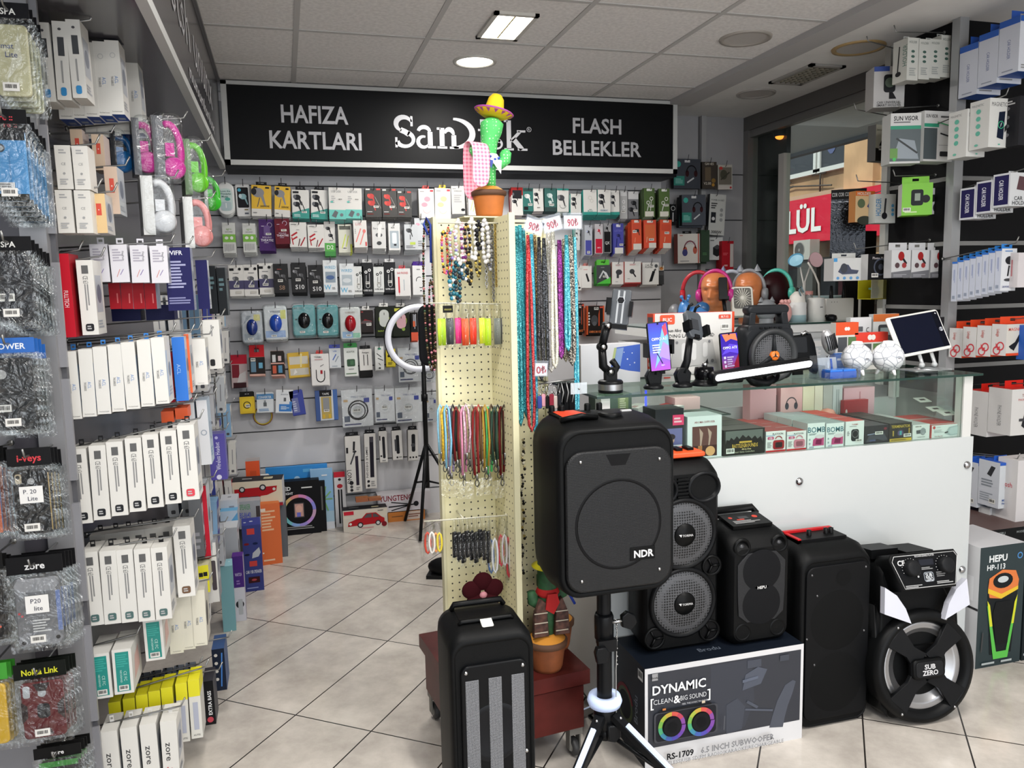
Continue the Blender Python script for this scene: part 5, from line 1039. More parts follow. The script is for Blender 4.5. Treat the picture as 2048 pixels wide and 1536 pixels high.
rail(876,446,1000,446,QY,'thin rail carrying the bead bracelets at the column top');rail(858,606,1012,608,QY-.01,'thin rail carrying the neon cord bags');rail(876,812,1016,812,QY-.01,'thin rail carrying the braided straps');rail(848,1043,1020,1030,QY-.03,'thin rail carrying the bagged cords')
_bead={}
def beads(mb,pts,r,cols,step=1.9):
    P=[V(p_)for p_ in pts];d=0;k=0;nxt=0
    for i in range(len(P)-1):
        L=(P[i+1]-P[i]).length
        while nxt <= d+L:
            q=P[i].lerp(P[i+1],(nxt-d)/L if L else 0);rr=r*(1+.12*((k*7)% 3-1));mb.ball(q,rr,mat(cols[k % len(cols)],.25),7,5);k += 1;nxt += rr*step
        d += L
def loop(w_,h_,n=14,yw=.006):
    return [(w_/2*math.sin(2*PI*i/n),yw*math.cos(2*PI*i/n),-h_/2+h_/2*math.cos(2*PI*i/n))for i in range(n+1)]
def strand(px,t_,b_,y,w_,r,cols,label,name='bracelet',cat='bracelet',group=None):
    a=PY(px,t_,y);h_=a.z-PY(px,b_,y).z;m_=MB();beads(m_,loop(w_,h_,16),r*1.2,cols);return tag(m_.build(name,loc=a),label,cat,group or 'bead bracelets on the column')
for i,(px,t_,b_,w_,r_,cols,lb)in enumerate((
  (888,462,548,.016,.0034,('e86a4a','2a2a2a','e0c03a','8a3aa0','e0609a','e86a4a'),'coral and multicoloured bead bracelet, leftmost on the top rail'),
  (897,455,550,.012,.0024,('7a5a34','b8985a','c83a2a'),'thin brown gold bead bracelet beside the coral one'),
  (905,458,520,.018,.004,('b8d8b8','e8b0b8','e8e0c8','8a7ac0'),'pastel green and pink bead bracelet on the top rail'),
  (917,440,528,.02,.0058,('e8e6e2','d4d2ce'),'white marbled bead bracelet left of the black and gold one'),
  (926,446,524,.012,.004,('e8a8b0','e8e2da','6a2a6a'),'pink and white bead bracelet between two white ones'),
  (934,448,510,.014,.004,('1c1c1c','c0a050','2a2622'),'black and gold bead bracelet on the top rail'),
  (944,438,520,.02,.0064,('f0eeea','d8d6d2','f0eeea'),'largest white bead bracelet at the middle of the top rail'),
  (958,443,500,.016,.0058,('141416','2a2a2e'),'shiny black bead bracelet on the top rail'),
  (970,440,526,.018,.0058,('eeecea','cac8c6'),'white bead bracelet right of the shiny black one'),
  (977,452,540,.012,.004,('8c8c90','5a5a60','b8b8bc'),'grey bead bracelet near the steel chains'),
  (902,520,600,.012,.0054,('1e6a7a','e4e2de','2a8296','1a4a58'),'long teal and white bead bracelet hanging low on the left'),
  (914,515,606,.012,.005,('1a4a58','2a2a2e','1e6a7a','38383c'),'long dark teal bead bracelet hanging low beside the teal one'),
  (928,530,560,.016,.0052,('2a6a8a','e0e0e0','24485a'),'small evil eye bead bracelet below the white ones'),
  (938,520,568,.012,.0046,('b89a4a','1a1a1a','2a2a26'),'black and gold beads with dark pendant under the white bracelet'),
  (955,505,552,.012,.004,('c0a848','2a2620','8a7a3a'),'yellow and black bead bracelet hanging behind the chain'))):
    strand(px,t_,b_,QY-.004*(i % 3),w_,r_,cols,lb)
for px,t_,b_,r_,c,lb in ((972,512,580,.0034,'c9c9c9','chunky silver chain with a ring at its end'),(984,448,605,.003,'8a8a8c','long dark steel chain hanging at the right'),(990,448,575,.0022,'c0a04a','thin gold chain rightmost on the top rail')):
    a=PY(px,t_,QY+.01);h_=a.z-PY(px,b_,QY+.01).z;m_=MB();n=int(h_/(r_*2.6))
    for k in range(n):
        z=-h_*k/n;q=[((r_*1.2*math.cos(2*PI*j/8))if k % 2 else 0,0 if k % 2 else r_*1.2*math.cos(2*PI*j/8),z-r_*2*math.sin(2*PI*j/8))for j in range(8)]
        m_.tube(q,r_*.45,mat(c,.25,.9),4,closed=True)
    tag(m_.build('chain',loc=a),lb,'chain','chains on the column')
strand(853,440,742,2.36,.03,.0032,('3a2a1a','6a5a3a','2a4a2a','2a2018','c87a7a','3a2a1a','4a3a24'),'long brown and green bead necklace hanging left of the column','necklace','necklace','necklaces on the column')
strand(862,560,740,2.35,.016,.003,('2a2018','5a4a2a','3a2a1a','d88a9a'),'shorter dark bead necklace with pink beads left of the column','necklace','necklace','necklaces on the column')
m_=MB();m_.tube([(0,0,0),(-.012,0,.03),(-.004,0,.05),(.008,0,.03),(.006,0,-.08)],.0035,mat('1c3a9a',.5),6);tag(m_.build('cord',loc=PY(856,470,2.35)),'dark blue cord loop above the brown bead necklace','cord')
m_=MB();m_.prism(rrect(-.032,-.17,.032,.02,.03,6),0,.02,mat('15161a',.7),bev=.008);tag(m_.build('pouch',loc=PY(857,622,2.44)),'black soft pouch hanging behind the brown bead necklace','pouch')
def bagged(px,t_,b_,y,w_,cols,label,kind,group,sw=0):
    a=PY(px,t_,y);h_=a.z-PY(px,b_,y).z;o=empty('bagged_cord',a,label,'packaged cord',group,rz=sw)
    m_=MB();n=5;vs=[];
    for k in range(n+1):
        z=-h_*k/n;ww=w_/2*(.55+.45*min(1,k/1.5));th=.003+.006*math.sin(PI*min(1,k/n*1.05))
        for x,yy in ((-ww,0),(0,-th),(ww,0),(0,th)):vs.append((x,yy,z))
    fs=[(4*k+i,4*k+(i+1)% 4,4*k+4+(i+1)% 4,4*k+4+i)for k in range(n)for i in range(4)]
    m_.add(vs,fs,BAG,1);m_.build('bag',o)
    m_=MB()
    for j,c in enumerate(cols):
        x=w_*.5*((j+.5)/len(cols)-.5)*1.2
        if kind =='cord':
            for q in range(3):m_.tube([(x+.003*(q-1),-.002,-h_*.34),(x+.004*(q-1),-.004,-h_*.6),(x+.003*(q-1),-.002,-h_*.93)],.0028,c,5)
        elif kind =='loop':m_.tube([(x+w_*.2*math.sin(2*PI*k/10),-.002*j,-h_*.62+h_*.3*math.cos(2*PI*k/10))for k in range(10)],.0034,c,5,closed=True)
        else:m_.box(x-.0035,x+.0035,-.003,.003,-h_*.93,-h_*.3,c)
    m_.build('cord_bundle',o);return o
for i,(px,w_,cols,lb)in enumerate(((882,.036,('c8e83a','b4dc2a'),'bag of lime green cords, leftmost on the neon rail'),(898,.03,('3a3e42','4a4e52'),'bag of charcoal cords with a black tag on the neon rail'),(914,.026,('e83a86','d82a78'),'bag of hot pink cords on the neon rail'),(929,.028,('f4552a','f06a3a'),'bag of orange cords beside the pink bag'),(944,.028,('f4481e','ee3a22'),'bag of red orange cords at the middle of the neon rail'),(962,.026,('e8e83a','d8f03a'),'bag of yellow cords on the neon rail'),(974,.026,('c8f01e','d4f43a'),'bag of fluorescent yellow-green cords on the neon rail'),(993,.028,('7a8078','8a9088'),'bag of grey green cords near the column edge'),(1006,.026,('3a4048','4a505a'),'bag of dark slate cords rightmost on the neon rail'))):
    bagged(px,606,697-2*(i % 3),QY-.012-.004*(i % 2),w_,cols,lb,'cord','bagged neon cords',.3*((i % 3)-1))
m_=MB();m_.box(-.017,.012,-.002,0,-.02,0,'141414');m_.art((-.017,-.002,-.02),(1,0,0),(0,0,1),.029,.02,[('T',.5,.5,.35,'moon','a8a040',0,.7)]);tag(m_.build('tag_card',loc=PY(897,611,QY-.03)),'small black tag card on the charcoal cord bag','tag')
SC=['8ac4de','d8b02a','86c8e8','b8a8d0','2a2c2e','7a2a2a','3a4a34','d88aa8','e8c4d4','c8b88a','8a8478','8a2a2a','a83a2a','6a4a2a','b8902a','5ad87a','5a4634','2a4a3a','26342c','6a1e1e','3a2a22','24201e']
SD=['sky blue','yellow beaded','pale blue','lilac patterned','charcoal','maroon','moss green','rose','pink white checked','tan plaid','grey','dark red','brick red','brown','mustard','neon green','umber','bottle green','dark green','oxblood','dark brown','black brown']
for i in range(22):
    px=880+6.4*i;a=PY(px,812+5*(i % 2),QY-.012-.006*(i % 3));bt=905+14*((i*5)% 4);h_=a.z-PY(px,bt,QY).z
    o=empty('wrist_strap',a,'%s braided wrist strap, %s from the left on the strap rail' % (SD[i],(N+['eighteenth','nineteenth','twentieth','twenty-first','twenty-second'])[i]),'strap','braided wrist straps',rz=.5*math.sin(i*2.1))
    m_=MB();c2=mat(SC[i],.55,noise=.5 if i in (1,3,8,9)else .15,nscale=160);wv=.004*math.sin(i)
    m_.tube([(-.006,0,-h_),(-.008+wv,0,-h_*.5),(-.007,0,-.012),(0,0,.004),(.007,0,-.012),(.008+wv,0,-h_*.55),(.006,0,-h_*.96)],.0032+.0008*(i % 2),c2,6);m_.build('braid',o)
    m_=MB();m_.tube([(0,0,-h_+.004),(0,0,-h_-.014)],.004,mat('8a8a86',.3,.8),6);m_.tube([(.006*math.sin(2*PI*k/8),0,-h_-.024+.01*math.cos(2*PI*k/8))for k in range(8)],.0015,mat('4a4a4a',.3,.8),5,closed=True);m_.build('metal_clip',o)
for i,(px,t_)in enumerate(((900,958),(930,962),(968,955),(998,960))):
    a=PY(px,t_,QY-.02);m_=MB();m_.box(-.026,.026,-.001,.001,-.055,0,clear('empty_pocket','f2eecc',.1,.7,.14));tag(m_.build('clear_pocket',loc=a,rz=.15*i-.2),'empty clear pocket below the straps, %s from the left' % N[i],'pocket','empty clear pockets')
for i,(px,t_,b_,w_,cols,kind,lb)in enumerate(((858,1042,1112,.04,('c8402a','e8e2da'),'loop','bag with a red and white loop cord, leftmost on the lowest rail'),(874,1046,1108,.034,('e89a5a','e8d23a'),'loop','bag with orange and yellow loop cords'),(984,1040,1155,.042,('4a6a9a','e0e2e6'),'loop','bag with a blue and white loop cord'),(1004,1036,1140,.036,('c03a44','c8c4c4'),'loop','bag with a red and grey loop cord near the column edge'),(1018,1032,1165,.03,('b8303a','d8d4d0'),'loop','bag with a red and white cord, rightmost on the lowest rail'))):
    bagged(px,t_,b_,QY-.035,w_,cols,lb,kind,'bagged loop cords')
for i in range(9):bagged(908+8.5*i,1040-1*i,1120+6*(i % 3),QY-.04-.004*(i % 2),.026,('17181b','222428'),'bag of black cords, %s from the left of the black ones' % N[i],'bar','bagged black cords',.7)
def glit(c,sp):
    k=('glit',c,sp)
    if k in _mc:return _mc[k]
    m,t,p=newmat('glitter_'+c);tc=t.nodes.new('ShaderNodeTexCoord');v=t.nodes.new('ShaderNodeTexVoronoi');v.inputs['Scale'].default_value=420;t.links.new(tc.outputs['Object'],v.inputs['Vector'])
    r=t.nodes.new('ShaderNodeValToRGB');r.color_ramp.elements[0].color=lin(c);r.color_ramp.elements[1].color=lin(sp);r.color_ramp.elements[0].position=.5;r.color_ramp.elements[1].position=.95
    s_=t.nodes.new('ShaderNodeSeparateColor');t.links.new(v.outputs['Color'],s_.inputs[0]);t.links.new(s_.outputs[0],r.inputs[0]);t.links.new(r.outputs[0],p.inputs['Base Color']);p.inputs['Roughness'].default_value=.2;p.inputs['Metallic'].default_value=.2
    b=t.nodes.new('ShaderNodeBump');b.inputs['Strength'].default_value=.6;b.inputs['Distance'].default_value=.003;t.links.new(v.outputs['Distance'],b.inputs['Height']);t.links.new(b.outputs[0],p.inputs['Normal'])
    _mc[k]=m;return m
for i,(px,t_,b_,w_,r_,c,sp_,lb)in enumerate((
  (1033,452,850,.012,.004,'12707a','6ad0d8','leftmost teal glitter necklace beside the column edge'),(1040,450,822,.014,.004,'167a86','5ac8d0','teal glitter necklace second from the column edge'),(1047,456,838,.01,.0038,'0e6068','4ab8c4','dark teal glitter necklace left of the red one'),
  (1056,470,862,.022,.0032,'a81820','f06a6a','long red glitter necklace hanging on the column rail'),(1063,468,866,.014,.0036,'2a9ab8','9ae4f0','light blue glitter necklace crossing the red one'),(1070,470,700,.01,.003,'5a3a20','d8b878','brown and gold glitter necklace'),
  (1078,474,760,.012,.0034,'141416','5a5a60','matt black necklace left of the silver ones'),(1088,476,745,.014,.0036,'1a1c1e','6a7078','black sparkling necklace beside the silver ones'),
  (1098,462,742,.024,.0034,'b8b4a4','ffffff','silver white glitter necklace with wide loop'),(1106,460,735,.016,.0034,'c4c0b0','fffff0','narrower silver white glitter necklace'),(1119,480,715,.01,.0046,'5a1258','b84ab8','purple bead necklace right of the silver white ones'),
  (1128,478,722,.014,.003,'4a4636','d8d0b0','olive sparkling necklace right of the purple one'),(1133,470,700,.012,.0036,'1e8a9a','8ae4f0','turquoise glitter necklace under the right price card'),(1141,470,728,.016,.0046,'2a2a2a','e0d8c8','black and pearl mixed bead necklace'),(1150,474,846,.01,.003,'2a9ab4','9af0fa','thin long turquoise glitter necklace hanging furthest right'))):
    y=2.27+.012*(i % 3);a=PY(px,t_,y);h_=a.z-PY(px,b_,y).z
    m_=MB();m_.tube([(0,.002,0),(-w_*.3,0,-h_*.3),(-w_/2,0,-h_*.85),(-w_*.35,0,-h_*.97),(0,-.002,-h_),(w_*.35,0,-h_*.97),(w_/2,0,-h_*.85),(w_*.3,0,-h_*.3),(.001,.004,0)],r_*1.45,glit(c,sp_),7);
    tag(m_.build('necklace',loc=a,rz=.1),lb,'necklace','glitter necklaces on the column')
m_=MB();a=PY(1030,446,2.3);c=PY(1160,446,2.3);m_.tube([(0,0,0),c-a],.003,STEEL,6);m_.tube([(c-a)*.5,(c-a)*.5+V((0,.085,0))],.003,STEEL,6);tag(m_.build('hanging_rail',loc=a),'steel rail carrying the glitter necklaces','rail','rails on the pegboard column')
for l,t_,r_,b_,tilt,txt,lb in ((1046,432,1082,465,-.35,'90₺','tilted white price card with red numerals, nearest the column edge'),(1089,428,1126,461,.25,'90₺','white price card with red numerals between the two others'),(1128,431,1163,457,0,'90₺','straight white price card with red numerals at the right'),(1070,727,1094,752,-.05,'0₺','small white price card with red numerals low among the necklaces')):
    y=2.225;a=PY(l,b_,y);c=PY(r_,b_,y);zt=PY(l,t_,y).z;w_=c.x-a.x;h_=(zt-a.z)*(.8 if abs(tilt)>.1 else 1)
    o=empty('price_card',((a.x+c.x)/2,y,a.z),lb,'price card','price cards on the necklaces',ry=-tilt)
    m_=MB();m_.box(-w_/2,w_/2,0,.0012,0,h_,'eceaee');m_.art((-w_/2,0,0),(1,0,0),(0,0,1),w_,h_,[('T',.5,.48,.58,txt,'b8102e',4,.9,.025)]);m_.build('card',o)
    m_=MB();m_.box(-w_/2-.003,w_/2+.003,-.0025,.004,-.003,h_+.008,clear('card_sleeve','f4f6fa',.06));m_.build('sleeve',o)
m_=MB();m_.box(-.026,.026,0,.002,0,.034,clear('card_sleeve2','dfe6ea',.12,0,.25));m_.ball((.0,-.002,.016),.003,SCREW,8,6);tag(m_.build('card_holder',loc=PY(1158,788,2.23)),'empty clear card holder below the necklaces','card holder')
m_=MB();a=PY(1078,768,2.28);c=PY(1150,758,2.28);m_.tube([(0,0,0),c-a],.003,STEEL,6);m_.tube([(c-a)*.3,(c-a)*.3+V((-.02,.1,0))],.003,STEEL,6);tag(m_.build('hanging_rail',loc=a),'steel rail carrying the key chains','rail','rails on the pegboard column')
for i,(px,c,nm)in enumerate(((1078,'2a3a8a','navy'),(1086,'d89aa8','pink'),(1094,'1c1c1e','black'),(1102,'8a2a3a','crimson'),(1110,'c9b8b0','beige'),(1118,'24242a','charcoal'))):
    a=PY(px,772-(i % 2)*4,2.255);m_=MB();m_.tube([(.008*math.sin(2*PI*k/10),0,-.012+.012*math.cos(2*PI*k/10))for k in range(10)],.0012,SCREW,5,closed=True);m_.tube([(.004,0,-.022),(.003,0,-.032)],.002,SCREW,5);m_.prism(rrect(-.006,-.068,.008,-.03,.004),-.003,.003,c,bev=.0015)
    tag(m_.build('key_chain',loc=a,rz=.4*(i % 3)),'%s key chain on a ring below the necklaces' % nm,'key chain','key chains on the column')
for i,px in enumerate((1122,1132,1143)):
    a=PY(px,765,2.29);m_=MB();m_.prism(rrect(-.012,-.12,.012,0,.008),0,.006,mat('121214',.4),bev=.002);m_.tube([(0,-.002,0),(.006,-.004,-.03),(0,-.004,-.06)],.002,'a8a8a8',5);tag(m_.build('phone_strap',loc=a),'black phone strap on its card, %s from the key chains' % N[i],'strap','black phone straps')
for i in range(4):
    a=PY(1046-2*(i % 2),880+70*i,2.33);m_=MB();c=('c9b98a','2a2a2e','b8a050','3a3a40')[i];beads(m_,[(.004*math.sin(k),0,-.012*k)for k in range(9)],.005,(c,'2a2620','d8d0b8'));tag(m_.build('bead_charm',loc=a),'bead charm hanging low behind the big loudspeaker, %s from the top' % N[i],'charm','bead charms on the column')
GRN,t,p=newmat('plush_green');tc=t.nodes.new('ShaderNodeTexCoord');v=t.nodes.new('ShaderNodeTexVoronoi');v.inputs['Scale'].default_value=110;v.inputs['Randomness'].default_value=.3;t.links.new(tc.outputs['Object'],v.inputs['Vector'])
r=t.nodes.new('ShaderNodeValToRGB');r.color_ramp.elements[0].position=.12;r.color_ramp.elements[1].position=.3;r.color_ramp.elements[0].color=lin('c8f0c0');r.color_ramp.elements[1].color=lin('4cb860');t.links.new(v.outputs['Distance'],r.inputs[0]);t.links.new(r.outputs[0],p.inputs['Base Color']);p.inputs['Roughness'].default_value=.7
DGR=mat('2a5a34',.7,noise=.3,nscale=60)
def cactus(loc,label,s=1,body=GRN,full=True,rz=0):
    o=empty('plush_cactus',loc,label,'plush toy',rz=rz);T=Matrix.Scale(s,4)
    b=MB();b.T=T;TER=mat('c8722e',.7,noise=.15,nscale=20)if full else mat('8a4a22',.7,noise=.25,nscale=20)
    b.lathe([(.0,0),(.038,0),(.042,.01),(.05,.068)],TER,28);b.lathe([(.05,.066),(.055,.068),(.056,.08),(.05,.084)],mat('5a3a24',.7),28);b.lathe([(.05,.083),(.03,.096),(0,.1)],mat('d8902e',.8),28);b.build('pot',o)
    b=MB();b.T=T;P=[(.004,0,.09),(.004,0,.14),(.002,0,.19),(.006,0,.235),(.012,0,.265),(.016,0,.29),(.016,0,.305)];b.tube(P,[.019,.02,.024,.026,.034,.036,.02],body,18)
    if full:
        b.tube([(.012,0,.165),(.04,0,.166),(.056,0,.18),(.058,0,.2),(.056,0,.212)],[.012,.016,.019,.019,.01],body,12)
        b.tube([(-.01,0,.18),(-.034,0,.19),(-.045,0,.21),(-.046,0,.225)],[.012,.015,.016,.009],body,12)
    else:
        b.tube([(-.012,0,.17),(-.036,0,.19),(-.04,0,.215)],[.012,.016,.01],body,10);b.tube([(.02,0,.19),(.044,0,.2),(.05,0,.24)],[.012,.016,.01],body,10)
    o2=b.build('cactus_body',o)
    return o,T
o,T=cactus(V((.608,2.372,CZ+.0045)),'plush green cactus with yellow sombrero standing on the pegboard column',.95)
b=MB();YEL=mat('f2cc10',.7)
b.T=Matrix.Translation((.018,0,.292))@ Matrix.Rotation(.22,4,'Y')
b.lathe([(.0,.0),(.034,.002),(.056,.014),(.058,.017),(.038,.009),(.03,.018),(.023,.056),(.014,.068),(0,.071)],YEL,30);h_=b.build('sombrero',o)
b=MB();b.T=Matrix.Translation((.018,0,.292))@ Matrix.Rotation(.22,4,'Y')
for k in range(14):
    a0,a1=2*PI*k/14,2*PI*(k+.5)/14;am=(a0+a1)/2
    b.poly([(.0565*math.cos(a0),.0565*math.sin(a0),.0135),(.0565*math.cos(a1),.0565*math.sin(a1),.0135),(.043*math.cos(am),.043*math.sin(am),.006)],mat('b04aa0',.7))
b.lathe([(.0575,.015),(.06,.018),(.0575,.02)],mat('b04aa0',.7),30);b.build('brim_trim',h_)
m2,t,p=newmat('pink_gingham');tc=t.nodes.new('ShaderNodeTexCoord');ch=t.nodes.new('ShaderNodeTexWave');ch.inputs['Scale'].default_value=28;ch.bands_direction='Z';ch2=t.nodes.new('ShaderNodeTexWave');ch2.inputs['Scale'].default_value=28;ch2.bands_direction='X'
t.links.new(tc.outputs['Object'],ch.inputs[0]);t.links.new(tc.outputs['Object'],ch2.inputs[0]);ad=t.nodes.new('ShaderNodeMath');ad.operation='ADD';t.links.new(ch.outputs['Fac'],ad.inputs[0]);t.links.new(ch2.outputs['Fac'],ad.inputs[1])
r=t.nodes.new('ShaderNodeValToRGB');r.color_ramp.elements[0].position=.3;r.color_ramp.elements[1].position=.9;r.color_ramp.elements[0].color=lin('eeb4c2');r.color_ramp.elements[1].color=lin('e06a88');mh=t.nodes.new('ShaderNodeMath');mh.operation='MULTIPLY';mh.inputs[1].default_value=.5;t.links.new(ad.outputs[0],mh.inputs[0]);t.links.new(mh.outputs[0],r.inputs[0]);t.links.new(r.outputs[0],p.inputs['Base Color']);p.inputs['Roughness'].default_value=.8
b=MB();q=[]
for x,y,z in ((-.05,.01,.05),(-.05,.012,.12),(-.05,.01,.195),(-.048,-.004,.222),(-.036,-.034,.216),(-.032,-.042,.19),(-.036,-.05,.14),(-.04,-.052,.082)):q.append((x,y,z))
vs=[]
for x,y,z in q:vs += [(x-.026,y,z),(x+.032,y+.006,z-.004)]
b.add(vs,[(2*k,2*k+1,2*k+3,2*k+2)for k in range(len(q)-1)],m2,1);c_=b.build('gingham_cloth',o);sm_=c_.modifiers.new('s','SOLIDIFY');sm_.thickness=.003;ss=c_.modifiers.new('u','SUBSURF');ss.levels=1;ss.render_levels=2
b=MB();b.lathe([(.025,.155),(.031,.165),(.03,.178),(.025,.186)],mat('e4e6ee',.8),20,(.003,0,0));b.poly([(.0,-.03,.17),(.035,-.028,.165),(.03,-.034,.125)],'e4e6ee');b.poly([(-.012,-.03,.168),(.008,-.032,.164),(.002,-.034,.14)],'2a4aa8')
for k in range(7):b.ball((.003+.0305*math.cos(k*.5-2.7),.0305*math.sin(k*.5-2.7),.168+.004*(k % 3)),(.005,.003,.004),'2a50b8',6,4)
b.build('bandana',o)
def top_of_base(px,py):return PZ(px,py,.2905)
o,T=cactus(V((.715,2.215,.2905)),'plush cactus with yellow hat and plaid vest on the rolling base',1.15,DGR,False)
b=MB();b.T=T;b.lathe([(.0,.31),(.02,.308),(.03,.3),(.034,.285),(.05,.28),(.048,.278),(.032,.28)],mat('d8cc1e',.6),24,(.014,0,0));b.build('hat',o)
b=MB();b.T=T
for x in (.0,.03):b.ball((x,-.034,.268),(.01,.006,.01),'e8e8e4',12,8);b.ball((x,-.039,.268),.004,'101010',8,6)
b.tube([(.006,-.036,.245),(.016,-.038,.24),(.026,-.035,.246)],.002,'1a2a1a',5);b.build('face',o)
PLD=mat('5a3a30',.8,noise=.6,nscale=60);b=MB();b.T=T
for sg in (-1,1):b.prism([(x*sg+.006,z)for x,z in ((.008,.1),(.05,.1),(.046,.16),(.03,.2),(.014,.19))][::sg],-.032,-.012,PLD,bev=.003)
for k in range(3):b.box(.016,.05,-.0335,-.032,.112+.026*k,.1145+.026*k,'c9bca8');b.box(-.042,-.006,-.0335,-.032,.112+.026*k,.1145+.026*k,'c9bca8')
b.build('plaid_vest',o)
b=MB();b.T=T;b.lathe([(.026,.2),(.032,.21),(.026,.222)],mat('b82a2a',.7),18,(.005,0,0));b.prism([(-.012,.175),(.01,.16),(.026,.19),(.02,.215),(-.006,.215)],-.036,-.03,mat('b82a2a',.7));b.build('scarf',o)
o,T=cactus(V((.785,2.345,.2905)),'second plush cactus pot behind the one with the yellow hat',1.15,DGR,False)
b=MB();b.T=T;b.tube([(.03+.02*math.sin(k*1.3),-.03,.25-.02*k+.01*(k % 2))for k in range(7)],.004,mat('2a4ab8',.5),6);b.build('blue_cord',o)
o=empty('plush_flower',(.528,2.255,.2905),'dark red velvet plush flower on a green stem beside the column','plush toy')
b=MB();b.tube([(0,0,0),(.004,0,.1),(0,0,.2)],[.02,.014,.012],mat('3a5a34',.8),10);b.build('stem',o)
b=MB();VR=mat('3a0a12',.9)
for k in range(5):a=2*PI*k/5+.3;b.ball((.036*math.cos(a),-.006,.25+.034*math.sin(a)),(.03,.012,.028),VR,14,10)
b.build('petals',o);b=MB();b.ball((0,-.014,.245),(.012,.008,.01),'d8909a',10,8);b.build('flower_centre',o)
BS=V((.745,4.62,0));o=empty('ring_light',BS,'white ring light on a slim black tripod near the back wall','ring light')
rc=PY(838,676,4.62)-BS
b=MB();b.lathe([(.165,-.012),(.196,-.014),(.198,.008),(.163,.01),(.165,-.012)],mat('d4d6e0',.35,emit=.12),56,rc,'y');b.lathe([(.162,-.016),(.2,-.016),(.2,-.034),(.162,-.034),(.162,-.016)],mat('17181a',.4),56,rc,'y');q=b.build('ring',o);q['label']='frosted white lamp ring'
b=MB();b.tube([(.02,0,.28),(.02,0,1.24)],.014,PB,10);b.tube([(.02,0,.8),(.02,0,.84)],.02,PB,10);b.tube([(.02,0,1.2),(.02,0,1.24)],.018,PB,10);b.build('pole',o)
for sg,(dx,dy)in enumerate(((-.08,.3),(-.06,-.16),(.32,-.05))):
    b=MB();b.tube([(.02,0,.55),(dx,dy,.008)],.01,PB,8);b.tube([(.02,0,.32),((dx+.02)*.5,dy*.5,.28)],.006,PB,6);b.build('leg',o)
b=MB();b.ball((0,0,.05),(.05,.1,.05),mat('111113',.5),16,10);b.box(-.05,.05,-.1,.1,0,.018,mat('1c1c1e',.5));tag(b.build('shoe',loc=PZ(884,1162,0)+V((.04,.06,0)),rz=1.2),'black rounded shoe on the floor behind the column','shoe')
# ================================================================ stock on the back wall
Z5=lambda x,y:(400+x/4.267,340+y/4.267)
Z6=lambda x,y:(400+x/4.267,590+y/4.267)
Z7=lambda x,y:(400+x/4.096,840+y/4.096)
Zc=lambda x,y:(820+x/3.572,190+y/3.572)
Z4=lambda x,y:(1120+x/4.389,350+y/4.389)
Zr=lambda x,y:(1340+x/2.743,y/2.743)
HK=mat('4a4a4e',.4,.7)
def stack(zf,l,t,r_,b_,n,look,where,cols,els,tab=None,d=.022,kind='box',stk=None,name='earphone_box',cat='box',wall=WALLY,tilt=0,side=None,hookup=.03,hk=True,film=0):
    pl,pt=zf(l,t);pr,pb=zf(r_,b_);yf=wall-.03-n*d-(.05 if hk else 0)
    a=PY(pl,(pt+pb)/2,yf);c=PY(pr,(pt+pb)/2,yf);zt=PY((pl+pr)/2,pt,yf).z;zb=PY((pl+pr)/2,pb,yf).z
    w_,h_=c.x-a.x,zt-zb;th=(tab[1]if tab else 0)
    arts={'f':els};
    if side:arts['r']=side
    o=None;g=look+' stack' if n>1 else None
    for k in range(n):
        lab=look+', '+(BACKN[k]+' on the ' if n>1 else 'on the ')+where
        loc=((a.x+c.x)/2+random.uniform(-.002,.002)+k*.0012,yf+k*d*1.02,zb-k*d*.32)
        ry=tilt+random.uniform(-.02,.02)
        if o is None:
            o=carton(name,lab,cat,loc,w_,d*.94,h_,cols,arts,tab=tab,stk=stk,ry=ry,group=g,kind=kind)
            if film:
                fm=MB();fm.prism(rrect(-w_/2-.006,-.006,w_/2+.006,h_+.012,w_*.18,4),-.008,d*.7,BLISTER,bev=.006);f_=fm.build('blister_shell',o);f_['label']='clear plastic shell'
        else:dup(o,loc,lab,ry=ry)
    if hk:
        zz=zb+h_+(th*.55 if tab else-.008);yh=yf-.012
        hook((loc[0],wall,zz-.04),(loc[0],yh,zz),'dark peg hook holding packs, '+(where if wall == WALLY else 'behind the '+' '.join(look.split()[:6])),mt=HK,group='dark peg hooks on the back wall',r=.0022)
    return o
def L(i,row):return '%s hook of the %s' % (N[i],row)
def R(i,row):return '%s hook past necklaces, %s' % (N[i],row)
W,K,TL,GY='e4e2dd','1e1f22','1e9488','9a9b9e'
BLK_T=(K,.02,.55)
def bud(x,y,s,c,c2):return ('D',x,y,s,c,c2)
PICB=[bud(.35,.74,.42,'26272b','5a5c62'),bud(.32,.5,.38,'26272b','5a5c62')]
TR='top row'
stack(Z5,148,100,295,385,3,'white capsule pack with teal print',L(0,TR),('e8eae8','d8dcda'),[('C',.12,.12,.88,.8,.3,'cfe4e0'),('T',.5,.72,.06,'Love the','2a6a66',0,.6),('T',.5,.64,.06,'Wonderful','2a6a66',0,.6),('T',.45,.56,.06,'Music','2a6a66',0,.4),('E',.6,.48,.16,.1,'4aa898'),('C',.2,.14,.8,.4,.1,'b8ccd0'),('R',.46,.22,.52,.36,'eef4f4')],kind='capsule',d=.02)
stack(Z5,310,120,435,400,2,'white rounded pack with black picture',L(1,TR),('dcdcdc','d0d0d0'),[('C',.12,.28,.88,.9,.08,'15161a'),('E',.28,.82,.12,.12,'3aa8c8'),bud(.55,.62,.5,'8ab4bc','c8dce0'),('R',.55,.2,.8,.24,'8a7a4a'),('R',.55,.08,.82,.13,'4a5262')],kind='round',d=.022)
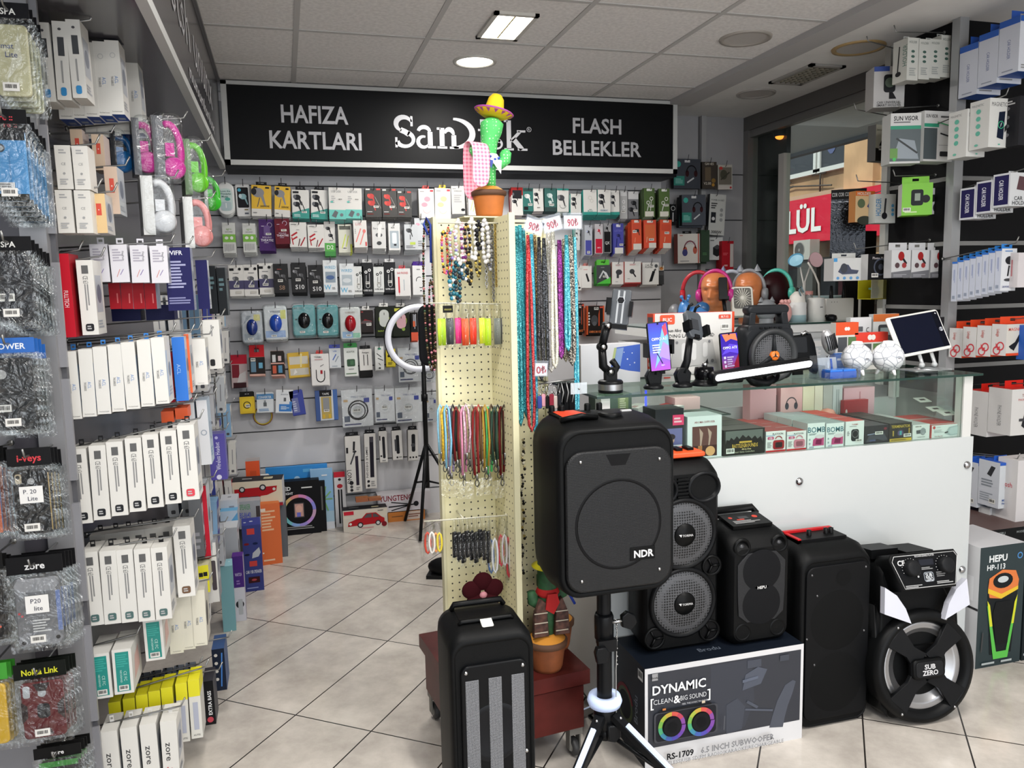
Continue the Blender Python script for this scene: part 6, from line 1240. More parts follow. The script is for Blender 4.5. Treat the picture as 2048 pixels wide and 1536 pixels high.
for i,(l,t,r_,b_)in enumerate(((432,130,600,395),(630,140,762,402))):
    stack(Z5,l,t,r_,b_,3,'yellow earphone box with grey bud',L(2+i,TR),('e8b818','c89a14','2a2a2a'),[('R',0,0,1,.24,W),('D',.4,.76,.62,'8a8a90','26262a'),('L',.42,.6,.3,.3,.04,'4a4a4e'),('R',.1,.9,.3,.95,K),('R',.7,.9,.9,.95,K),('T',.68,.33,.06,'EARPHONE','2a2410',0,.45),('X',.08,.08,.3,.14,1,'8a8a8a')],tab=BLK_T,tilt=.04)
for i,(l,t,r_,b_)in enumerate(((785,170,930,415),(942,170,1085,420))):
    stack(Z5,l,t,r_,b_,3,'white teal box with black buds',L(4+i,TR),(W,K,K),[('P',[(0,0),(1,0),(1,.38),(0,.2)],TL)]+PICB+[('L',.55,.6,.8,.2,.04,K),('R',.06,.88,.4,.95,K),('B',.55,.2,.85,.27),('X',.1,.06,.5,.16,2,'c8e8e4')],tab=BLK_T,tilt=.03)
for i,(l,t,r_,b_)in enumerate(((1098,150,1240,420),(1240,155,1380,415))):
    stack(Z5,l,t,r_,b_,4,'white cable box with teal foot',L(6+i,TR),(W,'6ac4bc',W),[('R',0,0,1,.3,'68c8bc'),('T',.45,.88,.07,'USB DISK','8a8c8c',0,.6),('X',.15,.5,.4,.75,4,'b8b8b8'),('P',[(.15,.1),(.35,.28),(.55,.22),(.4,.04)],'5a6064'),('E',.75,.14,.1,.1,'6a7074'),('B',.55,.6,.82,.66),('R',.1,.52,.25,.57,'5ac0b4')])
for i,(l,t,r_,b_)in enumerate(((1412,155,1550,400),(1556,160,1682,400),(1683,180,1805,400))):
    stack(Z5,l,t,r_,b_,4,'charcoal earphone box with red buds',L(8+i,TR),('34322f','1e1d1c','c8c6c0'),[bud(.4,.72,.4,'c8302a','e04a3a'),bud(.42,.48,.4,'c8302a','e04a3a'),('L',.6,.7,.95,.3,.02,'b8b4ac'),('R',.05,.93,.3,.98,W),('R',.7,.93,.95,.99,'d83a30'),('X',.1,.16,.45,.2,1,'e0e0e0'),('X',.1,.08,.5,.12,1,'8a2a24')],stk=(.66,.32))
for i,(l,t,r_,b_,lk,c,tc_)in enumerate(((65,670,175,880,'white box with pink heart buds','e8a0b0','d8302a'),(176,665,290,885,'white box with yellow heart buds','e0d8a0','e0c020'),(296,650,390,850,'pale grey rounded earphone pack','a8a8a8',None),(415,680,500,860,'white box with lime stripes','b8d860',None))):
    stack(Zc,l,t,r_,b_,4,lk,L(11+i,TR),('e6e2dc' if i != 2 else 'cfcfcd','c9c6c0',W),[('X',.1,.88,.5,.93,1,'9a9a98')]+([('E',.55,.65,.2,.16,c),('E',.36,.46,.2,.14,c),('A',.5,.3,.25,180,340,.02,c),('R',.75,.9,.95,.96,'c83040')]if i<2 else ([('T',.5,.82,.05,'WIRELESS','6a6a6a',0,.7),('X',.2,.4,.8,.7,4,'b0b0b0'),('E',.85,.15,.15,.1,'2a2a2a')]if i == 2 else [('L',.2,.2,.5,.75,.05,c),('L',.4,.15,.7,.7,.05,c),('L',.6,.1,.9,.6,.05,c)])),tab=(tc_,.02,.4)if tc_ else None,d=.024)
TRR='top row'
for i,(z,l,t,r_,b_,n,lk,c,sd,els)in enumerate((
 (Zc,722,660,805,860,3,'white red-topped box with black buds',W,'8a2424',[('R',0,.72,1,1,'a82a2a'),('R',.1,.6,.9,.9,'26262a')]+PICB),
 (Zc,806,665,882,830,3,'teal earphone box with white bud','1f6f68','184f4a',[bud(.5,.65,.5,'e8e8e6','c8c8c6'),('R',.06,.86,.94,.97,'123c38'),('R',.1,.05,.5,.2,K),('B',.5,.24,.9,.34)]),
 (Zc,884,668,955,830,3,'white box with black bud pair',W,'8a3030',PICB+[('B',.3,.1,.7,.2)]),
 (Zc,962,665,1045,832,3,'dark teal box with pale bud','2a6660','1c4844',[bud(.5,.68,.46,'d8e4e2','a8c8c4'),bud(.5,.4,.3,'d8e4e2','a8c8c4'),('B',.4,.24,.8,.34),('R',0,0,1,.18,'1a3a38')]),
 (Zc,1050,668,1132,835,3,'white teal-edged box with hook bud',W,TL,[bud(.4,.6,.6,'3a3a3e','8a8a8e'),('R',0,.92,1,1,TL),('A',.5,.3,.3,180,350,.03,K)]),
 (Z4,90,165,182,345,4,'white earphone box with black wires',W,TL,PICB),
 (Z4,205,130,322,350,5,'white box with white earphones',W,'2aa094',[('O',.5,.68,.14,.03,'c8c4bc'),('O',.62,.56,.12,.03,'c8c4bc'),('X',.4,.2,.7,.24,1,'8a8a88'),('R',0,0,1,.12,TL),('T',.5,.16,.06,'MUSIC','2aa094',0,.6)]),
 (Z4,328,130,440,350,5,'white teal box with black earphones',W,'2aa094',PICB+[('T',.5,.18,.07,'CELEBRAT','2a6a90',0,.6),('R',0,0,1,.1,TL)]),
 (Z4,442,135,522,350,4,'white slim box with black earphones',W,'2aa094',PICB+[('R',0,0,1,.12,TL)]),
 (Z4,525,135,592,385,3,'grey clear pack with white earphones','b4b4b4','8c8c8c',[('O',.5,.6,.2,.06,'e4e4e4'),('O',.5,.4,.2,.06,'e4e4e4'),('R',.1,.8,.9,.95,'d8d8d8'),('B',.2,.22,.7,.3)]),
 (Z4,597,145,688,385,3,'grey earphone box with black buds','77777a','4a4a4c',[('R',0,.72,1,1,'d4d4d4')]+[bud(.6,.58,.5,'202024','3a3a40'),bud(.35,.34,.5,'202024','3a3a40')]+[('B',.5,.26,.9,.34)]),
 (Z4,735,115,830,370,6,'olive green earphone box','46602a','2c3c1e',[('R',.1,.02,.9,.2,'d8d4c8'),('O',.4,.5,.16,.05,'e8e8e4'),('O',.7,.64,.16,.05,'e8e8e4'),('L',.3,.22,.45,.45,.06,'e8e8e4'),('L',.6,.22,.68,.58,.05,'e8e8e4'),('B',.5,.34,.9,.42),('C',.25,.9,.75,.98,.05,'e4e4e0')]),
 (Z4,868,120,962,370,6,'olive green earphone box at end','4a642c','2c3c1e',[('R',.1,.02,.9,.2,'d8d4c8'),('O',.4,.5,.16,.05,'e8e8e4'),('O',.7,.64,.16,.05,'e8e8e4'),('L',.3,.22,.45,.45,.06,'e8e8e4'),('B',.5,.38,.9,.46),('C',.25,.9,.75,.98,.05,'e4e4e0')]))):
    stack(z,l,t,r_,b_,n,lk,R(i,TRR)if i>4 else '%s hook past cactus, top row' % N[i],(c,sd,sd),els,d=.02)
S2='second row'
for i,(l,t,r_,b_)in enumerate(((190,450,300,710),(366,455,476,702))):
    stack(Z5,l,t,r_,b_,4,'grey and lime earphone pack',L(i,S2),('d4d6d2','c4c4c2',W),[('R',0,.36,1,.62,'7ab83a'),('T',.5,.8,.07,'agro','8aa86a',0,.6),('T',.5,.7,.05,'SOUND','8a8c8a',0,.6),('E',.3,.5,.14,.12,'e8ece4'),('E',.7,.5,.12,.14,'e8ece4'),('Y',.1,.04,.9,.3,6,'b0b0b0')])
for i,(l,t,r_,b_,c,c2,nm,k)in enumerate(((505,420,640,690,'4a2a6a','382054','purple',3),(640,415,767,632,'6a1f2c','541822','maroon',4))):
    stack(Z5,l,t,r_,b_,k,nm+' theatre earphone box',L(2+i,S2),(c,c2,c2),[('O',.68,.82,.16,.03,'c8b8d0'),('T',.5,.34,.08,'THEATRE','e8e0ec',0,.8),('T',.5,.43,.05,'ROLLING','c8b8d0',0,.6),('X',.15,.76,.5,.8,1,'c8b8d0'),('C',.3,.48,.7,.8,.1,'5c3a80' if i == 0 else '7a2434'),('X',.3,.24,.7,.27,1,'b8a8c4')],stk=(.6,.5))
for i,(l,t,r_,b_)in enumerate(((766,447,912,658),(922,466,1062,664))):
    stack(Z5,l,t,r_,b_,4,'white box with red angled earphones',L(4+i,S2),(W,'242424','242424'),[('L',.1,.45,.45,.6,.1,'b82a34'),('L',.12,.4,.2,.1,.06,'b82a34'),('L',.15,.3,.45,.42,.09,'b82a34'),('L',.5,.04,.6,.34,.05,'5a2a2c'),('L',.62,.05,.9,.4,.07,'a82430'),('X',.1,.9,.5,.94,1,'6a6a6a'),('X',.4,.68,.65,.72,1,'9a9a9a')])
stack(Z5,1062,440,1155,735,2,'white green box with D2 lettering',L(6,S2),(W,'2a8a2e','2a8a2e'),[('R',0,0,1,.38,'48a83a'),('T',.5,.26,.12,'D2','e8f4e0',0,.75),('R',0,0,1,.14,'2a8a2e'),bud(.4,.8,.4,'26262a','5a5a5e'),bud(.62,.6,.4,'26262a','5a5a5e'),('B',.4,.42,.8,.48)])
stack(Z5,1180,465,1295,705,3,'pale lime striped earphone box',L(7,S2),('dcdccc','b8b8a8',W),[('L',.25,.15,.55,.65,.07,'c8d83a'),('L',.5,.12,.75,.6,.07,'c8d83a'),('R',.85,.0,1,.3,'c8d020'),('R',.1,.82,.9,.95,'55584e'),('B',.3,.1,.6,.2)])
stack(Z5,1312,430,1425,660,5,'white box with coral earphones',L(8,S2),(W,'d0a8a4','e0b8b0'),[('T',.4,.86,.1,'EAR','d8a0a0',0,.5),('L',.15,.2,.55,.7,.08,'e87a74'),('L',.45,.1,.85,.65,.08,'e87a74'),('E',.8,.6,.12,.14,'e87a74'),('X',.1,.5,.2,.7,3,'9a9a9a'),('R',.84,.05,.96,.2,'d84a4a')])
stack(Z5,1468,440,1585,670,5,'white blister box with grey earphones',L(9,S2),('d8d8d6','c0c0be',W),[('T',.5,.75,.07,'Ear phones','3a3a3a',0,.8),('E',.5,.5,.25,.16,'4a4c50'),('E',.5,.2,.18,.14,'2a2c2e'),('P',[(.45,.9),(.75,.9),(.6,.4),(.4,.4)],'e8e8e6')])
stack(Z5,1606,455,1705,685,4,'white window box with curled wire',L(10,S2),('e0e0de','b0b0b0',W),[('R',.12,.08,.88,.72,'a8b4bc'),('C',.3,.25,.7,.65,.1,'e4ecf0'),('T',.4,.84,.06,'KIX','2a2a2a',0,.5),('E',.55,.2,.12,.08,'26282c')])
stack(Z5,1745,465,1860,680,5,'silver bag with dark earphones',L(11,S2),('c8ccd0','a8acb0',W),[('D',.4,.76,.4,'2a2c30','4a4c50'),('R',.4,.4,.46,.6,'2a2c30'),('R',.4,.2,.8,.3,'b8cc4a'),('X',.1,.05,.8,.18,2,'7a7e82')],name='earphone_bag',cat='package')
stack(Z5,1835,410,1925,680,4,'silver bag behind the blue cord',L(12,S2),('ccd0d4','a8acb0',W),[('E',.3,.8,.2,.12,'d89ab0'),('E',.75,.82,.14,.1,'8a9aa8'),('X',.1,.1,.8,.3,3,'8a8e92')],name='earphone_bag',cat='package')
for i,(l,t,r_,b_,n,lk,c,sd,els)in enumerate((
 (132,460,172,660,3,'teal-edged narrow earphone box','d8dcda',TL,PICB),
 (215,440,282,705,6,'clear pack with blue label','b8bcc4','9a9ca2',[('R',.1,.02,.9,.5,'3a3e9a'),bud(.5,.78,.4,'2a2c34','b8c0e0'),('B',.3,.06,.7,.14)]),
 (305,430,377,690,5,'clear pack with crimson label','c0bcc0','a09ca0',[('R',.1,.02,.9,.5,'c01e3a'),bud(.5,.78,.4,'b82a3a','e8c0c8'),('T',.5,.2,.05,'MP3','f0c8d0',0,.5)]),
 (380,425,447,682,4,'clear pack with black QX label','9a9a9c','77777a',[('R',.08,.02,.92,.72,'141416'),('T',.5,.34,.1,'QX','e8e8e8',0,.6),bud(.45,.84,.4,'1c1c20','8a8a8e')]),
 (465,425,557,690,4,'violet blue earphone box','3c3f9c','2c2e78',[('R',.15,0,.95,.2,'d8d6d0'),bud(.55,.6,.34,'23255c','2c2e6c'),('T',.5,.76,.07,'LISTEN','6a6cc0',0,.7),('L',.3,.22,.36,.5,.06,'1c1e50'),('B',.6,.26,.95,.33),('C',.3,.88,.7,.97,.05,'d8d8e4')]),
 (632,392,718,655,7,'orange red earphone box','d8502a','b83c20',[('R',.15,0,.98,.2,'d8d4ca'),bud(.6,.64,.4,'2a2a2e','1c1c20'),('B',.1,.56,.5,.65),('L',.3,.24,.36,.4,.05,'e8a080'),('C',.25,.9,.75,.98,.05,'e4d8d0'),('R',.1,.68,.9,.86,'c84426')]),
 (737,395,845,640,7,'orange red earphone box near end','d8482a','b83820',[('R',.4,0,.98,.18,'d8d4ca'),('R',.1,.3,.9,.84,'d06030'),('B',.4,.26,.8,.34),('L',.2,.2,.26,.4,.05,'e8a080'),('C',.25,.9,.75,.98,.05,'e4d8d0')]),
 (875,393,976,642,7,'orange red earphone box at end','d44c28','b03a20',[('R',.3,0,.98,.18,'d8d4ca'),('B',.4,.5,.8,.58),('L',.4,.22,.46,.4,.05,'e8c0a0'),('R',.12,.62,.9,.84,'c24022'),('C',.25,.9,.75,.98,.05,'e4d8d0')]))):
    stack(Z4,l,t,r_,b_,n,lk,R(i,S2),(c,sd,sd),els,d=.017)
S3='third row'
for i,(l,t,r_,b_)in enumerate(((252,812,378,1076),(372,808,505,1076),(494,795,628,1062))):
    stack(Z5,l,t,r_,b_,3,'white navy box with metal bud',L(i,S3),(W,'9a948e',W),[('R',0,.22,1,.5,'322c5c'),bud(.5,.56,.4,'4a4c50','8a8a8e'),('L',.3,.3,.55,.5,.06,'e0e0e4'),('R',.06,.82,.36,.9,K),('E',.75,.87,.1,.1,K),('X',.3,.72,.9,.76,1,'7a7a7c'),('R',.4,.08,.8,.16,'c8c4bc'),('B',.3,.28,.66,.36)])
for i,(l,t,r_,b_,tx,c)in enumerate(((627,800,752,1050,'S8','8a6a50'),(780,790,905,1045,'S10','e4e4e4'),(932,810,1055,1060,'S10','e4e4e4'))):
    stack(Z5,l,t,r_,b_,4,'black earphone box with %s lettering' % tx,L(3+i,S3),('2a2a2c','161617','1c1c1e'),[('T',.55,.19,.15,tx,c,0,.7),bud(.3,.7,.3,'5a5a5e','9a9a9e'),bud(.7,.58,.3,'404044','6a6a6e'),('X',.25,.8,.75,.83,1,'d0d0d0' if i else 'a83a2a'),('B',.28,.38,.62,.47)])
for i,(l,t,r_,b_)in enumerate(((1052,770,1170,1042),(1192,798,1312,1066))):
    stack(Z5,l,t,r_,b_,3,'white window box with blue lettering',L(6+i,S3),('e0e4e6','c4c6c8',W),[('T',.5,.78,.1,'WIRED','5aa4c8',0,.8),('R',.15,.3,.88,.64,'8a9aa8' if i == 0 else 'b0bcc4'),('E',.5,.46,.3,.16,'3a5a90' if i == 0 else 'd4dade'),('T',.3,.16,.16,'W','5ab0d8',0,.5),('X',.6,.08,.9,.16,2,'8a8a8a')],d=.026)
for i,(l,t,r_,b_,dk)in enumerate(((1312,822,1396,1062,0),(1382,790,1476,1060,1),(1478,826,1566,1042,0),(1568,786,1666,1046,1))):
    c='26272a' if dk else 'dcdedc';e='e4e4e4' if dk else '26272a'
    stack(Z5,l,t,r_,b_,3,('black' if dk else 'white')+' looped earphone box',L(8+i,S3),(c,'1c1d20' if dk else 'b8b8b6',c),[('O',.38,.7,.14,.08,e),('O',.7,.76,.14,.08,e),('L',.36,.25,.4,.6,.04,e),('L',.68,.25,.68,.66,.04,e),('A',.52,.26,.18,180,360,.03,e),('T',.5,.12,.06,'SUPER BASS',e,0,.8),('B',.32,.32,.66,.4)],tab=(K if not dk else 'd8d8d8',.02,.8))
stack(Z5,1668,840,1800,1075,4,'white box with red pen cable',L(12,S3),('e6e4e2','c8b8b4',W),[('R',.2,.12,.3,.7,'d02a38'),('L',.25,.05,.25,.12,.03,'d02a38'),('R',.56,.2,.59,.6,'6a8a9a'),('T',.5,.84,.08,'EAR PHONES','c84a52',0,.7)],tab=('c8303a',.018,.4))
stack(Z5,1812,815,1926,1065,3,'white box with black wavy cable',L(13,S3),('e6e6e6','c4c4c8',W),[('A',.5,.5,.26,60,200,.05,K),('A',.6,.34,.24,240,400,.05,K),('E',.6,.14,.07,.05,'3a3a4a'),('X',.3,.84,.7,.9,1,'8a8a90')],tab=('4a2a8a',.025,.9))
for i,(l,t,r_,b_,n,lk,c,sd,els,tb)in enumerate((
 (132,795,186,1012,3,'white box with black cable plug',W,'c07068',[('L',.2,.6,.6,.2,.1,K),('E',.7,.1,.2,.14,K),('X',.1,.84,.6,.9,1,'8a8a8a')],None),
 (190,797,280,990,3,'white box picturing small earpiece',W,'c07068',[('P',[(.4,.62),(.55,.66),(.8,.3),(.62,.26)],'2a2a2c'),('X',.2,.8,.8,.86,1,'d8a0a0')],('c87068',.018,.4)),
 (322,790,446,955,3,'green box picturing earpiece','34383a','3a9a3a',[('P',[(0,0),(1,.36),(1,0)],'4ac03a'),('L',.2,.3,.5,.7,.1,'c8ccce'),('P',[(.45,.7),(.7,.6),(.9,.3),(.75,.25)],'d8dcde'),('B',.45,.34,.75,.44),('X',.3,.84,.7,.9,1,'8a8a8a')],('5cc83a',.035,.9)),
 (455,765,556,960,3,'white box picturing round earpiece',W,'b8807a',[('E',.6,.55,.28,.22,'303236'),('R',.4,.28,.6,.5,'303236'),('X',.3,.82,.8,.9,2,'b89090'),('X',.3,.1,.6,.14,1,'9a9a9a')],None),
 (570,760,712,952,4,'white box picturing headset clip',W,'a84a44',[('E',.45,.55,.16,.14,'303236'),('L',.5,.5,.68,.3,.08,'2a2a2c'),('R',0,0,1,.05,'b83a36'),('X',.3,.82,.75,.9,2,'d09090'),('X',.15,.2,.35,.24,1,'9a9a9a')],None),
 (722,768,866,962,3,'white box picturing black car player',W,'b08078',[('T',.4,.88,.08,'CAR FM','3a3a3c',0,.55),('T',.4,.79,.08,'PLAYER','3a3a3c',0,.55),('P',[(.4,.12),(.6,.15),(.78,.6),(.62,.62)],'1c1c1e'),('E',.84,.84,.1,.1,'4a4c50'),('L',.7,.62,.82,.7,.1,'3a3a3c')],None),
 (868,797,912,962,2,'dark narrow pack with orange circle','2c2c2e','202022',[('E',.5,.86,.4,.4,'d8a060'),('R',0,.5,1,.68,'4a4a4c'),('R',0,.75,1,1,'d8d0c0'),('E',.5,.86,.35,.3,'c87a30')],None))):
    stack(Z4,l,t,r_,b_,n,lk,R(i,S3),(c,sd,sd),els,tab=tb,d=.022)
MR='mouse row'
def mouse(o,w_,h_,c,cz=.5,sc_=.27):
    b=MB();b.ball((0,-.004,h_*cz),(w_*sc_,.02,h_*sc_*.95),mat(c,.18,coat=.5),20,14);b.box(-.0015,.0015,-.0262,-.02,h_*(cz+.08),h_*(cz+.16),'101010');m_=b.build('mouse',o);m_['label']='glossy computer mouse'
for i,(l,t,r_,b_,n,lk,c,cc,mc,els)in enumerate((
 (355,140,535,410,2,'clear shell with dark blue mouse','b8bcc2','9a9ea4','16307a',[('R',.1,.1,.9,.3,'9aa4ae'),('R',.6,.7,.9,.9,'d8d07a'),('P',[(.1,.6),(.3,.9),(.5,.85)],'8a929a')]),
 (550,95,750,385,2,'clear shell with bright blue mouse','d0d4d6','a8acb0','1e4ab0',[('R',.72,.62,.95,.88,'d8d860'),('R',.05,.08,.9,.28,'8aa8d8'),('T',.5,.84,.05,'WIRELESS','4a5a6a',0,.6)]),
 (790,85,985,350,4,'teal pack with black mouse','1f8c90','186c70','111214',[('T',.25,.9,.06,'MOUSE','0c3a3c',0,.4),('R',.1,.52,.2,.56,'0c2a2c')]),
 (998,85,1180,350,4,'teal pack with black mouse','1f8c90','186c70','111214',[('T',.25,.9,.06,'MOUSE','0c3a3c',0,.4),('R',.1,.52,.2,.56,'0c2a2c')]),
 (1192,105,1370,380,2,'clear shell with red mouse','d4d6d4','a8acac','9a1420',[('R',.1,.05,.6,.25,'8ab0d8'),('R',.6,.05,.95,.2,'8ac8a8'),('T',.5,.84,.05,'WIRELESS','7a5a4a',0,.6)]))):
    q=stack(Z6,l,t,r_,b_,1 if n == 1 else 2,lk,L(i,MR),(c,cc),els,kind='round',d=.04,name='mouse_pack',cat='package',film=1,hookup=.05,stk=(.4,.1))
    hh=max(v.co.z for v in q.data.vertices);ww=2*max(v.co.x for v in q.data.vertices);mouse(q,ww,hh,mc)
for i,(l,t,r_,b_,lk,c,els)in enumerate((
 (1362,128,1480,320,'black mouse box with red streak','2a2424',[('P',[(.1,.4),(.4,.6),(.9,.5),(.8,.4)],'8a2a30'),('E',.5,.46,.38,.12,'4a3a3c'),('B',.5,.3,.85,.42),('T',.2,.92,.06,'A4','d04040',0,.2),('R',0,1.0,1,1.01,W)]),
 (1497,100,1642,352,'black lime box with white mouse','22261e',[('O',.5,.58,.32,.03,'a8c83a'),('C',.22,.32,.78,.9,.26,'c8ccc8'),('R',.48,.72,.52,.8,'4a4a4a'),('E',.62,.28,.1,.1,'8aa83a'),('T',.3,.18,.05,'SILENT','a8c83a',0,.4)]),
 (1648,100,1790,352,'black lime box with pink mouse','22261e',[('O',.5,.52,.34,.03,'a8c83a'),('C',.22,.26,.78,.78,.26,'d8a8b0'),('R',.48,.6,.52,.68,'4a4a4a'),('E',.62,.24,.1,.1,'8aa83a'),('R',.1,.85,.9,.95,'c8c840')]),
 (1803,150,1862,390,'orange and black slim box','1c1a1a',[('R',0,0,1,.3,'d8502a'),('Y',.3,.35,.8,.95,3,'c8ccd8'),('R',.3,.5,.6,.7,'e86a3a')]))):
    stack(Z6,l,t,r_,b_,2,lk,L(5+i,MR),(c,'1a1c18',c),els,tab=(W,.022,.5)if i != 3 else None,d=.035,name='mouse_box')
for i,(l,t,r_,b_)in enumerate(((138,1130,212,1392),(238,1148,388,1400))):
    stack(Z4,l,t,r_,b_,2,'black orange gaming mouse box',R(i,'fourth row'),('201c1a','c8501e','c8501e'),[('R',0,0,.05,1,'d85a1e'),('R',.92,.1,1,1,'d85a1e'),('P',[(.66,.3),(.72,.3),(.72,.9),(.66,.7)],'c84a18'),('E',.42,.5,.2,.28,'3a3c40'),('E',.42,.38,.12,.12,'54565a'),('T',.45,.1,.08,'GAMING MOUSE','e07a3a',0,.7),('B',.4,.86,.65,.95),('X',.06,.3,.16,.8,5,'d8d8d8'),('R',.72,.92,.9,.97,'d84a3a')],d=.04,name='mouse_box')
F5='fifth row'
stack(Z6,262,510,400,790,2,'red topped clear bag with cord',L(0,F5),('b8a4a4','a89898'),[('R',0,.72,1,1,'b81e34'),('R',.05,.3,.5,.7,'7a2430'),('P',[(.3,.1),(.9,.2),(.9,.5),(.5,.4)],'c8c4c4'),('R',.1,0,.9,.15,'3a1a1e')],name='cord_bag',cat='package',d=.015)
stack(Z6,418,530,552,690,2,'black adapter box with red header',L(1,F5),('2c2624','c89a8c','d8a898'),[('R',.1,.2,.42,.75,'5a8098'),('R',.55,.35,.9,.85,'1c2228'),('R',.6,.4,.85,.7,'6ab0d0'),('R',0,0,1,.1,'e0b0a0'),('B',.1,.78,.4,.95)],tab=('c8202a',.07,.95),name='adapter_box',d=.03)
stack(Z6,605,478,718,690,4,'black adapter box with pink bands',L(2,F5),('2a2422','b0907c','d8a898'),[('R',0,.48,1,.53,'e0a898'),('R',0,.0,1,.05,'e0a898'),('R',.12,.56,.38,.85,'d8d8d8'),('R',.56,.6,.8,.8,'d8c0c0'),('R',.12,.1,.4,.42,'c8502a'),('R',.55,.12,.85,.42,'4a8ab0')],name='adapter_box',d=.024)
stack(Z6,755,490,935,700,4,'yellow and silver cable bag',L(3,F5),('d8b02a','c09a20'),[('R',.06,.52,.94,.84,'d0ccc0'),('R',.06,.08,.94,.36,'c8c4b8'),('P',[(.55,.4),(.62,.4),(.68,.95),(.6,.95)],'e8dca0'),('P',[(.2,.1),(.4,.2),(.3,.34)],'e8e6e0')],name='cable_bag',cat='package',d=.008,tilt=-.05)
stack(Z6,952,502,1105,770,2,'white box picturing coiled black cord',L(4,F5),('e8e6e4','d8a8a4','e0c0bc'),[('A',.5,.22,.24,180,360,.06,'2a2a2c'),('L',.27,.22,.27,.5,.05,'2a2a2c'),('L',.73,.22,.73,.46,.05,'2a2a2c'),('R',.5,.36,.62,.48,'a82a34'),('L',.5,.6,.7,.66,.03,'3a3a3c'),('T',.4,.9,.05,'TORIMA','5a5a5a',0,.4),('X',.2,.8,.7,.85,1,'d0a0a0')],tab=('c8302a',.02,.35),name='cable_box',d=.03)
stack(Z6,1102,455,1200,622,2,'small white box with blue header',L(5,F5),('d4dade','b0b4b8',W),[('L',.3,.4,.6,.7,.1,'4a6ab8'),('L',.5,.3,.8,.6,.08,'8a94a0'),('T',.5,.86,.08,'USB','4a6ab8',0,.4),('X',.2,.06,.8,.12,1,'8a9aa8')],tab=('3a4ab0',.022,.95),name='cable_box',d=.02)
stack(Z6,1232,450,1348,692,2,'white box with green header',L(6,F5),('e0e4e0','b8bcb8',W),[('C',.2,.34,.8,.6,.1,'1c4a28'),('R',.45,.4,.7,.55,'3a6a44'),('T',.5,.86,.06,'ADAPTER','4a5a4a',0,.6),('X',.1,.06,.9,.12,1,'5a7a5a'),('X',.3,.22,.7,.28,1,'9a9a9a')],tab=('1f9a3c',.028,.95),name='adapter_box',d=.022)
stack(Z6,1362,460,1470,700,2,'black white box with two cables',L(7,F5),('e0deda','1c1c1e','1c1c1e'),[('R',0,0,1,.24,'161617'),('R',.32,.4,.38,.8,'1c1c1e'),('R',.62,.4,.68,.8,'1c1c1e'),('L',.35,.24,.35,.42,.03,'e0e0e0'),('L',.65,.24,.65,.42,.03,'e0e0e0'),('T',.5,.88,.06,'Astigan','3a3a3a',0,.6)],tab=(K,.02,.8),name='cable_box',d=.024)
stack(Z6,1492,438,1568,640,2,'narrow white box with black cable',L(8,F5),('dcdedc','a8acaa',W),[('L',.2,.7,.7,.55,.08,K),('L',.3,.5,.9,.4,.08,K),('E',.5,.9,.2,.12,'3a9a7a'),('E',.5,.08,.14,.1,'2a2c30'),('L',.4,.3,.6,.2,.06,K)],name='cable_box',d=.022)
stack(Z6,1588,460,1668,610,2,'yellow box with black connectors',L(9,F5),('e0cc20','1c1c1c','1c1c1c'),[('E',.3,.6,.14,.14,K),('E',.3,.84,.12,.1,'8ab8e0'),('R',.55,.3,.65,.8,K),('X',.2,.1,.8,.25,2,'6a6010')],name='cable_box',d=.024)
BAGEL=[('T',.55,.8,.05,'TYPE-C CABLE','3a4a8a',0,.5),('X',.06,.03,.9,.1,1,'2a3468'),('O',.52,.44,.34,.05,'XX'),('O',.5,.42,.27,.04,'XX'),('E',.5,.43,.16,.16,'c0c4c8'),('B',.34,.4,.62,.48),('R',.72,.64,.9,.76,'2a3c9a'),('R',.06,.68,.2,.74,'c8a878'),('R',.06,.14,.24,.3,'4a566a')]
def bagels(c):return [tuple(c if q =='XX' else q for q in e)for e in BAGEL]
for i,(l,t,r_,b_,row,k,c,nm)in enumerate(((1690,450,1890,738,F5,10,'5a5c60','grey'),(1895,600,2015,742,F5,11,'3a4050','dark'),(1212,805,1474,1122,'sixth row',5,'1c1c1e','black'),(1492,800,1660,1080,'sixth row',6,'d8dade','slim'),(1672,790,1894,1085,'sixth row',7,'e4e4e6','wide'),(1932,835,2020,1080,'sixth row',8,'d0d2d6','pale'))):
    q=stack(Z6,l,t,r_,b_,2,'silver bag with %s coiled cable' % nm,L(k,row),('e2e4e8','c8cace'),bagels(c),name='cable_bag',cat='package',d=.012)
    hh=max(v.co.z for v in q.data.vertices);ww=2*max(v.co.x for v in q.data.vertices)
    fm=MB();fm.box(-ww/2-.004,ww/2+.004,-.006,-.002,-.004,hh+.02,BAG);fm.build('film',q)
S6='sixth row'
stack(Z6,342,868,466,1010,2,'yellow pack with black cable loop',L(0,S6),('e0bc14','26221a','26221a'),[('C',.16,.12,.84,.88,.1,'e8c818'),('O',.5,.5,.26,.06,'26221a'),('B',.4,.36,.7,.54)],tab=('1c1a18',.03,.95),name='cable_pack',cat='package',d=.02)
stack(Z6,486,830,626,1002,2,'white card pack with blue converter',L(1,S6),('dfe4e8','c8ccd0',W),[('R',0,.66,1,.92,'4a8ac0'),('T',.5,.76,.12,'CONVERTER','e8f0f4',0,.8),('R',.4,.3,.6,.5,'5a6064'),('R',.44,.5,.56,.6,'8a9094'),('X',.1,.06,.8,.2,2,'7aa0c8')],name='adapter_pack',cat='package',d=.015)
stack(Z6,636,810,782,1006,2,'white pack with blue block',L(2,S6),('e4e8ec','c8ccd0',W),[('P',[(.2,.06),(.95,.06),(.95,.5),(.8,.5),(.8,.38),(.2,.38)],'2a7ac8'),('R',.46,.5,.6,.66,'5a5e62'),('T',.5,.8,.05,'ADAPTER','5a6a7a',0,.5),('X',.3,.14,.8,.3,3,'c8e0f4')],name='adapter_pack',cat='package',d=.02,tilt=.06)
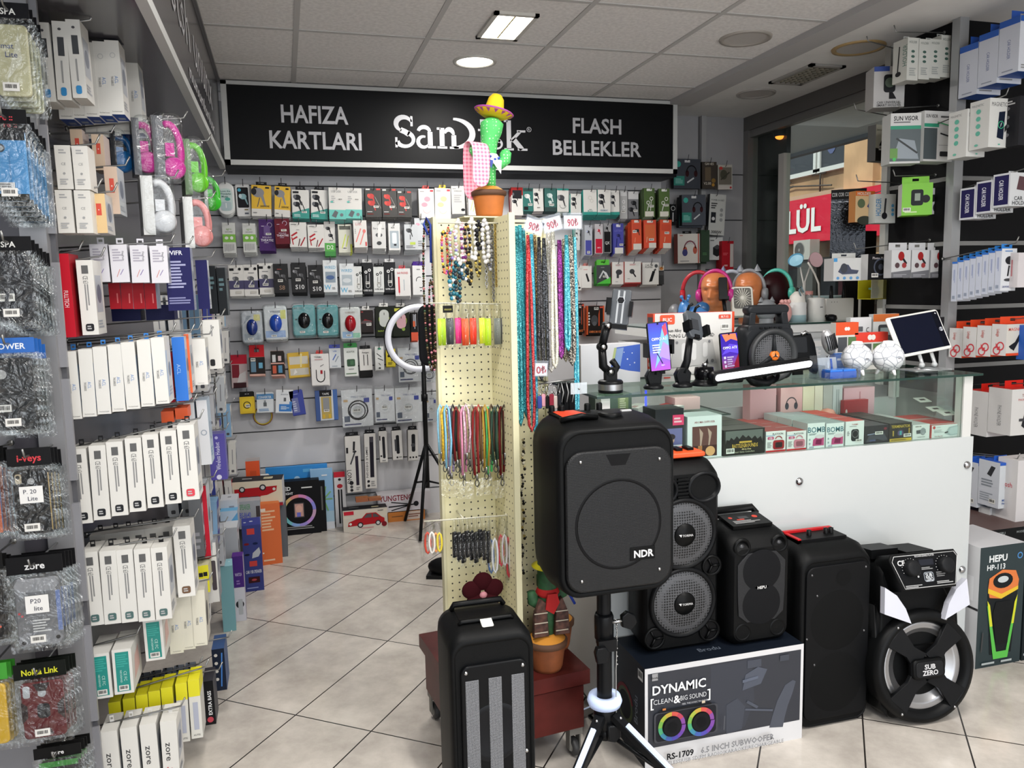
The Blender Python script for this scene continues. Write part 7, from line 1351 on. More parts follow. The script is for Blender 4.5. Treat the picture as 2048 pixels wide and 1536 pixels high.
stack(Z6,790,812,900,1022,2,'royal blue tilted adapter pack',L(3,S6),('2c3c9c','243284','2c3c9c'),[('R',.1,.1,.6,.7,'6a72a8'),('X',.15,.15,.5,.6,5,'c0c4dc'),('X',.3,.82,.8,.88,1,'8a94d0')],name='adapter_pack',cat='package',d=.02,tilt=-.12)
stack(Z6,985,812,1175,1068,2,'navy edged pack with gold connector',L(4,S6),('d0d4d8','22407c','22407c'),[('R',0,0,.2,1,'2a4c8c'),('R',.8,0,1,1,'3a64a8'),('R',.26,.05,.72,.78,'b8a050'),('R',.34,.3,.62,.75,'8a8c90'),('R',.2,.8,.74,1,'1c1c1e'),('T',.47,.88,.07,'TAPE','e0e0e0',0,.4),('B',.36,.28,.6,.36),('R',.3,.06,.4,.2,'d8b020'),('R',.56,.06,.66,.2,'d8b020')],name='adapter_pack',cat='package',d=.02)
q=PY(526,832,4.98);b=MB();b.lathe([(.05,-.01),(.054,0),(.05,.01),(.046,0),(.05,-.01)],mat('c8b020',.4),28,(0,0,0),'y');b.lathe([(.055,-.006),(.058,0),(.055,.006)],mat('c83a20',.4),28,(0,0,0),'y');tag(b.build('cable_coil',loc=q),'yellow and red coiled cable behind the blue converter pack','cable')
LR='lowest row'
for i,(l,t,r_,b_,lk,els)in enumerate((
 (1198,130,1322,592,'tall white box with LONG lettering',[('T',.2,.28,.3,'LONG','2a2a2e',-90,-.24,.01),('R',.62,.12,.82,.64,'2c2636'),('L',.55,.74,.6,.9,.14,'2a2a2e'),('L',.3,.5,.66,.74,.1,'3a3c42'),('E',.6,.72,.14,.06,'2a2a2e'),('E',.3,.17,.14,.14,'26262a'),('E',.3,.1,.1,.1,'4a4a4e'),('E',.3,.04,.1,.1,'26262a'),('R',.05,.7,.18,.8,K),('X',.6,.03,.9,.1,2,'9a9a9a')]),
 (1347,110,1440,560,'tall box with SIMPLE DESIGN lettering',[('T',.2,.48,.19,'SIMPLE DESIGN','2a2a2e',-90,-.56,.01),('R',.45,.2,.8,.94,'221f2a'),('C',.48,.84,.78,.94,.1,'34303c'),('E',.28,.13,.12,.12,'26262a'),('E',.28,.05,.12,.12,'26262a'),('X',.5,.03,.9,.14,3,'9a9a9a')]),
 (1470,90,1534,345,'short white box with folded stick',[('C',.4,.12,.75,.82,.15,'26262c'),('R',.05,.7,.2,.85,K),('E',.2,.2,.12,.12,K),('X',.3,.02,.9,.08,1,'8a8a8a')]),
 (1578,85,1660,325,'short white box with compact stick',[('C',.4,.2,.72,.84,.12,'1e1f24'),('R',.25,.3,.45,.7,'3a3c42'),('E',.45,.08,.1,.1,K),('X',.6,.05,.95,.12,1,'8a8a8a')]),
 (1702,80,1784,330,'short white box with curved stick',[('C',.35,.28,.72,.86,.15,'202126'),('E',.5,.5,.2,.2,'3a3c42'),('E',.2,.1,.09,.09,K),('E',.5,.1,.09,.09,K),('E',.8,.1,.09,.09,K)]))):
    stack(Z7,l,t,r_,b_,2,lk,L(i,LR),('dcdad6','b4b2ae','1c1c1e'),els,tab=(K,.022,.8),d=.03,name='selfie_stick_box')
WR=5.2
def rgt(l,t,r_,b_,n,lk,cols,els,d=.04,nm='headset_box',z=Zr,**k):return stack(z,l,t,r_,b_,n,lk,'slat strip by the window',cols,els,d=d,name=nm,wall=WR,**k)
HS=[('R',0,.1,.4,.42,'2a8c7c'),('X',.06,.16,.34,.34,4,'8ad0c4'),('H',.66,.56,.2,'15161a','3a1a1e'),('E',.16,.82,.1,.1,'3ab0a0'),('R',.4,.88,.6,.96,'e0e0e0'),('L',.5,.2,.75,.36,.05,'d8dcde')]
rgt(22,872,168,1034,1,'upper dark headset box with teal block',('3a3f4a','1c1e22','24262c'),HS)
rgt(66,1068,196,1236,2,'lower dark headset box with teal block',('4a4f5a','1c1e22','24262c'),HS)
rgt(176,888,256,1035,1,'brown game case with GAMES lettering',('3a3028','2a241e'),[('T',.5,.93,.09,'GAMES','e8e0d0',0,.8),('R',.2,.3,.6,.8,'6a5a44'),('E',.78,.3,.14,.14,'8a6a2a'),('E',.75,.14,.1,.1,'b8862a'),('T',.35,.2,.1,'V2.00','e0d8c8',0,.5)],d=.025,nm='game_case')
rgt(264,904,342,1040,1,'pale game case with soldier picture',('c8c4b8','8a8478'),[('R',.05,.2,.95,.9,'7a7468'),('E',.4,.6,.25,.3,'4a4a3a'),('L',.2,.4,.8,.7,.08,'3a382e'),('R',0,0,1,.16,'d8d0c8'),('E',.88,.08,.07,.07,'c8303a'),('E',.2,.86,.12,.1,'c83a34')],d=.025,nm='game_case')
rgt(208,1066,296,1290,1,'tall grey power adapter box',('cfd0cc','2c2e32'),[('T',.5,.86,.04,'POWER SOCKET','3a3a3c',0,.8),('X',.1,.64,.5,.8,3,'3a3a3c'),('R',.12,.3,.42,.56,'26282e'),('E',.27,.4,.1,.1,'e0e0e0'),('E',.75,.62,.1,.1,'9a9c9c'),('E',.75,.5,.1,.1,'9a9c9c'),('E',.75,.38,.1,.1,'9a9c9c'),('T',.5,.08,.07,'3000W','2a2a2c',0,.8)],nm='adapter_box',tilt=.05)
rgt(44,1282,166,1444,1,'white headphone box with BASS lettering',('e6e0d8','a85448','c8b8b0'),[('T',.6,.7,.12,'BASS','b8bcc0',0,.5),('H',.55,.5,.28,'8a4a5a','c05a44'),('E',.32,.36,.12,.14,'3a3a7a'),('X',.1,.05,.7,.1,1,'9a9a9a'),('R',.9,0,.95,1,'c85a4a'),('X',.08,.92,.3,.96,1,'c0503a')],tab=(K,.02,.4),d=.06)
rgt(212,1302,288,1426,1,'white box picturing a black cube',('dcdedc','20402a'),[('P',[(.3,.24),(.6,.14),(.9,.26),(.9,.58),(.6,.68),(.3,.56)],'26282a'),('P',[(.3,.56),(.6,.46),(.9,.58),(.6,.68)],'44464a'),('X',.1,.82,.5,.9,1,'6a6a6a')],nm='speaker_box')
rgt(170,1262,216,1436,2,'dark green narrow box',('24402a','1a2e1e'),[('X',.2,.2,.8,.3,2,'4a7a4a')],nm='adapter_box')
rgt(284,1322,348,1480,2,'red adapter box',('b01e2a','8a1820'),[('X',.1,.5,.6,.6,2,'d8505a'),('R',.7,.1,.98,.9,'c8c0bc'),('X',.2,.1,.6,.2,1,'e0a0a0')],nm='adapter_box')
rgt(0,1120,30,1235,1,'black narrow box with white discs',('1a1b1d','111'),[('O',.5,.8,.4,.1,'c8c8c8'),('Y',.3,.1,.7,.6,1,'c8c8c8')],nm='headset_box')
def floorbox(l,r_,t,bt,name,label,y,d,cols,arts,rz=0,base=0,tab=None,stk=None,rx=0):
    a=PY(l,bt,y);c=PY(r_,bt,y);zt=PY((l+r_)/2,t,y).z
    return carton(name,label,'box',((a.x+c.x)/2,y,base),c.x-a.x,d,zt-base,cols,arts,rz=rz,rx=rx,tab=tab)
RB=('8a8ae0','b08ad8','d88ac0','e08a8a','d8b87a','a8c88a','8ad0a8','7ac8d0','8ab0e8','a090e0','c090d8','c8a0c0')
led=[('T',.3,.87,.07,'LED','eef0f2',0,.3,.03),('T',.26,.78,.045,'RING LIGHT','eef0f2',0,.36,.02),('X',.62,.85,.9,.89,1,'e0e0e0')]+[('A',.55,.45,.36,a_,a_+30,.07,c)for a_,c in zip(range(0,360,30),RB)]+[('C',.44,.32,.66,.6,.02,'2a2c30'),('R',.46,.34,.64,.58,'c89a90'),('E',.55,.48,.07,.09,'e0b0a0'),('R',.5,.34,.58,.42,'6a6ac8'),('X',.1,.1,.9,.17,2,'8a8a8a'),('O',.06,.62,.05,.01,'e0e0e0'),('O',.06,.5,.05,.01,'e0e0e0'),('O',.06,.38,.05,.01,'e0e0e0')]
floorbox(548,643,962,1063,'ring_light_box','black box picturing a rainbow ring light against the back wall',4.86,.07,('101013','0c0c0e','141416'),{'f':led})
floorbox(640,654,962,1058,'slim_carton','slim black carton right of the rainbow ring light box',4.88,.03,('131315',),{'f':[('Y',.3,.4,.7,.9,1,'5a5a5a')]})
floorbox(537,660,932,1048,'wide_carton','bright blue wide carton behind the rainbow ring light box',4.96,.03,('1f8ad8','1a7ac0','2a94e0'),{'f':[('E',.5,.8,.05,.05,'a8d0f0'),('R',.6,.9,.75,.95,'5ab0e8')]})
floorbox(626,670,938,1055,'palm_carton','pale blue carton with palm leaf picture beside the ring light box',4.92,.03,('8ab8e0','7aa8d0','a8cce8'),{'f':[('R',0,0,1,.12,'d8dce4'),('R',0,.12,1,.3,'a8c8dc')]+[('L',.55,.5,.55+.4*math.cos(a_),.5+.22*math.sin(a_),.07,'7ab06a')for a_ in (0,.6,1.3,2.0,2.8,3.6,5.2)]+[('X',.5,.88,.9,.92,1,'e0e8f0')]})
floorbox(672,694,944,1040,'mini_tripod_box','white box picturing a red mini tripod standing upright',4.94,.05,('d4d2d4','9a989a'),{'f':[('R',0,.9,1,1,'c8283a'),('R',.3,.06,.46,.68,'1c1c20'),('R',.54,.06,.7,.68,'26262a'),('E',.5,.74,.26,.2,'b02a34'),('E',.5,.86,.14,.12,'202024')]},rx=-.04)
CAR=[('P',[(.1,.22),(.12,.42),(.3,.56),(.42,.58),(.52,.8),(.74,.8),(.86,.58),(.93,.5),(.93,.28)],'b01e26'),('P',[(.46,.58),(.54,.76),(.64,.76),(.64,.58)],'4a4448'),('P',[(.67,.58),(.67,.76),(.73,.75),(.82,.58)],'4a4448'),('E',.38,.26,.065,.065,'26262a'),('E',.38,.26,.04,.04,'c8c8c8'),('E',.78,.3,.06,.06,'26262a'),('E',.78,.3,.038,.038,'c8c8c8'),('E',.16,.34,.03,.03,'d8d4cc')]
floorbox(687,776,1018,1056,'toy_car_box','upright box picturing a red classic car on the floor',4.82,.09,('cfc8bc','b8aca0','242428'),{'f':[('R',0,.6,1,.95,'d8cfc0')]+CAR+[('R',.02,.78,.24,.95,'c8283a'),('E',.92,.22,.06,.06,'7a1a24'),('X',.4,.08,.8,.14,1,'c87a80'),('X',.78,.86,.98,.92,1,'5a5a5a')],'t':[('C',.65,.3,.82,.6,.04,'c9bf98'),('X',.15,.5,.4,.7,1,'8a8a8a')]})
for i,l in enumerate((712,738)):
    floorbox(l,l+25,996,1003,'small_cable_box','small reddish tray box on the upright car box, %s from the left' % N[i],4.86,.05,('a8603a','8a4a2c','c07a4a'),{},base=PY(725,1004,4.86).z if i == 0 else PY(725,1004,4.86).z)
floorbox(756,862,986,1020,'camera_tripod_box','long white box with tripod picture lying by the back wall',4.93,.1,('d8d4da','b8b4ba','e0dce0'),{'f':[('T',.34,.78,.3,'YUNGTENG','8a2a3a',0,.62,.02),('L',.2,.3,.7,.35,.025,'1c1c20'),('L',.25,.55,.6,.38,.02,'1c1c20'),('L',.25,.1,.6,.32,.02,'1c1c20'),('E',.72,.38,.05,.05,'202024')]},base=.062)
floorbox(776,850,1021,1033,'flat_orange_box','flat orange box under the long white tripod box',4.93,.1,('c8782a','a86424','d0884a'),{'f':[('L',.1,.5,.4,.5,.02,'5a3a1a'),('R',.5,.1,.95,.9,'d8c8bc'),('X',.55,.3,.9,.7,2,'8a5a4a')]})
floorbox(493,521,922,966,'orange_box','bright orange box with grey side high on the corner pile',4.72,.1,('e8551c','9aa0aa','b8b0b0'),{'f':[('P',[(.25,0),(.3,.7),(.75,.7),(.75,0)],'d04a16')]},base=.306)
b=MB();b.prism(rrect(-.03,0,.03,.09,.012),0,.03,'e4e4e2',bev=.004);tag(b.build('plastic_bracket',loc=(PY(528,950,4.8).x,4.8,.306)),'white plastic bracket behind the bright orange box','bracket')
b=MB();b.box(-.2,.2,0,.5,0,.3055,mat('5a5c62',.6));tag(b.build('floor_plinth',loc=(-.25,4.465,0)),'dark plinth box under the corner pile of cartons','plinth')
floorbox(462,566,962,1000,'toy_car_box','upside-down box picturing a red vintage car on the corner pile',4.42,.13,('e0d4bc','d4d4d8','26262a'),{'f':[('R',0,0,1,.14,'8a8aa0'),('R',.78,0,1,.12,'a02430')]+[tuple([e[0],[(1-x,1.0-z)for x,z in e[1]],e[2]])if e[0]=='P' else ('E',1-e[1],1.0-e[2],e[3],e[4],e[5])for e in CAR],'t':[('C',.62,.3,.8,.7,.04,'c9c0a0'),('X',.2,.4,.5,.6,1,'c8c8c8')]},rz=-.08,base=.306)
floorbox(522,564,1007,1092,'orange_carton','tall orange carton with printed specifications by the left wall',4.36,.1,('d8662a','9aa0a8','d8702a'),{'f':[('X',.1,.55,.8,.9,7,'e8b890'),('R',.06,.88,.3,.93,'e8d8c8'),('X',.1,.05,.9,.1,1,'e8c0a0'),('E',.1,.2,.04,.04,'f0e0d0')]},rz=.12)
floorbox(478,522,1002,1040,'grey_carton','grey carton with green lettering behind the navy car speaker box',4.34,.1,('a4a8b0','8c9098','b0b4ba'),{'f':[('T',.3,.8,.2,'SPEAKER','5a9a6a',0,.5),('T',.3,.5,.2,'BS-8640','4a5ac8',0,.5),('X',.1,.1,.5,.3,2,'5a5a62'),('R',.8,.4,.98,.8,'3a3034')]},base=.215)
def carsp(t):return [('R',.25,.86,.65,.95,'c8302a'),('E',.2,.72,.14,.07,'7a1a24'),('E',.66,.72,.14,.07,'14204c'),('E',.2,.56,.14,.06,'101828'),('P',[(.45,.5),(.5,.58),(.85,.66),(.92,.58),(.8,.52)],'b8bcc4'),('R',.3,.38,.7,.46,'c8302a'),('T',.5,.3,.05,'CAR USB SPEAKER','dfe2ee',0,.85),('R',.2,.13,.8,.22,'3a1418'),('E',.5,.175,.14,.06,'a8303a'),('X',.1,.04,.9,.07,1,'8a94c8')]
floorbox(488,526,1050,1132,'car_speaker_box','navy blue box with red labels and car pictures on the floor',3.98,.14,('1e2c7a','3a3a6a','263690'),{'f':carsp(0),'t':[('E',.5,.5,.1,.1,'d8dce8'),('X',.1,.3,.3,.5,1,'c8ccd8')]},rz=.05)
floorbox(441,477,1056,1110,'white_grey_box','grey white speaker box above the purple watch box',3.72,.12,('b4b8be','c9ccd2','d8dade'),{'r':[('E',.5,.4,.2,.3,'26262a'),('X',.2,.8,.8,.9,1,'8a3a3a')]},base=.225)
floorbox(441,476,1000,1022,'white_lid_box','white box at the top of the left floor pile',3.9,.12,('d8dae0','c4c6cc','d0d2da'),{'t':[('R',.4,.4,.6,.6,'8a8c94')],'f':[('X',.5,.5,.8,.7,1,'9a9aa4')]},base=.4)
floorbox(441,476,1022,1044,'pale_blue_box','white and sky blue flat box second in the left floor pile',3.84,.12,('c0d4e8','b4bcc8','6ab0dc'),{'f':[('P',[(.1,0),(1,.9),(1,0)],'5aa4d8')]},base=.35)
floorbox(468,490,1112,1190,'watch_box','white and purple box picturing a smart watch on the floor',3.62,.06,('d8d4dc','b8b0c0','5a2a8a'),{'f':[('R',0,.52,1,1,'4c2a7c'),('E',.5,.26,.38,.38,'26262a'),('C',.34,.1,.76,.34,.08,'b8b8bc'),('T',.5,.72,.05,'WATCH','d8c8e8',0,.6),('X',.3,.56,.7,.64,2,'8a6ab0')]})
floorbox(444,470,1132,1218,'teal_box','tall pale teal box at the near end of the floor pile',3.52,.1,('7ab0b8','8abcc4','9accd8'),{'t':[('E',.75,.6,.08,.08,'d8eaee'),('X',.1,.3,.5,.5,1,'6a9aa4')]},rz=.06)
# ================================================================ left gondola: phone cases facing the camera, earphone boxes on long hooks
b=MB();sm_=mat('8d8d92',.4);YP=2.24
b.box(-1.6,-.535,YP,YP+.02,0,HC,mat('55555a',.6))
for z in (.05,.33,.66,.98,1.27,1.6,1.9,2.2):b.box(-1.6,-.53,YP-.012,YP,z,z+.26,sm_)
struct(b.build('wall_left_slats'))
b=MB();b.box(-.605,-.547,YP-.03,YP+.03,0,HC,mat('a0a0a3',.35,.4));struct(b.build('wall_left_trim'))
def casepack(l,t,r_,bt,hdr,htxt,hc,c,els,n,label,Y=2.02,hh=.2,lbl=None,sh=.028):
    a=PY(l,bt,Y);e=PY(r_,bt,Y);zt=PY((l+r_)/2,t,Y).z;w_,h_=e.x-a.x,zt-a.z;o=None
    for k in range(n):
        lb=label+(', '+BACKN[k]+' in its stack' if n>1 else '')
        loc=((a.x+e.x)/2,Y+k*sh,a.z-k*.007+random.uniform(-.004,.004))
        if o is None:
            o=empty('phone_case_pack',loc,lb,'phone case',label+' stack')
            m=MB();m.box(-w_/2,w_/2,-.001,.001,h_*(1-hh),h_,hdr);m.art((-w_/2,-.001,h_*(1-hh)),(1,0,0),(0,0,1),w_,h_*hh,[('T',.5,.45,.4,htxt,hc,0,.7,.02)]);m.build('header_card',o)
            m=MB();m.box(-w_/2-.004,w_/2+.006,-.006,-.0045,-.012,h_*(1-hh),BAG);m.box(-w_/2-.004,w_/2+.006,.012,.0125,-.012,h_*(1-hh),BAG);m.build('clear_bag',o)
            cw,ch=w_*.82,h_*(1-hh)*.93;m=MB();m.prism(rrect(-cw/2,0,cw/2,ch,.01),0,.01,mat(c,.35),bev=.003);m.art((-cw/2,0,0),(1,0,0),(0,0,1),cw,ch,els);q=m.build('phone_case',o)
            if lbl:
                m=MB();m.box(-.024,.024,-.0075,-.0065,ch*.5,ch*.76,'ecebe8');m.art((-.024,-.0075,ch*.5),(1,0,0),(0,0,1),.048,ch*.26,[('T',.45,.7,.26,lbl[0],'1c1c3a',0,.7,0),('T',.55,.28,.26,lbl[1],'1c1c3a',0,.6,0)]);m.build('handwritten_label',o)
            m=MB();m.box(-.02,.012,-.0072,-.0065,ch*.06,ch*.06+.018,'e6e4e0');m.art((-.02,-.0072,ch*.06),(1,0,0),(0,0,1),.032,.018,[('B',.05,.1,.95,.9)]);m.build('price_sticker',o)
        else:dup(o,loc,lb,rz=random.uniform(-.04,.04))
    zz=a.z+h_*(1-hh*.45);hook(((a.x+e.x)/2,YP-.012,zz-.012),((a.x+e.x)/2,Y-.03,zz),'steel peg hook holding the '+' '.join(label.split()[:9]),up=.02)
CAM_=('C',.1,.78,.3,.92,.05,'3a3a3e')
casepack(-12,5,72,190,'16161a','SPA','e8e8e4','d8d2a8',[('P',[(.3,.2),(.8,.5),(.75,.9)],'e8e4c8'),('T',.4,.7,.08,'mat','3a4a8a',0,.4,0),('T',.5,.58,.08,'Lite','3a4a8a',0,.5,0)],4,'cream phone case in a bag under a black header, top',hh=.17)
casepack(-14,222,68,405,'141416','re ::','e03a4a','4a9ad8',[('R',0,.85,1,1,'1e2024'),('R',0,0,1,.1,'2a2a22'),('E',.25,.74,.14,.14,'2a3a4a'),('E',.25,.74,.09,.09,'a8b0b4'),('L',.5,.2,.5,.7,.02,'3a80b8'),('R',.1,.14,.6,.26,'e0e0e0'),('X',.12,.15,.55,.25,3,'8a8a8a')],6,'blue tough phone case under a black header, second from top',hh=.16)
casepack(-16,470,76,640,'121214','SPA','e0e0dc','232428',[('E',.1,.8,.05,.05,'c8c8c8'),('B',.1,.3,.55,.42),('P',[(.2,.1),(.5,.9),(.6,.9),(.3,.1)],'2e3036')],6,'black phone case in shiny bag under a printed black header',hh=.17)
casepack(-16,672,84,860,'1a62b8','POWER','e8eef4','26282a',[('E',.24,.78,.13,.13,'b0b0b0'),('L',.3,.05,.9,.6,.02,'3a3c3e'),('L',.5,.05,.95,.4,.015,'34363a'),('B',.04,.26,.42,.36)],4,'dark phone case under a blue header',hh=.16)
casepack(28,893,116,1070,'141416','i-veys','d0303a','151618',[('R',.97,.05,1,.95,'b89a5a'),('C',.06,.8,.24,.95,.06,'b8a88a'),('E',.14,.9,.06,.06,'1c1c1c'),('E',.5,.83,.1,.1,'a8a8a8')],4,'black and gold phone case with handwritten label under black header',hh=.2,lbl=('P. 20','Lite'))
casepack(28,1108,140,1295,'121214','zore','e8e8e8','77787c',[('P',[(0,.1),(.12,0),(.88,0),(1,.1),(.85,.2),(.15,.2)],'8e8f94'),('P',[(0,.9),(.15,.8),(.85,.8),(1,.9),(.9,1),(.1,1)],'9a9ba0'),('E',.12,.06,.05,.05,'2a2a2c'),('E',.88,.1,.05,.05,'2a2a2c'),('R',.9,.2,1,.8,'6a80b8'),('E',.08,.5,.03,.03,'c8303a'),('E',.14,.46,.03,.03,'c8303a'),('X',.35,.2,.75,.4,5,'d8d8d8')],5,'grey armoured phone case with handwritten label',hh=.19,lbl=('P20','lite'))
casepack(40,1322,145,1482,'101410','Nokta Link','d8d820','641a20',[('C',.06,.74,.22,.95,.05,'b8bcc0'),('E',.5,.8,.1,.1,'b8bcc0'),('P',[(.3,.98),(.7,.98),(.6,.84),(.4,.84)],'2a2224'),('C',.36,.36,.66,.62,.1,'1e2026'),('P',[(.0,.3),(.14,.4),(.14,.6),(0,.68)],'2a1c1e'),('P',[(1,.3),(.84,.42),(.84,.58),(1,.7)],'2a1c1e'),('P',[(.34,.06),(.7,.06),(.64,.16),(.42,.16)],'2a1c1e')],4,'dark red tough phone case under a black header',hh=.2)
casepack(-60,1330,30,1500,'3a9a2a','Link','e8f0e0','e8b81e',[('X',.2,.3,.8,.5,2,'e8e4d8')],3,'yellow phone case under a green header, left edge',hh=.2)
casepack(-55,1110,22,1290,'141414','zore','e0e0e0','1c1a1a',[('E',.7,.3,.1,.06,'c87a2a'),('E',.8,.2,.08,.05,'d8502a')],3,'dark patterned phone case at the left edge',hh=.18)
casepack(-62,893,14,1070,'141414','zore','e0e0e0','5a7ab0',[('R',.8,0,1,1,'c8643a')],5,'blue and orange phone case at the left edge',hh=.18)
casepack(80,1490,175,1640,'111','zore','e0e0e0','26262a',[('R',0,.9,1,1,'2a8a2a')],4,'black phone case with green strip at the bottom edge',hh=.15)
def row(n,p0,p1,wp,hp,Y,d,look,where,cols,f,rr=None,tab=None,name='earphone_box',under=None,last=None,hk=1):
    o=None
    for k in range(n):
        u=k/max(1,n-1);l,t=p0[0]+(p1[0]-p0[0])*u,p0[1]+(p1[1]-p0[1])*u
        a=PY(l,t+hp/2,Y);e=PY(l+wp,t+hp/2,Y);zt=PY(l+wp/2,t,Y).z;zb=PY(l+wp/2,t+hp,Y).z
        lab=look+', '+(N[k]+' from the wall '+where if n>1 else where);loc=((a.x+e.x)/2,Y+random.uniform(0,.004),zb)
        if o is None or (last and k == n-1):
            arts={'f':last if (last and k == n-1)else f,'r':rr or []}
            if under:arts['u']=under
            o=carton(name,lab,'box',loc,(e.x-a.x)*.97,d,zt-zb,cols,arts,tab=tab,group=look+' row '+where,ry=-.012)
        else:dup(o,loc,lab,ry=random.uniform(-.02,.01))
        xl,zl=loc[0],zt
        if k == 0:z0=zt
    if hk:
        th=tab[1]*.55 if tab else .012
        hook((-.6,Y+d*.5,z0+th-.02),(xl+.03,Y+d*.5,zl+th),'steel peg hook through the '+' '.join(look.split()[:6])+' '+where,up=.022)
LOGO=lambda c:[('Y',.35,.32,.65,.68,2,'8a8a8a'),('R',.3,.82,.7,.93,'5a5a5a'),('T',.5,.74,.32,'CE 63','6a6a6a',-90,-.1,0),('C',.25,.05,.75,.15,.12,c),('X',.34,.07,.66,.13,2,'b8b8b8')]
TWS=[('T',.64,.47,.26,'ACL','5a8ac8',-90,-.1,0),('T',.34,.45,.18,'TWS EARBUDS','4a4a4a',-90,-.13,0),('T',.5,.04,.014,'You Feel Sounds','3a3a3a',0,.75)]
TECH=[('R',.1,.3,.8,.8,'b0b4bc'),('E',.45,.55,.25,.25,'6a7080'),('X',.1,.08,.8,.2,3,'a0a4ac')]
WB=('e3e1db','d9d7d2','e0ded8')
row(3,(76,45),(138,37),30,158,2.3,.09,'white boxes with blue badge','topmost hook',WB,[('R',.3,.56,.75,.8,'3a3c40'),('E',.5,.9,.12,.1,'4a4a4e'),('Y',.4,.2,.6,.5,1,'9a9a9a'),('C',.3,.05,.7,.16,.15,'2a8ac8')],TECH)
row(5,(112,88),(214,78),30,150,2.5,.09,'white boxes with blue base','second hook',('e3e1db','d9d7d2','2450a8'),[('O',.5,.8,.2,.05,'c0c0c0')]+TWS,TECH,under=[('R',.3,.2,.8,.5,'a8b4c8')])
row(5,(165,112),(256,100),26,165,2.75,.09,'white boxes with blue underside','third hook',('dddbd5','d3d1cc','1e4598'),TWS,TECH)
CEB=[('X',.25,.8,.75,.92,2,'a8a8a8'),('T',.5,.58,.06,'CE','9a9a9a',0,.4,0),('E',.5,.36,.08,.08,'a0a0a0'),('X',.2,.1,.8,.25,3,'b0b0b0')]
row(2,(111,290),(146,291),33,88,2.3,.08,'plain white boxes','upper tier',('e0ddd6',),CEB)
row(2,(113,380),(150,380),34,86,2.3,.08,'plain white boxes','lower tier',('e0ddd6',),CEB)
BG=[('R',.35,.45,.7,.75,'c8402a'),('T',.52,.6,.05,'e','f0e0d8',0,.3)]
row(2,(142,258),(184,268),25,72,2.5,.08,'beige boxes with red label','behind the white tiers',('c8b098','c9b8b0','c0a890'),BG)
row(1,(211,333),(211,333),27,95,2.45,.1,'tan box with red label','before the silver headset packs',('c9b09c','b8bcc0'),BG,TECH)
row(1,(183,387),(183,387),30,79,2.35,.1,'sand coloured box with red label','beside the plain white boxes',('d8b884','c4c0bc'),BG,TECH)
row(1,(115,507),(115,507),31,168,2.3,.1,'red box with white lettering','middle left hook',('c01c2e','9a1622'),[('T',.6,.46,.3,'FULLTECH','f0d8dc',-90,-.2,.01)],name='long_box')
row(1,(158,520),(158,520),34,150,2.32,.1,'white box with black badge','beside the red one',WB,LOGO('26262a'),TECH,name='long_box')
row(4,(181,488),(300,490),37,76,2.45,.07,'lilac white boxes','over the red ones',('d8d6dc','cfcdd4'),[('X',.15,.55,.7,.9,5,'a8a4b0'),('L',.3,.15,.5,.35,.03,'c86a5a'),('L',.5,.2,.7,.35,.03,'6a4a9a'),('T',.75,.7,.12,'FlexPods','6a6a70',-90,.4,0)],TECH,tab=('d8d6dc',.02,.4))
row(4,(218,566),(289,566),24,52,2.5,.08,'dark red boxes','under the lilac ones',('9a1420','b8c0d0'),[('Y',.6,.1,.8,.6,1,'c85a5a')])
row(2,(222,612),(290,610),60,30,2.6,.08,'navy flat packs','under the dark red boxes',('1a1c4a',),[])
row(1,(332,495),(332,495),54,126,2.5,.06,'navy blister with white lettering','beside the lilac boxes',('1f1f52','8a90a8'),[('T',.4,.92,.07,'WIFR','e4e6ee',0,.7,.01),('X',.06,.35,.8,.8,9,'9a9cc0'),('X',.06,.1,.9,.22,3,'7a7ca8')],TECH,name='earphone_pack')
row(1,(394,520),(394,520),24,98,2.8,.06,'navy box with white edge','beyond the big navy blister',('26265c','d0d4dc'),[],TECH)
row(2,(416,532),(436,535),18,96,3.0,.1,'black blister packs','near the back wall',('1c2024','3a4248'),[('X',.2,.5,.8,.8,3,'4a6a70')],[('E',.5,.5,.3,.3,'5a6a70')])
row(7,(130,703),(306,672),29,136,2.3,.1,'white earbud boxes with blue hangers','long middle hook',WB,TWS,[('R',0,.1,.3,.8,'b8c8dc'),('E',.6,.5,.2,.2,'8a96a8'),('X',.3,.1,.9,.25,3,'a8b0bc')],tab=('1f78c8',.016,.35))
row(1,(348,674),(348,674),26,128,2.45,.08,'bright blue box edge','end of the middle hook',('1a70d0','c8ccd4'),[('T',.4,.5,.3,'ACL','a8c8f0',-90,-.16,0)],TECH)
row(1,(372,668),(372,668),10,118,2.5,.08,'thin orange box edge','beside the bright blue box',('e0602a','d8d4d4'),[],TECH)
row(1,(384,678),(384,678),30,92,2.6,.1,'tilted white earbud box','past the orange edge',WB,TWS,TECH)
row(1,(408,640),(408,640),34,98,2.75,.1,'white box with small black badge','beside the tilted one',WB,[('C',.3,.06,.6,.2,.1,'2a2a2c'),('Y',.45,.65,.6,.9,1,'9a9a9a')],TECH)
row(2,(322,823),(350,816),26,22,2.5,.08,'orange boxes','below the bright blue box',('e85a1e',),[])
row(7,(145,898),(360,850),35,150,2.3,.1,'white neckband boxes with dark badge','lower long hook',WB,LOGO('26282c'),TECH,tab=('1c1c1e',.018,.3),last=LOGO('d8384a'))
row(6,(186,1070),(322,1050),33,145,2.52,.09,'white neckband boxes','hook behind the lower ones',('d8d6d0','cfcdc8'),LOGO('4a4a4c'),TECH,tab=('1c1c1e',.018,.3))
row(5,(168,1104),(305,1092),35,148,2.3,.1,'white boxes with grey green badge','hook below',WB,LOGO('4a6a68'),TECH,tab=('1c1c1e',.018,.3))
row(1,(351,1052),(351,1052),36,142,2.4,.1,'white box with brown badge','beside the grey green badges',WB,LOGO('6a4a30'),TECH)
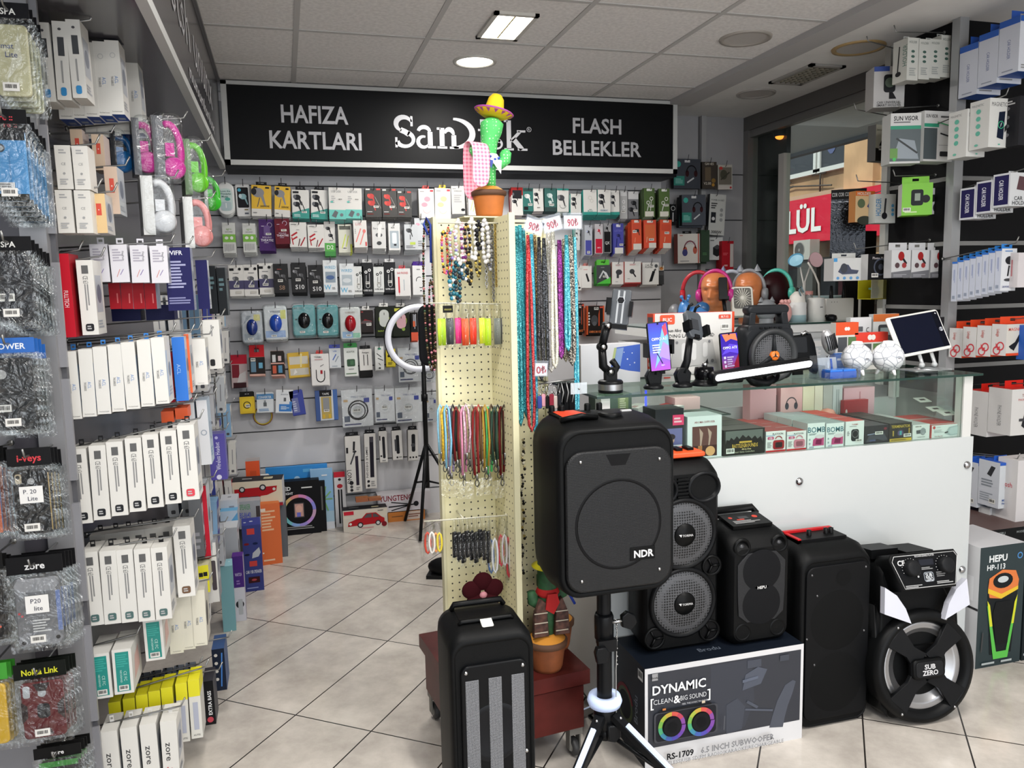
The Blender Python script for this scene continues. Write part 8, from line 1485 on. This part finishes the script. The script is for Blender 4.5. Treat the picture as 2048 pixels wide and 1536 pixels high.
TE=[('R',.15,.06,.85,.94,'1e8e84'),('X',.2,.6,.8,.9,6,'3aa89c'),('T',.4,.4,.1,'NECKBAND','c8ece4',-90,.3,0),('T',.62,.4,.16,'CE FC','c8ece4',-90,.3,0),('B',.25,.08,.75,.2)]
row(2,(182,1308),(225,1298),41,90,2.28,.13,'white boxes with teal label','low hook',WB,TE,[('P',[(.2,.2),(.8,.3),(.7,.8),(.3,.7)],'d8b0a8')])
row(1,(288,1240),(288,1240),40,82,2.36,.12,'white box with teal label','higher than the other two',WB,TE,[('P',[(.2,.2),(.8,.3),(.7,.8),(.3,.7)],'d8b0a8')])
row(3,(336,1196),(384,1180),28,112,2.5,.1,'cream earbud boxes','under the brown badge box',('dedac9','c9c5b8'),TWS,[('E',.4,.5,.25,.4,'3a3a3c')])
row(5,(272,1372),(366,1350),22,46,2.56,.09,'black boxes numbered 30','under the cream boxes',('17171a','2a2e38','5a6470'),[('R',.1,.1,.9,.5,'2a2a2c'),('T',.5,.3,.3,'30','d8d8d8',0,.7),('R',.1,.02,.9,.07,'b83a6a')],tab=('1a1a1a',.02,.2))
row(7,(222,1404),(378,1358),25,120,2.42,.09,'slim white boxes with yellow tops','second lowest hook',('dcdad2','c9c8c2','e0d81e'),[('R',0,.72,1,1,'e4dc1e'),('R',.3,.15,.75,.62,'b0b4c4'),('T',.5,.06,.03,'AUTIS','6a6a6a',0,.6)],[('R',0,.75,1,1,'e0d81e')])
ZO=[('T',.45,.5,.4,'zore','3a3a3c',-90,-.3,.01),('E',.3,.24,.05,.05,'c8303a'),('E',.55,.22,.05,.05,'c8303a'),('E',.42,.2,.05,.05,'c8303a')]
row(4,(206,1462),(322,1440),35,125,2.27,.1,'white boxes with red dotted logo','lowest hook',WB,ZO,TECH,tab=('dcdad6',.02,.25))
row(1,(408,1362),(408,1362),22,88,2.6,.1,'black box with EXTRA BASS lettering','low beside the yellow tops',('151517','2a2c34'),[('T',.55,.5,.35,'EXTRA BASS','e8e8e8',90,-.55,.02),('E',.5,.12,.3,.3,'b83a4a')])
row(1,(426,1298),(426,1298),26,84,2.75,.12,'dark blue box with round dots','low past the black box',('1a2232','2a4a7a'),[('E',.3,.85,.14,.14,'c8c4bc'),('E',.3,.66,.14,.14,'c8c4bc'),('E',.3,.47,.14,.14,'c8c4bc'),('E',.3,.28,.14,.14,'c8c4bc'),('L',.6,.1,.8,.9,.1,'3a7ac8')])
row(2,(396,1132),(405,1130),14,55,2.7,.1,'yellow boxes','mid low hook',('e4dc20','c8c4a0'),[('R',.2,.6,.8,.75,'26262a')])
row(1,(380,985),(380,985),26,130,2.7,.1,'dark grey wide pack','beside the violet box level',('5a5c60','4a4c50'),[('X',.2,.1,.8,.4,3,'8a8a90')],TECH,name='accessory_box')
row(1,(404,968),(404,968),14,150,2.75,.1,'bright red clear pack','right of the dark grey wide pack',('b82032','c8ccd0'),[],TECH,name='accessory_box')
row(3,(392,1090),(420,1085),16,120,2.8,.1,'grey and white packs','above the dark blue box',('d4d2ce','8a8c92'),[('C',.2,.2,.8,.7,.2,'3a3038')],TECH,name='accessory_box')
row(2,(372,806),(398,800),22,130,2.65,.1,'pale bagged cable packs','beside the neckband boxes',('d8dade','b8c8d8'),[('O',.5,.5,.3,.1,'9aa4b0')],[('O',.5,.5,.3,.08,'8a94a8'),('X',.2,.1,.8,.25,3,'7a9ac0')],name='accessory_box')
row(1,(419,868),(419,868),34,92,3.0,.07,'violet box with white script','far middle hook',('4a3f9a','6a64b0','6a66a8'),[('T',.5,.52,.3,'Wireless Headset','e8e6f4',90,-.6,0),('E',.5,.92,.1,.1,'b8b4e0'),('E',.5,.06,.16,.16,'dcdaf0')])
def hpack(l,t,r_,bt,Y,c,nm,dark='3a3a40'):
    a=PY(l,(t+bt)/2,Y);e=PY(r_,(t+bt)/2,Y);zt=PY((l+r_)/2,t,Y).z;zb=PY((l+r_)/2,bt,Y).z;w_,h_=(e.x-a.x),zt-zb
    o=empty('headphone_pack',((a.x+e.x)/2,Y,zb),nm,'headphones','headphones in clear shells on the left wall',rz=.25)
    m=MB();m.box(-w_/2,-w_*.1,.0,.08,0,h_,mat(dark,.4));m.build('backing_card',o)
    m=MB();cc=mat(c,.3);x0=w_*.12
    m.tube([(x0+.035*math.sin(math.radians(q)),.035,h_*.5+h_*.42*math.cos(math.radians(q)))for q in range(-20,131,15)],.011,cc,8);m.lathe([(0,-.012),(.03,-.01),(.034,.004),(.028,.014),(0,.016)],cc,20,(x0+.01,.02,h_*.24),'y');m.box(x0-.012,x0+.014,.02,.045,h_*.42,h_*.62,cc);m.build('headset',o)
    m=MB();m.prism(rrect(-w_/2,0,w_/2+.008,h_+.01,.025),-.012,.085,BLISTER,bev=.01);m.build('clear_shell',o)
    hook((-.6,Y+.04,zt-.03),((a.x+e.x)/2+.05,Y+.04,zt+.004),'steel peg hook above the '+nm.split(' in ')[0],up=.02)
for q in ((222,262,248,340,2.75,'2a7ac0','blue headphones in a clear shell on the left wall','26262c'),(266,236,302,350,2.7,'c0208c','magenta headphones in a clear shell, nearer one','4a4a52'),(306,232,362,366,2.72,'d42a9c','bright magenta headphones in a clear shell, outer one','4a4a52'),(368,278,404,390,2.95,'6ad01e','lime green headphones in a clear shell','6a8a5a'),(284,352,344,470,2.6,'d4d4d8','white headphones in a clear shell with white card','d8d6d4'),(368,394,416,496,2.75,'e08a88','pink headphones in a clear shell','dedcda'),(408,350,426,420,3.3,'3ac02a','small green headphones in a clear shell near the back','d8dcd8')):hpack(*q)
PAL=('dedcd8','c9ccd2','e4e2de','b82838','dfe0e4','8ab4d8','d8d6d2','3a3c44','e0ded8','d4d8dc','2c3c9a','e2e0dc')
for j,Y in enumerate((2.85,3.15,3.5,3.9,4.4)):
    for i,z in enumerate((1.28,1.09,.9,.7,.5,.3)):
        if j == 3 and z<.6:continue
        c=PAL[(j*5+i*3)% 12]
        for k in range(2):
            carton('accessory_box','carton on the left wall, %s level from below, %s column from the back, %s' % (N[5-i],N[4-j],('outer','inner')[k]),'box',(-.33-.045*k+.012*((i+j)% 3)-.02*(j == 0),Y,z),.035,.09,.165,(c,PAL[(j+i*2+1)% 12],c),{'f':[('Y',.4,.3,.6,.8,1,'8a8a90'),('C',.3,.06,.7,.14,.1,'4a4a50')],'r':TECH},group='far cartons on the left wall',ry=.03*((i+j)% 3-1))
        hook((-.6,Y+.05,z+.165),(-.29,Y+.05,z+.178),'steel peg hook on the left wall, %s level, %s column from the back' % (N[5-i],N[4-j]),up=.02)
# ================================================================ right display rack
b=MB();BKP=mat('141416',.5);XB,YB=3.02,3.1
b.box(XB,XB+.03,YB,3.52,.9,2.62,BKP);b.box(XB,4.2,YB,YB+.03,0,2.62,BKP)
for z in (1.02,1.3,1.6,1.9,2.2):b.box(XB-.006,XB,YB,3.5,z,z+.02,'8a8a88');b.box(XB,4.2,YB-.006,YB,z,z+.02,'8a8a88')
struct(b.build('wall_right_rack'))
b=MB();pmt=mat('b4b6b8',.35,.4);b.box(XB-.025,XB+.025,YB-.035,YB+.01,0,2.62,pmt);b.box(XB-.02,XB+.02,3.5,3.54,.9,2.62,mat('c8c8c2',.4));struct(b.build('wall_right_trim'))
def rst(l,t,r_,bt,Y,n,d,look,where,cols,f,la=None,tab=None,rz=0,slope=.22,name='phone_holder_box',dx=0,hk=1,base=None):
    a=PY(l,bt,Y);e=PY(r_,bt,Y);zt=PY((l+r_)/2,t,Y).z;zb=a.z if base is None else base;o=None
    for k in range(n):
        lab=look+', '+(BACKN[k]+' '+where if n>1 else where);loc=((a.x+e.x)/2+dx*k,Y+k*(d+.003),zb-k*d*slope)
        if o is None:o=carton(name,lab,'box',loc,e.x-a.x,d,zt-zb,cols,{'f':f,'l':la or []},tab=tab,rz=rz,group=look+' '+where)
        else:dup(o,loc,lab)
    if hk:
        z=zt+(tab[1]*.55 if tab else-.004);hook((loc[0],YB,z-.04),((a.x+e.x)/2,Y-.03,z+.01),'steel peg hook through the '+look+' '+where,up=.025)
DEV=[('P',[(.3,.3),(.42,.68),(.75,.72),(.68,.5),(.5,.5),(.46,.28)],'2c2a2a'),('E',.62,.62,.16,.12,'1a1a1c'),('X',.1,.05,.9,.14,2,'9a9a9a'),('X',.15,.84,.7,.92,2,'5a5a60')]
VT=lambda s,c:[('T',.5,.45,.16,s,c,-90,-.35,0),('X',.2,.04,.8,.08,1,'9aa0b0')]
BW_=('dfe2ea','d6dae6','1c56b4')
rst(2036,32,2086,142,2.74,3,.1,'white holder box with blue top','upper right',BW_,DEV+[('R',0,.9,1,1,'1f5cbc')],VT('CAR HOLDER','4a5a9a')+[('R',0,.88,1,1,'1f5cbc')],tab=('1a56b8',.035,.9))
mg=[('T',.5,.88,.09,'MAGNETIC','4a4a4c',0,.8,0),('P',[(.42,.2),(.5,.72),(.82,.74),(.76,.16)],'1c2438'),('O',.62,.46,.16,.03,'3ac08a'),('P',[(.58,.4),(.66,.5),(.62,.5),(.68,.56),(.6,.47)],'e0f0e8'),('P',[(.8,.42),(.95,.5),(.9,.36),(.82,.3)],'2a2a2c'),('E',.55,.06,.06,.03,'6ac0a8')]
mgl=[('T',.4,.9,.05,'MAGNETIC','7a7a7c',0,.6,0)]+[('E',.45,.32+.15*k,.12,.1,'5ab8a0')for k in range(4)]+[('E',.4,.08,.1,.05,'6ac0a8')]
rst(1976,196,2014,294,2.76,2,.1,'white charger box with phone picture','under the blue topped boxes',('e2e2de','d8d8d4'),mg,mgl,dx=-.01)
rst(2036,192,2080,290,2.7,1,.1,'black box with round icons','at the picture edge',('2a2a2e','242428'),[],[('E',.4,.25+.18*k,.14,.08,'6a6a6e')for k in range(4)]+[('X',.1,.85,.9,.95,2,'c8c8c8')])
rst(2018,345,2062,412,2.76,3,.085,'white bordered navy box with side lettering','third level',('dcdee0','dcdee4','e6e6e6'),[('P',[(.3,.5),(.4,.9),(.85,.85),(.8,.45)],'5a3a40'),('T',.4,.24,.12,'CAR','26262a',0,.5),('T',.5,.1,.12,'HOLDER','26262a',0,.8)],[('R',.08,.06,.92,.94,'241f55'),('T',.5,.5,.26,'CAR HOLDER','e4e4f0',-90,-.6,.02)],tab=('dcdee0',.012,.4))
rst(2000,497,2030,582,2.74,8,.03,'slim white holder box with blue edges','fourth level',('dfe2e6','d2d8e8','2a72d0'),[('E',.55,.72,.3,.22,'26282c'),('L',.45,.35,.52,.6,.1,'26282c'),('E',.5,.26,.3,.08,'3a3c40'),('T',.5,.1,.05,'CAR PHONE HOLDER','3a4a8a',0,.8),('X',.2,.92,.8,.96,1,'5a8ac8')],[('Y',.3,.4,.6,.8,2,'8a98c8'),('R',.2,.06,.7,.14,'9aa4b8'),('R',0,.95,1,1,'2a72d0')],tab=('2a86d8',.02,.7))
rst(2034,505,2080,575,2.7,1,.06,'pale pink white box','beside the slim blue edged ones',('dcd6d8',),[],[('Y',.4,.3,.6,.8,1,'c87a80')])
lk=[('P',[(.3,.4),(.3,.2),(.45,.3)],'d8404a'),('O',.62,.3,.26,.08,'d8404a'),('O',.38,.15,.26,.08,'d8404a'),('L',.42,.18,.6,.28,.08,'d8404a'),('T',.45,.72,.22,'Linkage','d85a50',-90,-.24,0)]
rst(2011,648,2062,712,2.74,4,.075,'white chain logo box with orange header','fifth level',('d8d4ca','e4e2e0','e04a1c'),[('T',.4,.84,.1,'MAGNETIC','d8503a',0,.7),('P',[(.1,.3),(.2,.2),(.5,.7),(.9,.75),(.9,.6),(.55,.55),(.3,.15)],'222226'),('R',0,0,1,.08,'e04a1c')],lk,tab=('e6481a',.032,.98),slope=.12)
rst(2052,650,2090,720,2.7,1,.05,'blue header box','at the picture edge, fifth level',('2a62c0',),[])
rst(2020,778,2072,872,2.74,2,.12,'white holder box with red top','sixth level',('e0dedb','d8d6d4','d83a34'),[('T',.6,.86,.06,'TORIMA','8a3a3a',0,.6),('T',.6,.77,.05,'PHONE HOLDER','c84a4a',0,.7),('P',[(.4,.2),(.55,.6),(.75,.66),(.8,.3),(.6,.1)],'2a2a2e'),('E',.75,.16,.1,.1,'2a2a2e'),('R',.3,.3,.9,.36,'3a3a3e')],[('T',.5,.4,.18,'PHONE HOLDER','5a5a5c',-90,-.45,0)],tab=('d8281e',.032,.7))
rst(1996,925,2038,1018,2.72,2,.11,'white mount box with blue roof','seventh level',('d4d8dc','cfd2da','1f5ac0'),[('R',0,.94,1,1,'1f5ac0'),('T',.6,.9,.04,'STEERING','4a5a7a',0,.5),('P',[(.35,.82),(.5,.86),(.72,.36),(.56,.3)],'2a2c30'),('R',.46,.6,.58,.74,'5a6268'),('E',.36,.46,.1,.08,'2a2a2c'),('T',.5,.18,.05,'MOTORCYCLE','3a5a9a',0,.7),('T',.5,.11,.05,'PHONE HOLDER','3a5a9a',0,.7)],[('P',[(.4,.7),(.6,.9),(.8,.88),(.6,.66)],'2a2c30'),('X',.1,.1,.8,.3,4,'9aa0a8'),('X',.15,.42,.8,.6,3,'8a9098'),('B',.55,.08,.85,.18)],tab=('2260c8',.02,.6))
rst(2030,920,2080,1050,2.66,1,.1,'white box with red lettering','at the picture edge, seventh level',('e0dcdc',),[],[('T',.5,.6,.08,'Bosh','c83a4a',0,.5)])
for i,l in enumerate((1978,1994,2010)):rst(l,1016,l+16,1052,2.78-.03*i,1,.06,'small white box picturing black mount','%s under the blue roofed ones' % N[i],('d8d8d8',),[('E',.5,.5,.3,.2,'26262a')],hk=0)
hp=[('T',.4,.9,.055,'HEPU','e8ecec',0,.55,.03),('T',.36,.83,.045,'HP-113','e8ecec',0,.4,.02),('O',.88,.9,.06,.02,'4a8ac8'),('P',[(.3,.1),(.2,.6),(.2,.72),(.85,.72),(.86,.6),(.78,.1)],'1c2022'),('P',[(.2,.66),(.22,.74),(.5,.8),(.8,.78),(.88,.7),(.86,.62),(.5,.56),(.24,.58)],'e07a3a'),('P',[(.2,.62),(.5,.56),(.87,.62),(.87,.65),(.5,.6),(.2,.66)],'e8c02a'),('E',.52,.71,.22,.14,'1a1e20'),('E',.52,.72,.12,.06,'c8d0d0'),('P',[(.19,.52),(.24,.5),(.44,.12),(.66,.12),(.8,.5),(.86,.54),(.84,.46),(.7,.06),(.38,.06)],'5ac04a'),('P',[(.19,.56),(.25,.52),(.33,.34),(.27,.34)],'d8d82a'),('P',[(.86,.58),(.8,.52),(.75,.34),(.8,.34)],'d8d82a'),('P',[(.32,.44),(.42,.18),(.68,.18),(.76,.44),(.7,.54),(.38,.54)],'17191b'),('L',.1,.14,.12,.3,.03,'3a3c3e'),('X',.12,.02,.5,.05,1,'b0b8b8'),('X',.55,.02,.9,.05,1,'b0b8b8')]
rst(1950,1092,2038,1334,2.26,1,.24,'tall dark box picturing a glowing tower speaker','on the floor',('1e3034','d4d4d6','cfcfd2'),hp,[('R',.1,.55,.9,.75,'e4e4e6'),('R',0,.48,1,.5,'2a2a2c')],name='speaker_box',base=0,hk=0)
rst(2042,1120,2110,1326,2.26,1,.24,'second dark speaker box','cut by the picture edge',('1a2226',),[('X',.05,.04,.5,.08,1,'b0b8b8')],name='speaker_box',base=0,hk=0)
rst(1965,1056,2080,1330,2.6,1,.3,'black speaker carton with pale lettering','behind the tall box on the floor',('17181a','17181a','5a4440'),[('T',.2,.95,.035,'HEPU','9aa0a0',0,.26,.02),('T',.6,.95,.025,'MODEL HP-110','9aa0a0',0,.4)],name='speaker_box',base=0,hk=0)
HD=[('T',.5,.9,.06,'HOLDER','5a6a64',0,.7,0)]+[('E',.5,.68-.12*k,.16,.1,'4a6a60')for k in range(3)]+[('X',.2,.1,.8,.3,4,'b0b4b0')]
HL=[('T',.82,.6,.3,'HOLDER','4a7a6a',90,-.5,0),('L',.35,.2,.45,.85,.08,'2a2a2c'),('E',.4,.2,.2,.12,'2a2a2c')]
for i,l in enumerate((1813,1836,1858,1880)):rst(l,78-3*(i == 0)-8*(i == 3),l+22,160-2*i,3.14,1,.09,'narrow white holder box with green icons','%s from the hook tip' % N[i],('dcdcd4','d4d4cc'),HD,HL,tab=('d0d0c8',.018,.5),hk=0)
def lhook(px0,py0,px1,py1,Y,lb):
    a,c=PY(px1,py1,Y),PY(px0,py0,Y);hook((XB,Y,a.z),c,lb)
lhook(1792,64,1900,66,3.18,'steel peg hook carrying the narrow holder boxes');lhook(1736,82,1786,103,3.4,'bare steel hook tip above the universal holder box');lhook(1712,219,1780,236,3.42,'bare steel hook tip left of the visor boxes')
lhook(1790,352,1890,350,3.2,'steel peg hook above the green box');lhook(1716,362,1790,366,3.4,'steel peg hook above the two HOLDER boxes');lhook(1712,498,1890,480,3.22,'steel peg hook carrying the grey and white mount boxes');lhook(1800,216,1890,212,3.2,'steel peg hook carrying the visor boxes')
rst(1752,132,1802,213,3.3,1,.11,'grey white universal holder box','left of the narrow holder boxes',('c8c6c4','b4b2b0'),[('R',0,.88,.5,1,'2a4a9a'),('C',.32,.36,.7,.8,.1,'26282a'),('E',.52,.6,.16,.16,'5a6a5a'),('P',[(.5,.36),(.62,.36),(.74,.2),(.5,.2)],'1c1c1e'),('T',.5,.12,.06,'CAR UNIVERSAL','4a4a4c',0,.8),('T',.5,.05,.06,'SMART HOLDER','3a3a3c',0,.8)],rz=-.35,hk=0)
SV=[('T',.5,.9,.09,'SUN VISOR','2a2a2e',0,.8,.02),('X',.1,.8,.8,.84,1,'6a6a6e'),('R',0,.68,1,.75,'2a9a78'),('R',0,.04,1,.68,'5a6468'),('P',[(.1,.1),(.3,.5),(.8,.45),(.95,.08)],'9aa4ac'),('L',.2,.5,.9,.2,.06,'34383a'),('R',.0,.1,.25,.3,'6a9a4a'),('E',.15,.08,.06,.06,'4ac060')]
rst(1784,226,1834,326,3.12,1,.09,'visor holder box with car interior picture','nearer the window',('dcdcda','c4c6c4'),SV,rz=-.3,hk=0)
rst(1846,222,1904,322,3.08,1,.09,'visor holder box with folding drawings','nearer the post',('d8d8d6','c4c6c4'),[('R',0,.04,.45,.66,'4a5458'),('T',.25,.9,.07,'SUN VISOR','2a2a2e',0,.4),('R',0,.68,.5,.75,'2a9a78'),('L',.45,.78,1,.7,.03,'3ab06a'),('X',.55,.86,.95,.92,1,'4a4a4c'),('L',.55,.56,.9,.5,.04,'26262a'),('L',.85,.5,.9,.36,.04,'26262a'),('C',.55,.1,.92,.2,.03,'2a2a2c'),('R',.5,.32,1,.33,'9a9a9a')],hk=0)
rst(1748,250,1782,322,3.42,1,.05,'beige black car holder box','beside the visor boxes',('c8c6b4','3a3a38'),[('P',[(0,0),(1,0),(1,.3),(0,.36)],'26241f'),('P',[(.2,.4),(.5,.7),(.8,.66),(.9,.3),(.3,.25)],'1c1c1c'),('R',.5,.5,.8,.76,'4a4a48'),('T',.5,.86,.05,'Smart phone car holder','5a5a50',0,.9),('B',.2,.3,.5,.42)],hk=0,rz=.15)
rst(1810,366,1856,430,3.16,1,.1,'lime green holder box with white side','under the visor boxes',('7ac81e','dcdcdc','8ad82a'),[('C',.3,.3,.7,.8,.08,'22262a'),('R',.42,.45,.6,.68,'8a9a8a'),('E',.78,.5,.14,.14,'26262a'),('X',.1,.06,.7,.14,1,'c8e8a0'),('B',.04,.12,.3,.24)],tab=('84d41e',.035,.9),rz=-.55,hk=0)
rst(1838,376,1894,428,3.2,1,.03,'white card with black mounts','beside the lime green box',('d8d8da',),[('E',.5,.62,.1,.1,'26262a'),('L',.45,.5,.8,.6,.06,'26262a'),('E',.6,.25,.12,.14,'26262a')],hk=0)
rst(1750,388,1790,446,3.4,1,.08,'white HOLDER box with blue lettering','beside the orange one',('d8dad4','c9cbc5'),[('T',.14,.55,.26,'HOLDER','3a8ac0',90,-.6,.01),('L',.45,.25,.5,.85,.09,'3a3a3c'),('E',.45,.25,.14,.14,'26262a'),('E',.85,.6,.07,.07,'5aa4d0'),('E',.85,.45,.07,.07,'5aa4d0'),('E',.85,.3,.07,.07,'5aa4d0')],hk=0)
rst(1710,382,1748,444,3.45,1,.05,'orange beige HOLDER box','beside the foil packs',('d8b88a','b8783a'),[('R',0,.84,1,1,'d8702a'),('T',.45,.92,.1,'HOLDER','e8e0d8',0,.8),('E',.3,.6,.2,.2,'5a6a4a'),('P',[(.6,.5),(.75,.7),(.85,.66),(.7,.45)],'2a3a7a'),('L',.7,.45,.85,.15,.05,'26262a'),('E',.5,.05,.4,.2,'2a3024')],hk=0)
for i in range(5):
    a=PY(1668+8*i,520,3.75);zt=PY(1690,380,3.75).z;m=MB();w_=.045;FO=mat('2a2c30',.15,.8,bump=.9,bscale=60)
    m.box(-w_/2,w_/2,-.002,.004,0,zt-a.z,FO);m.box(-w_/2,w_/2,-.003,-.002,(zt-a.z)*.86,zt-a.z,'121214');m.art((-w_/2,-.003,(zt-a.z)*.86),(1,0,0),(0,0,1),w_,(zt-a.z)*.14,[('T',.5,.5,.4,'CORD','d8d8d8',0,.8)]);tag(m.build('foil_pack',loc=(a.x,3.75-.02*i,a.z),rz=-.6),'long shiny foil pack with black header by the window, %s from the street sign' % N[i],'package','foil packs by the window')
b=MB();b.box(-.1,.1,0,.02,0,.5,'1a1a1c');tag(b.build('dark_panel',loc=(PY(1722,500,3.8).x,3.8,1.22)),'black hanging panel behind the orange HOLDER box','panel')
MT=[('P',[(.15,.4),(.3,.75),(.5,.7),(.6,.5),(.85,.45),(.8,.3),(.3,.28)],'3a405a'),('E',.35,.55,.12,.16,'2a2e3c'),('R',0,.84,.12,1,'3a9ad8')]+[('E',.15+.22*k,.12,.05,.05,'5a9ad0')for k in range(4)]
rst(1670,516,1722,562,3.3,1,.1,'white box picturing blue grey mounts','leftmost on the lower hook',('d8d8d6','c8c8c8'),MT,rz=-.2,hk=0,tab=('d0d0cc',.025,.8))
rst(1735,508,1786,560,3.24,1,.05,'black box with steering wheel picture','second on the lower hook',('1a1a1c','c4c4c4'),[('T',.5,.85,.1,'Phone Holder','d8d0d0',0,.8),('O',.5,.5,.28,.05,'4a5060'),('E',.5,.5,.1,.1,'3a3e4a'),('E',.75,.22,.12,.12,'a83a3a'),('B',.14,.1,.4,.26)],hk=0)
for i,(l,r_)in enumerate(((1782,1820),(1822,1857),(1860,1896))):rst(l,500,r_,556,3.16,1,.05,'white grey box picturing a red suction mount','%s from the window' % N[i],('dcdcdc','c4c4c6'),[('P',[(0,0),(1,0),(1,.28),(0,.2)],'77777c'),('E',.5,.78,.16,.2,'a82a2a'),('L',.6,.68,.78,.5,.1,'2a2a2c'),('E',.3,.45,.12,.12,'5a4044'),('E',.66,.45,.12,.12,'a83a3a'),('X',.1,.04,.8,.14,2,'b0b0b4')],tab=('d8d8da',.035,.95),hk=0)
for i in range(6):
    a=PY(1798+14*i,668,3.05);m=MB();m.prism(rrect(-.022,0,.022,.1,.008),0,.02,mat('17181a',.3),bev=.003);m.box(-.02,.02,-.001,0,.08,.11,'26262a')
    tag(m.build('black_pack',loc=(a.x,3.03-.004*i,a.z-.03),rz=.2*(i % 2)),'black hanging accessory pack behind the writing tablet, %s from the left' % N[i],'package','black packs behind the tablet')
a=PY(1698,390,3.66);hook((XB,3.48,a.z+.02),(PY(1700,520,3.75).x,3.664,a.z-.01),'steel peg hook holding the foil packs by the window')
a=PY(1800,640,3.04);hook((XB,3.2,a.z),(a.x-.03,3.03,a.z),'steel peg hook holding the black packs behind the tablet')
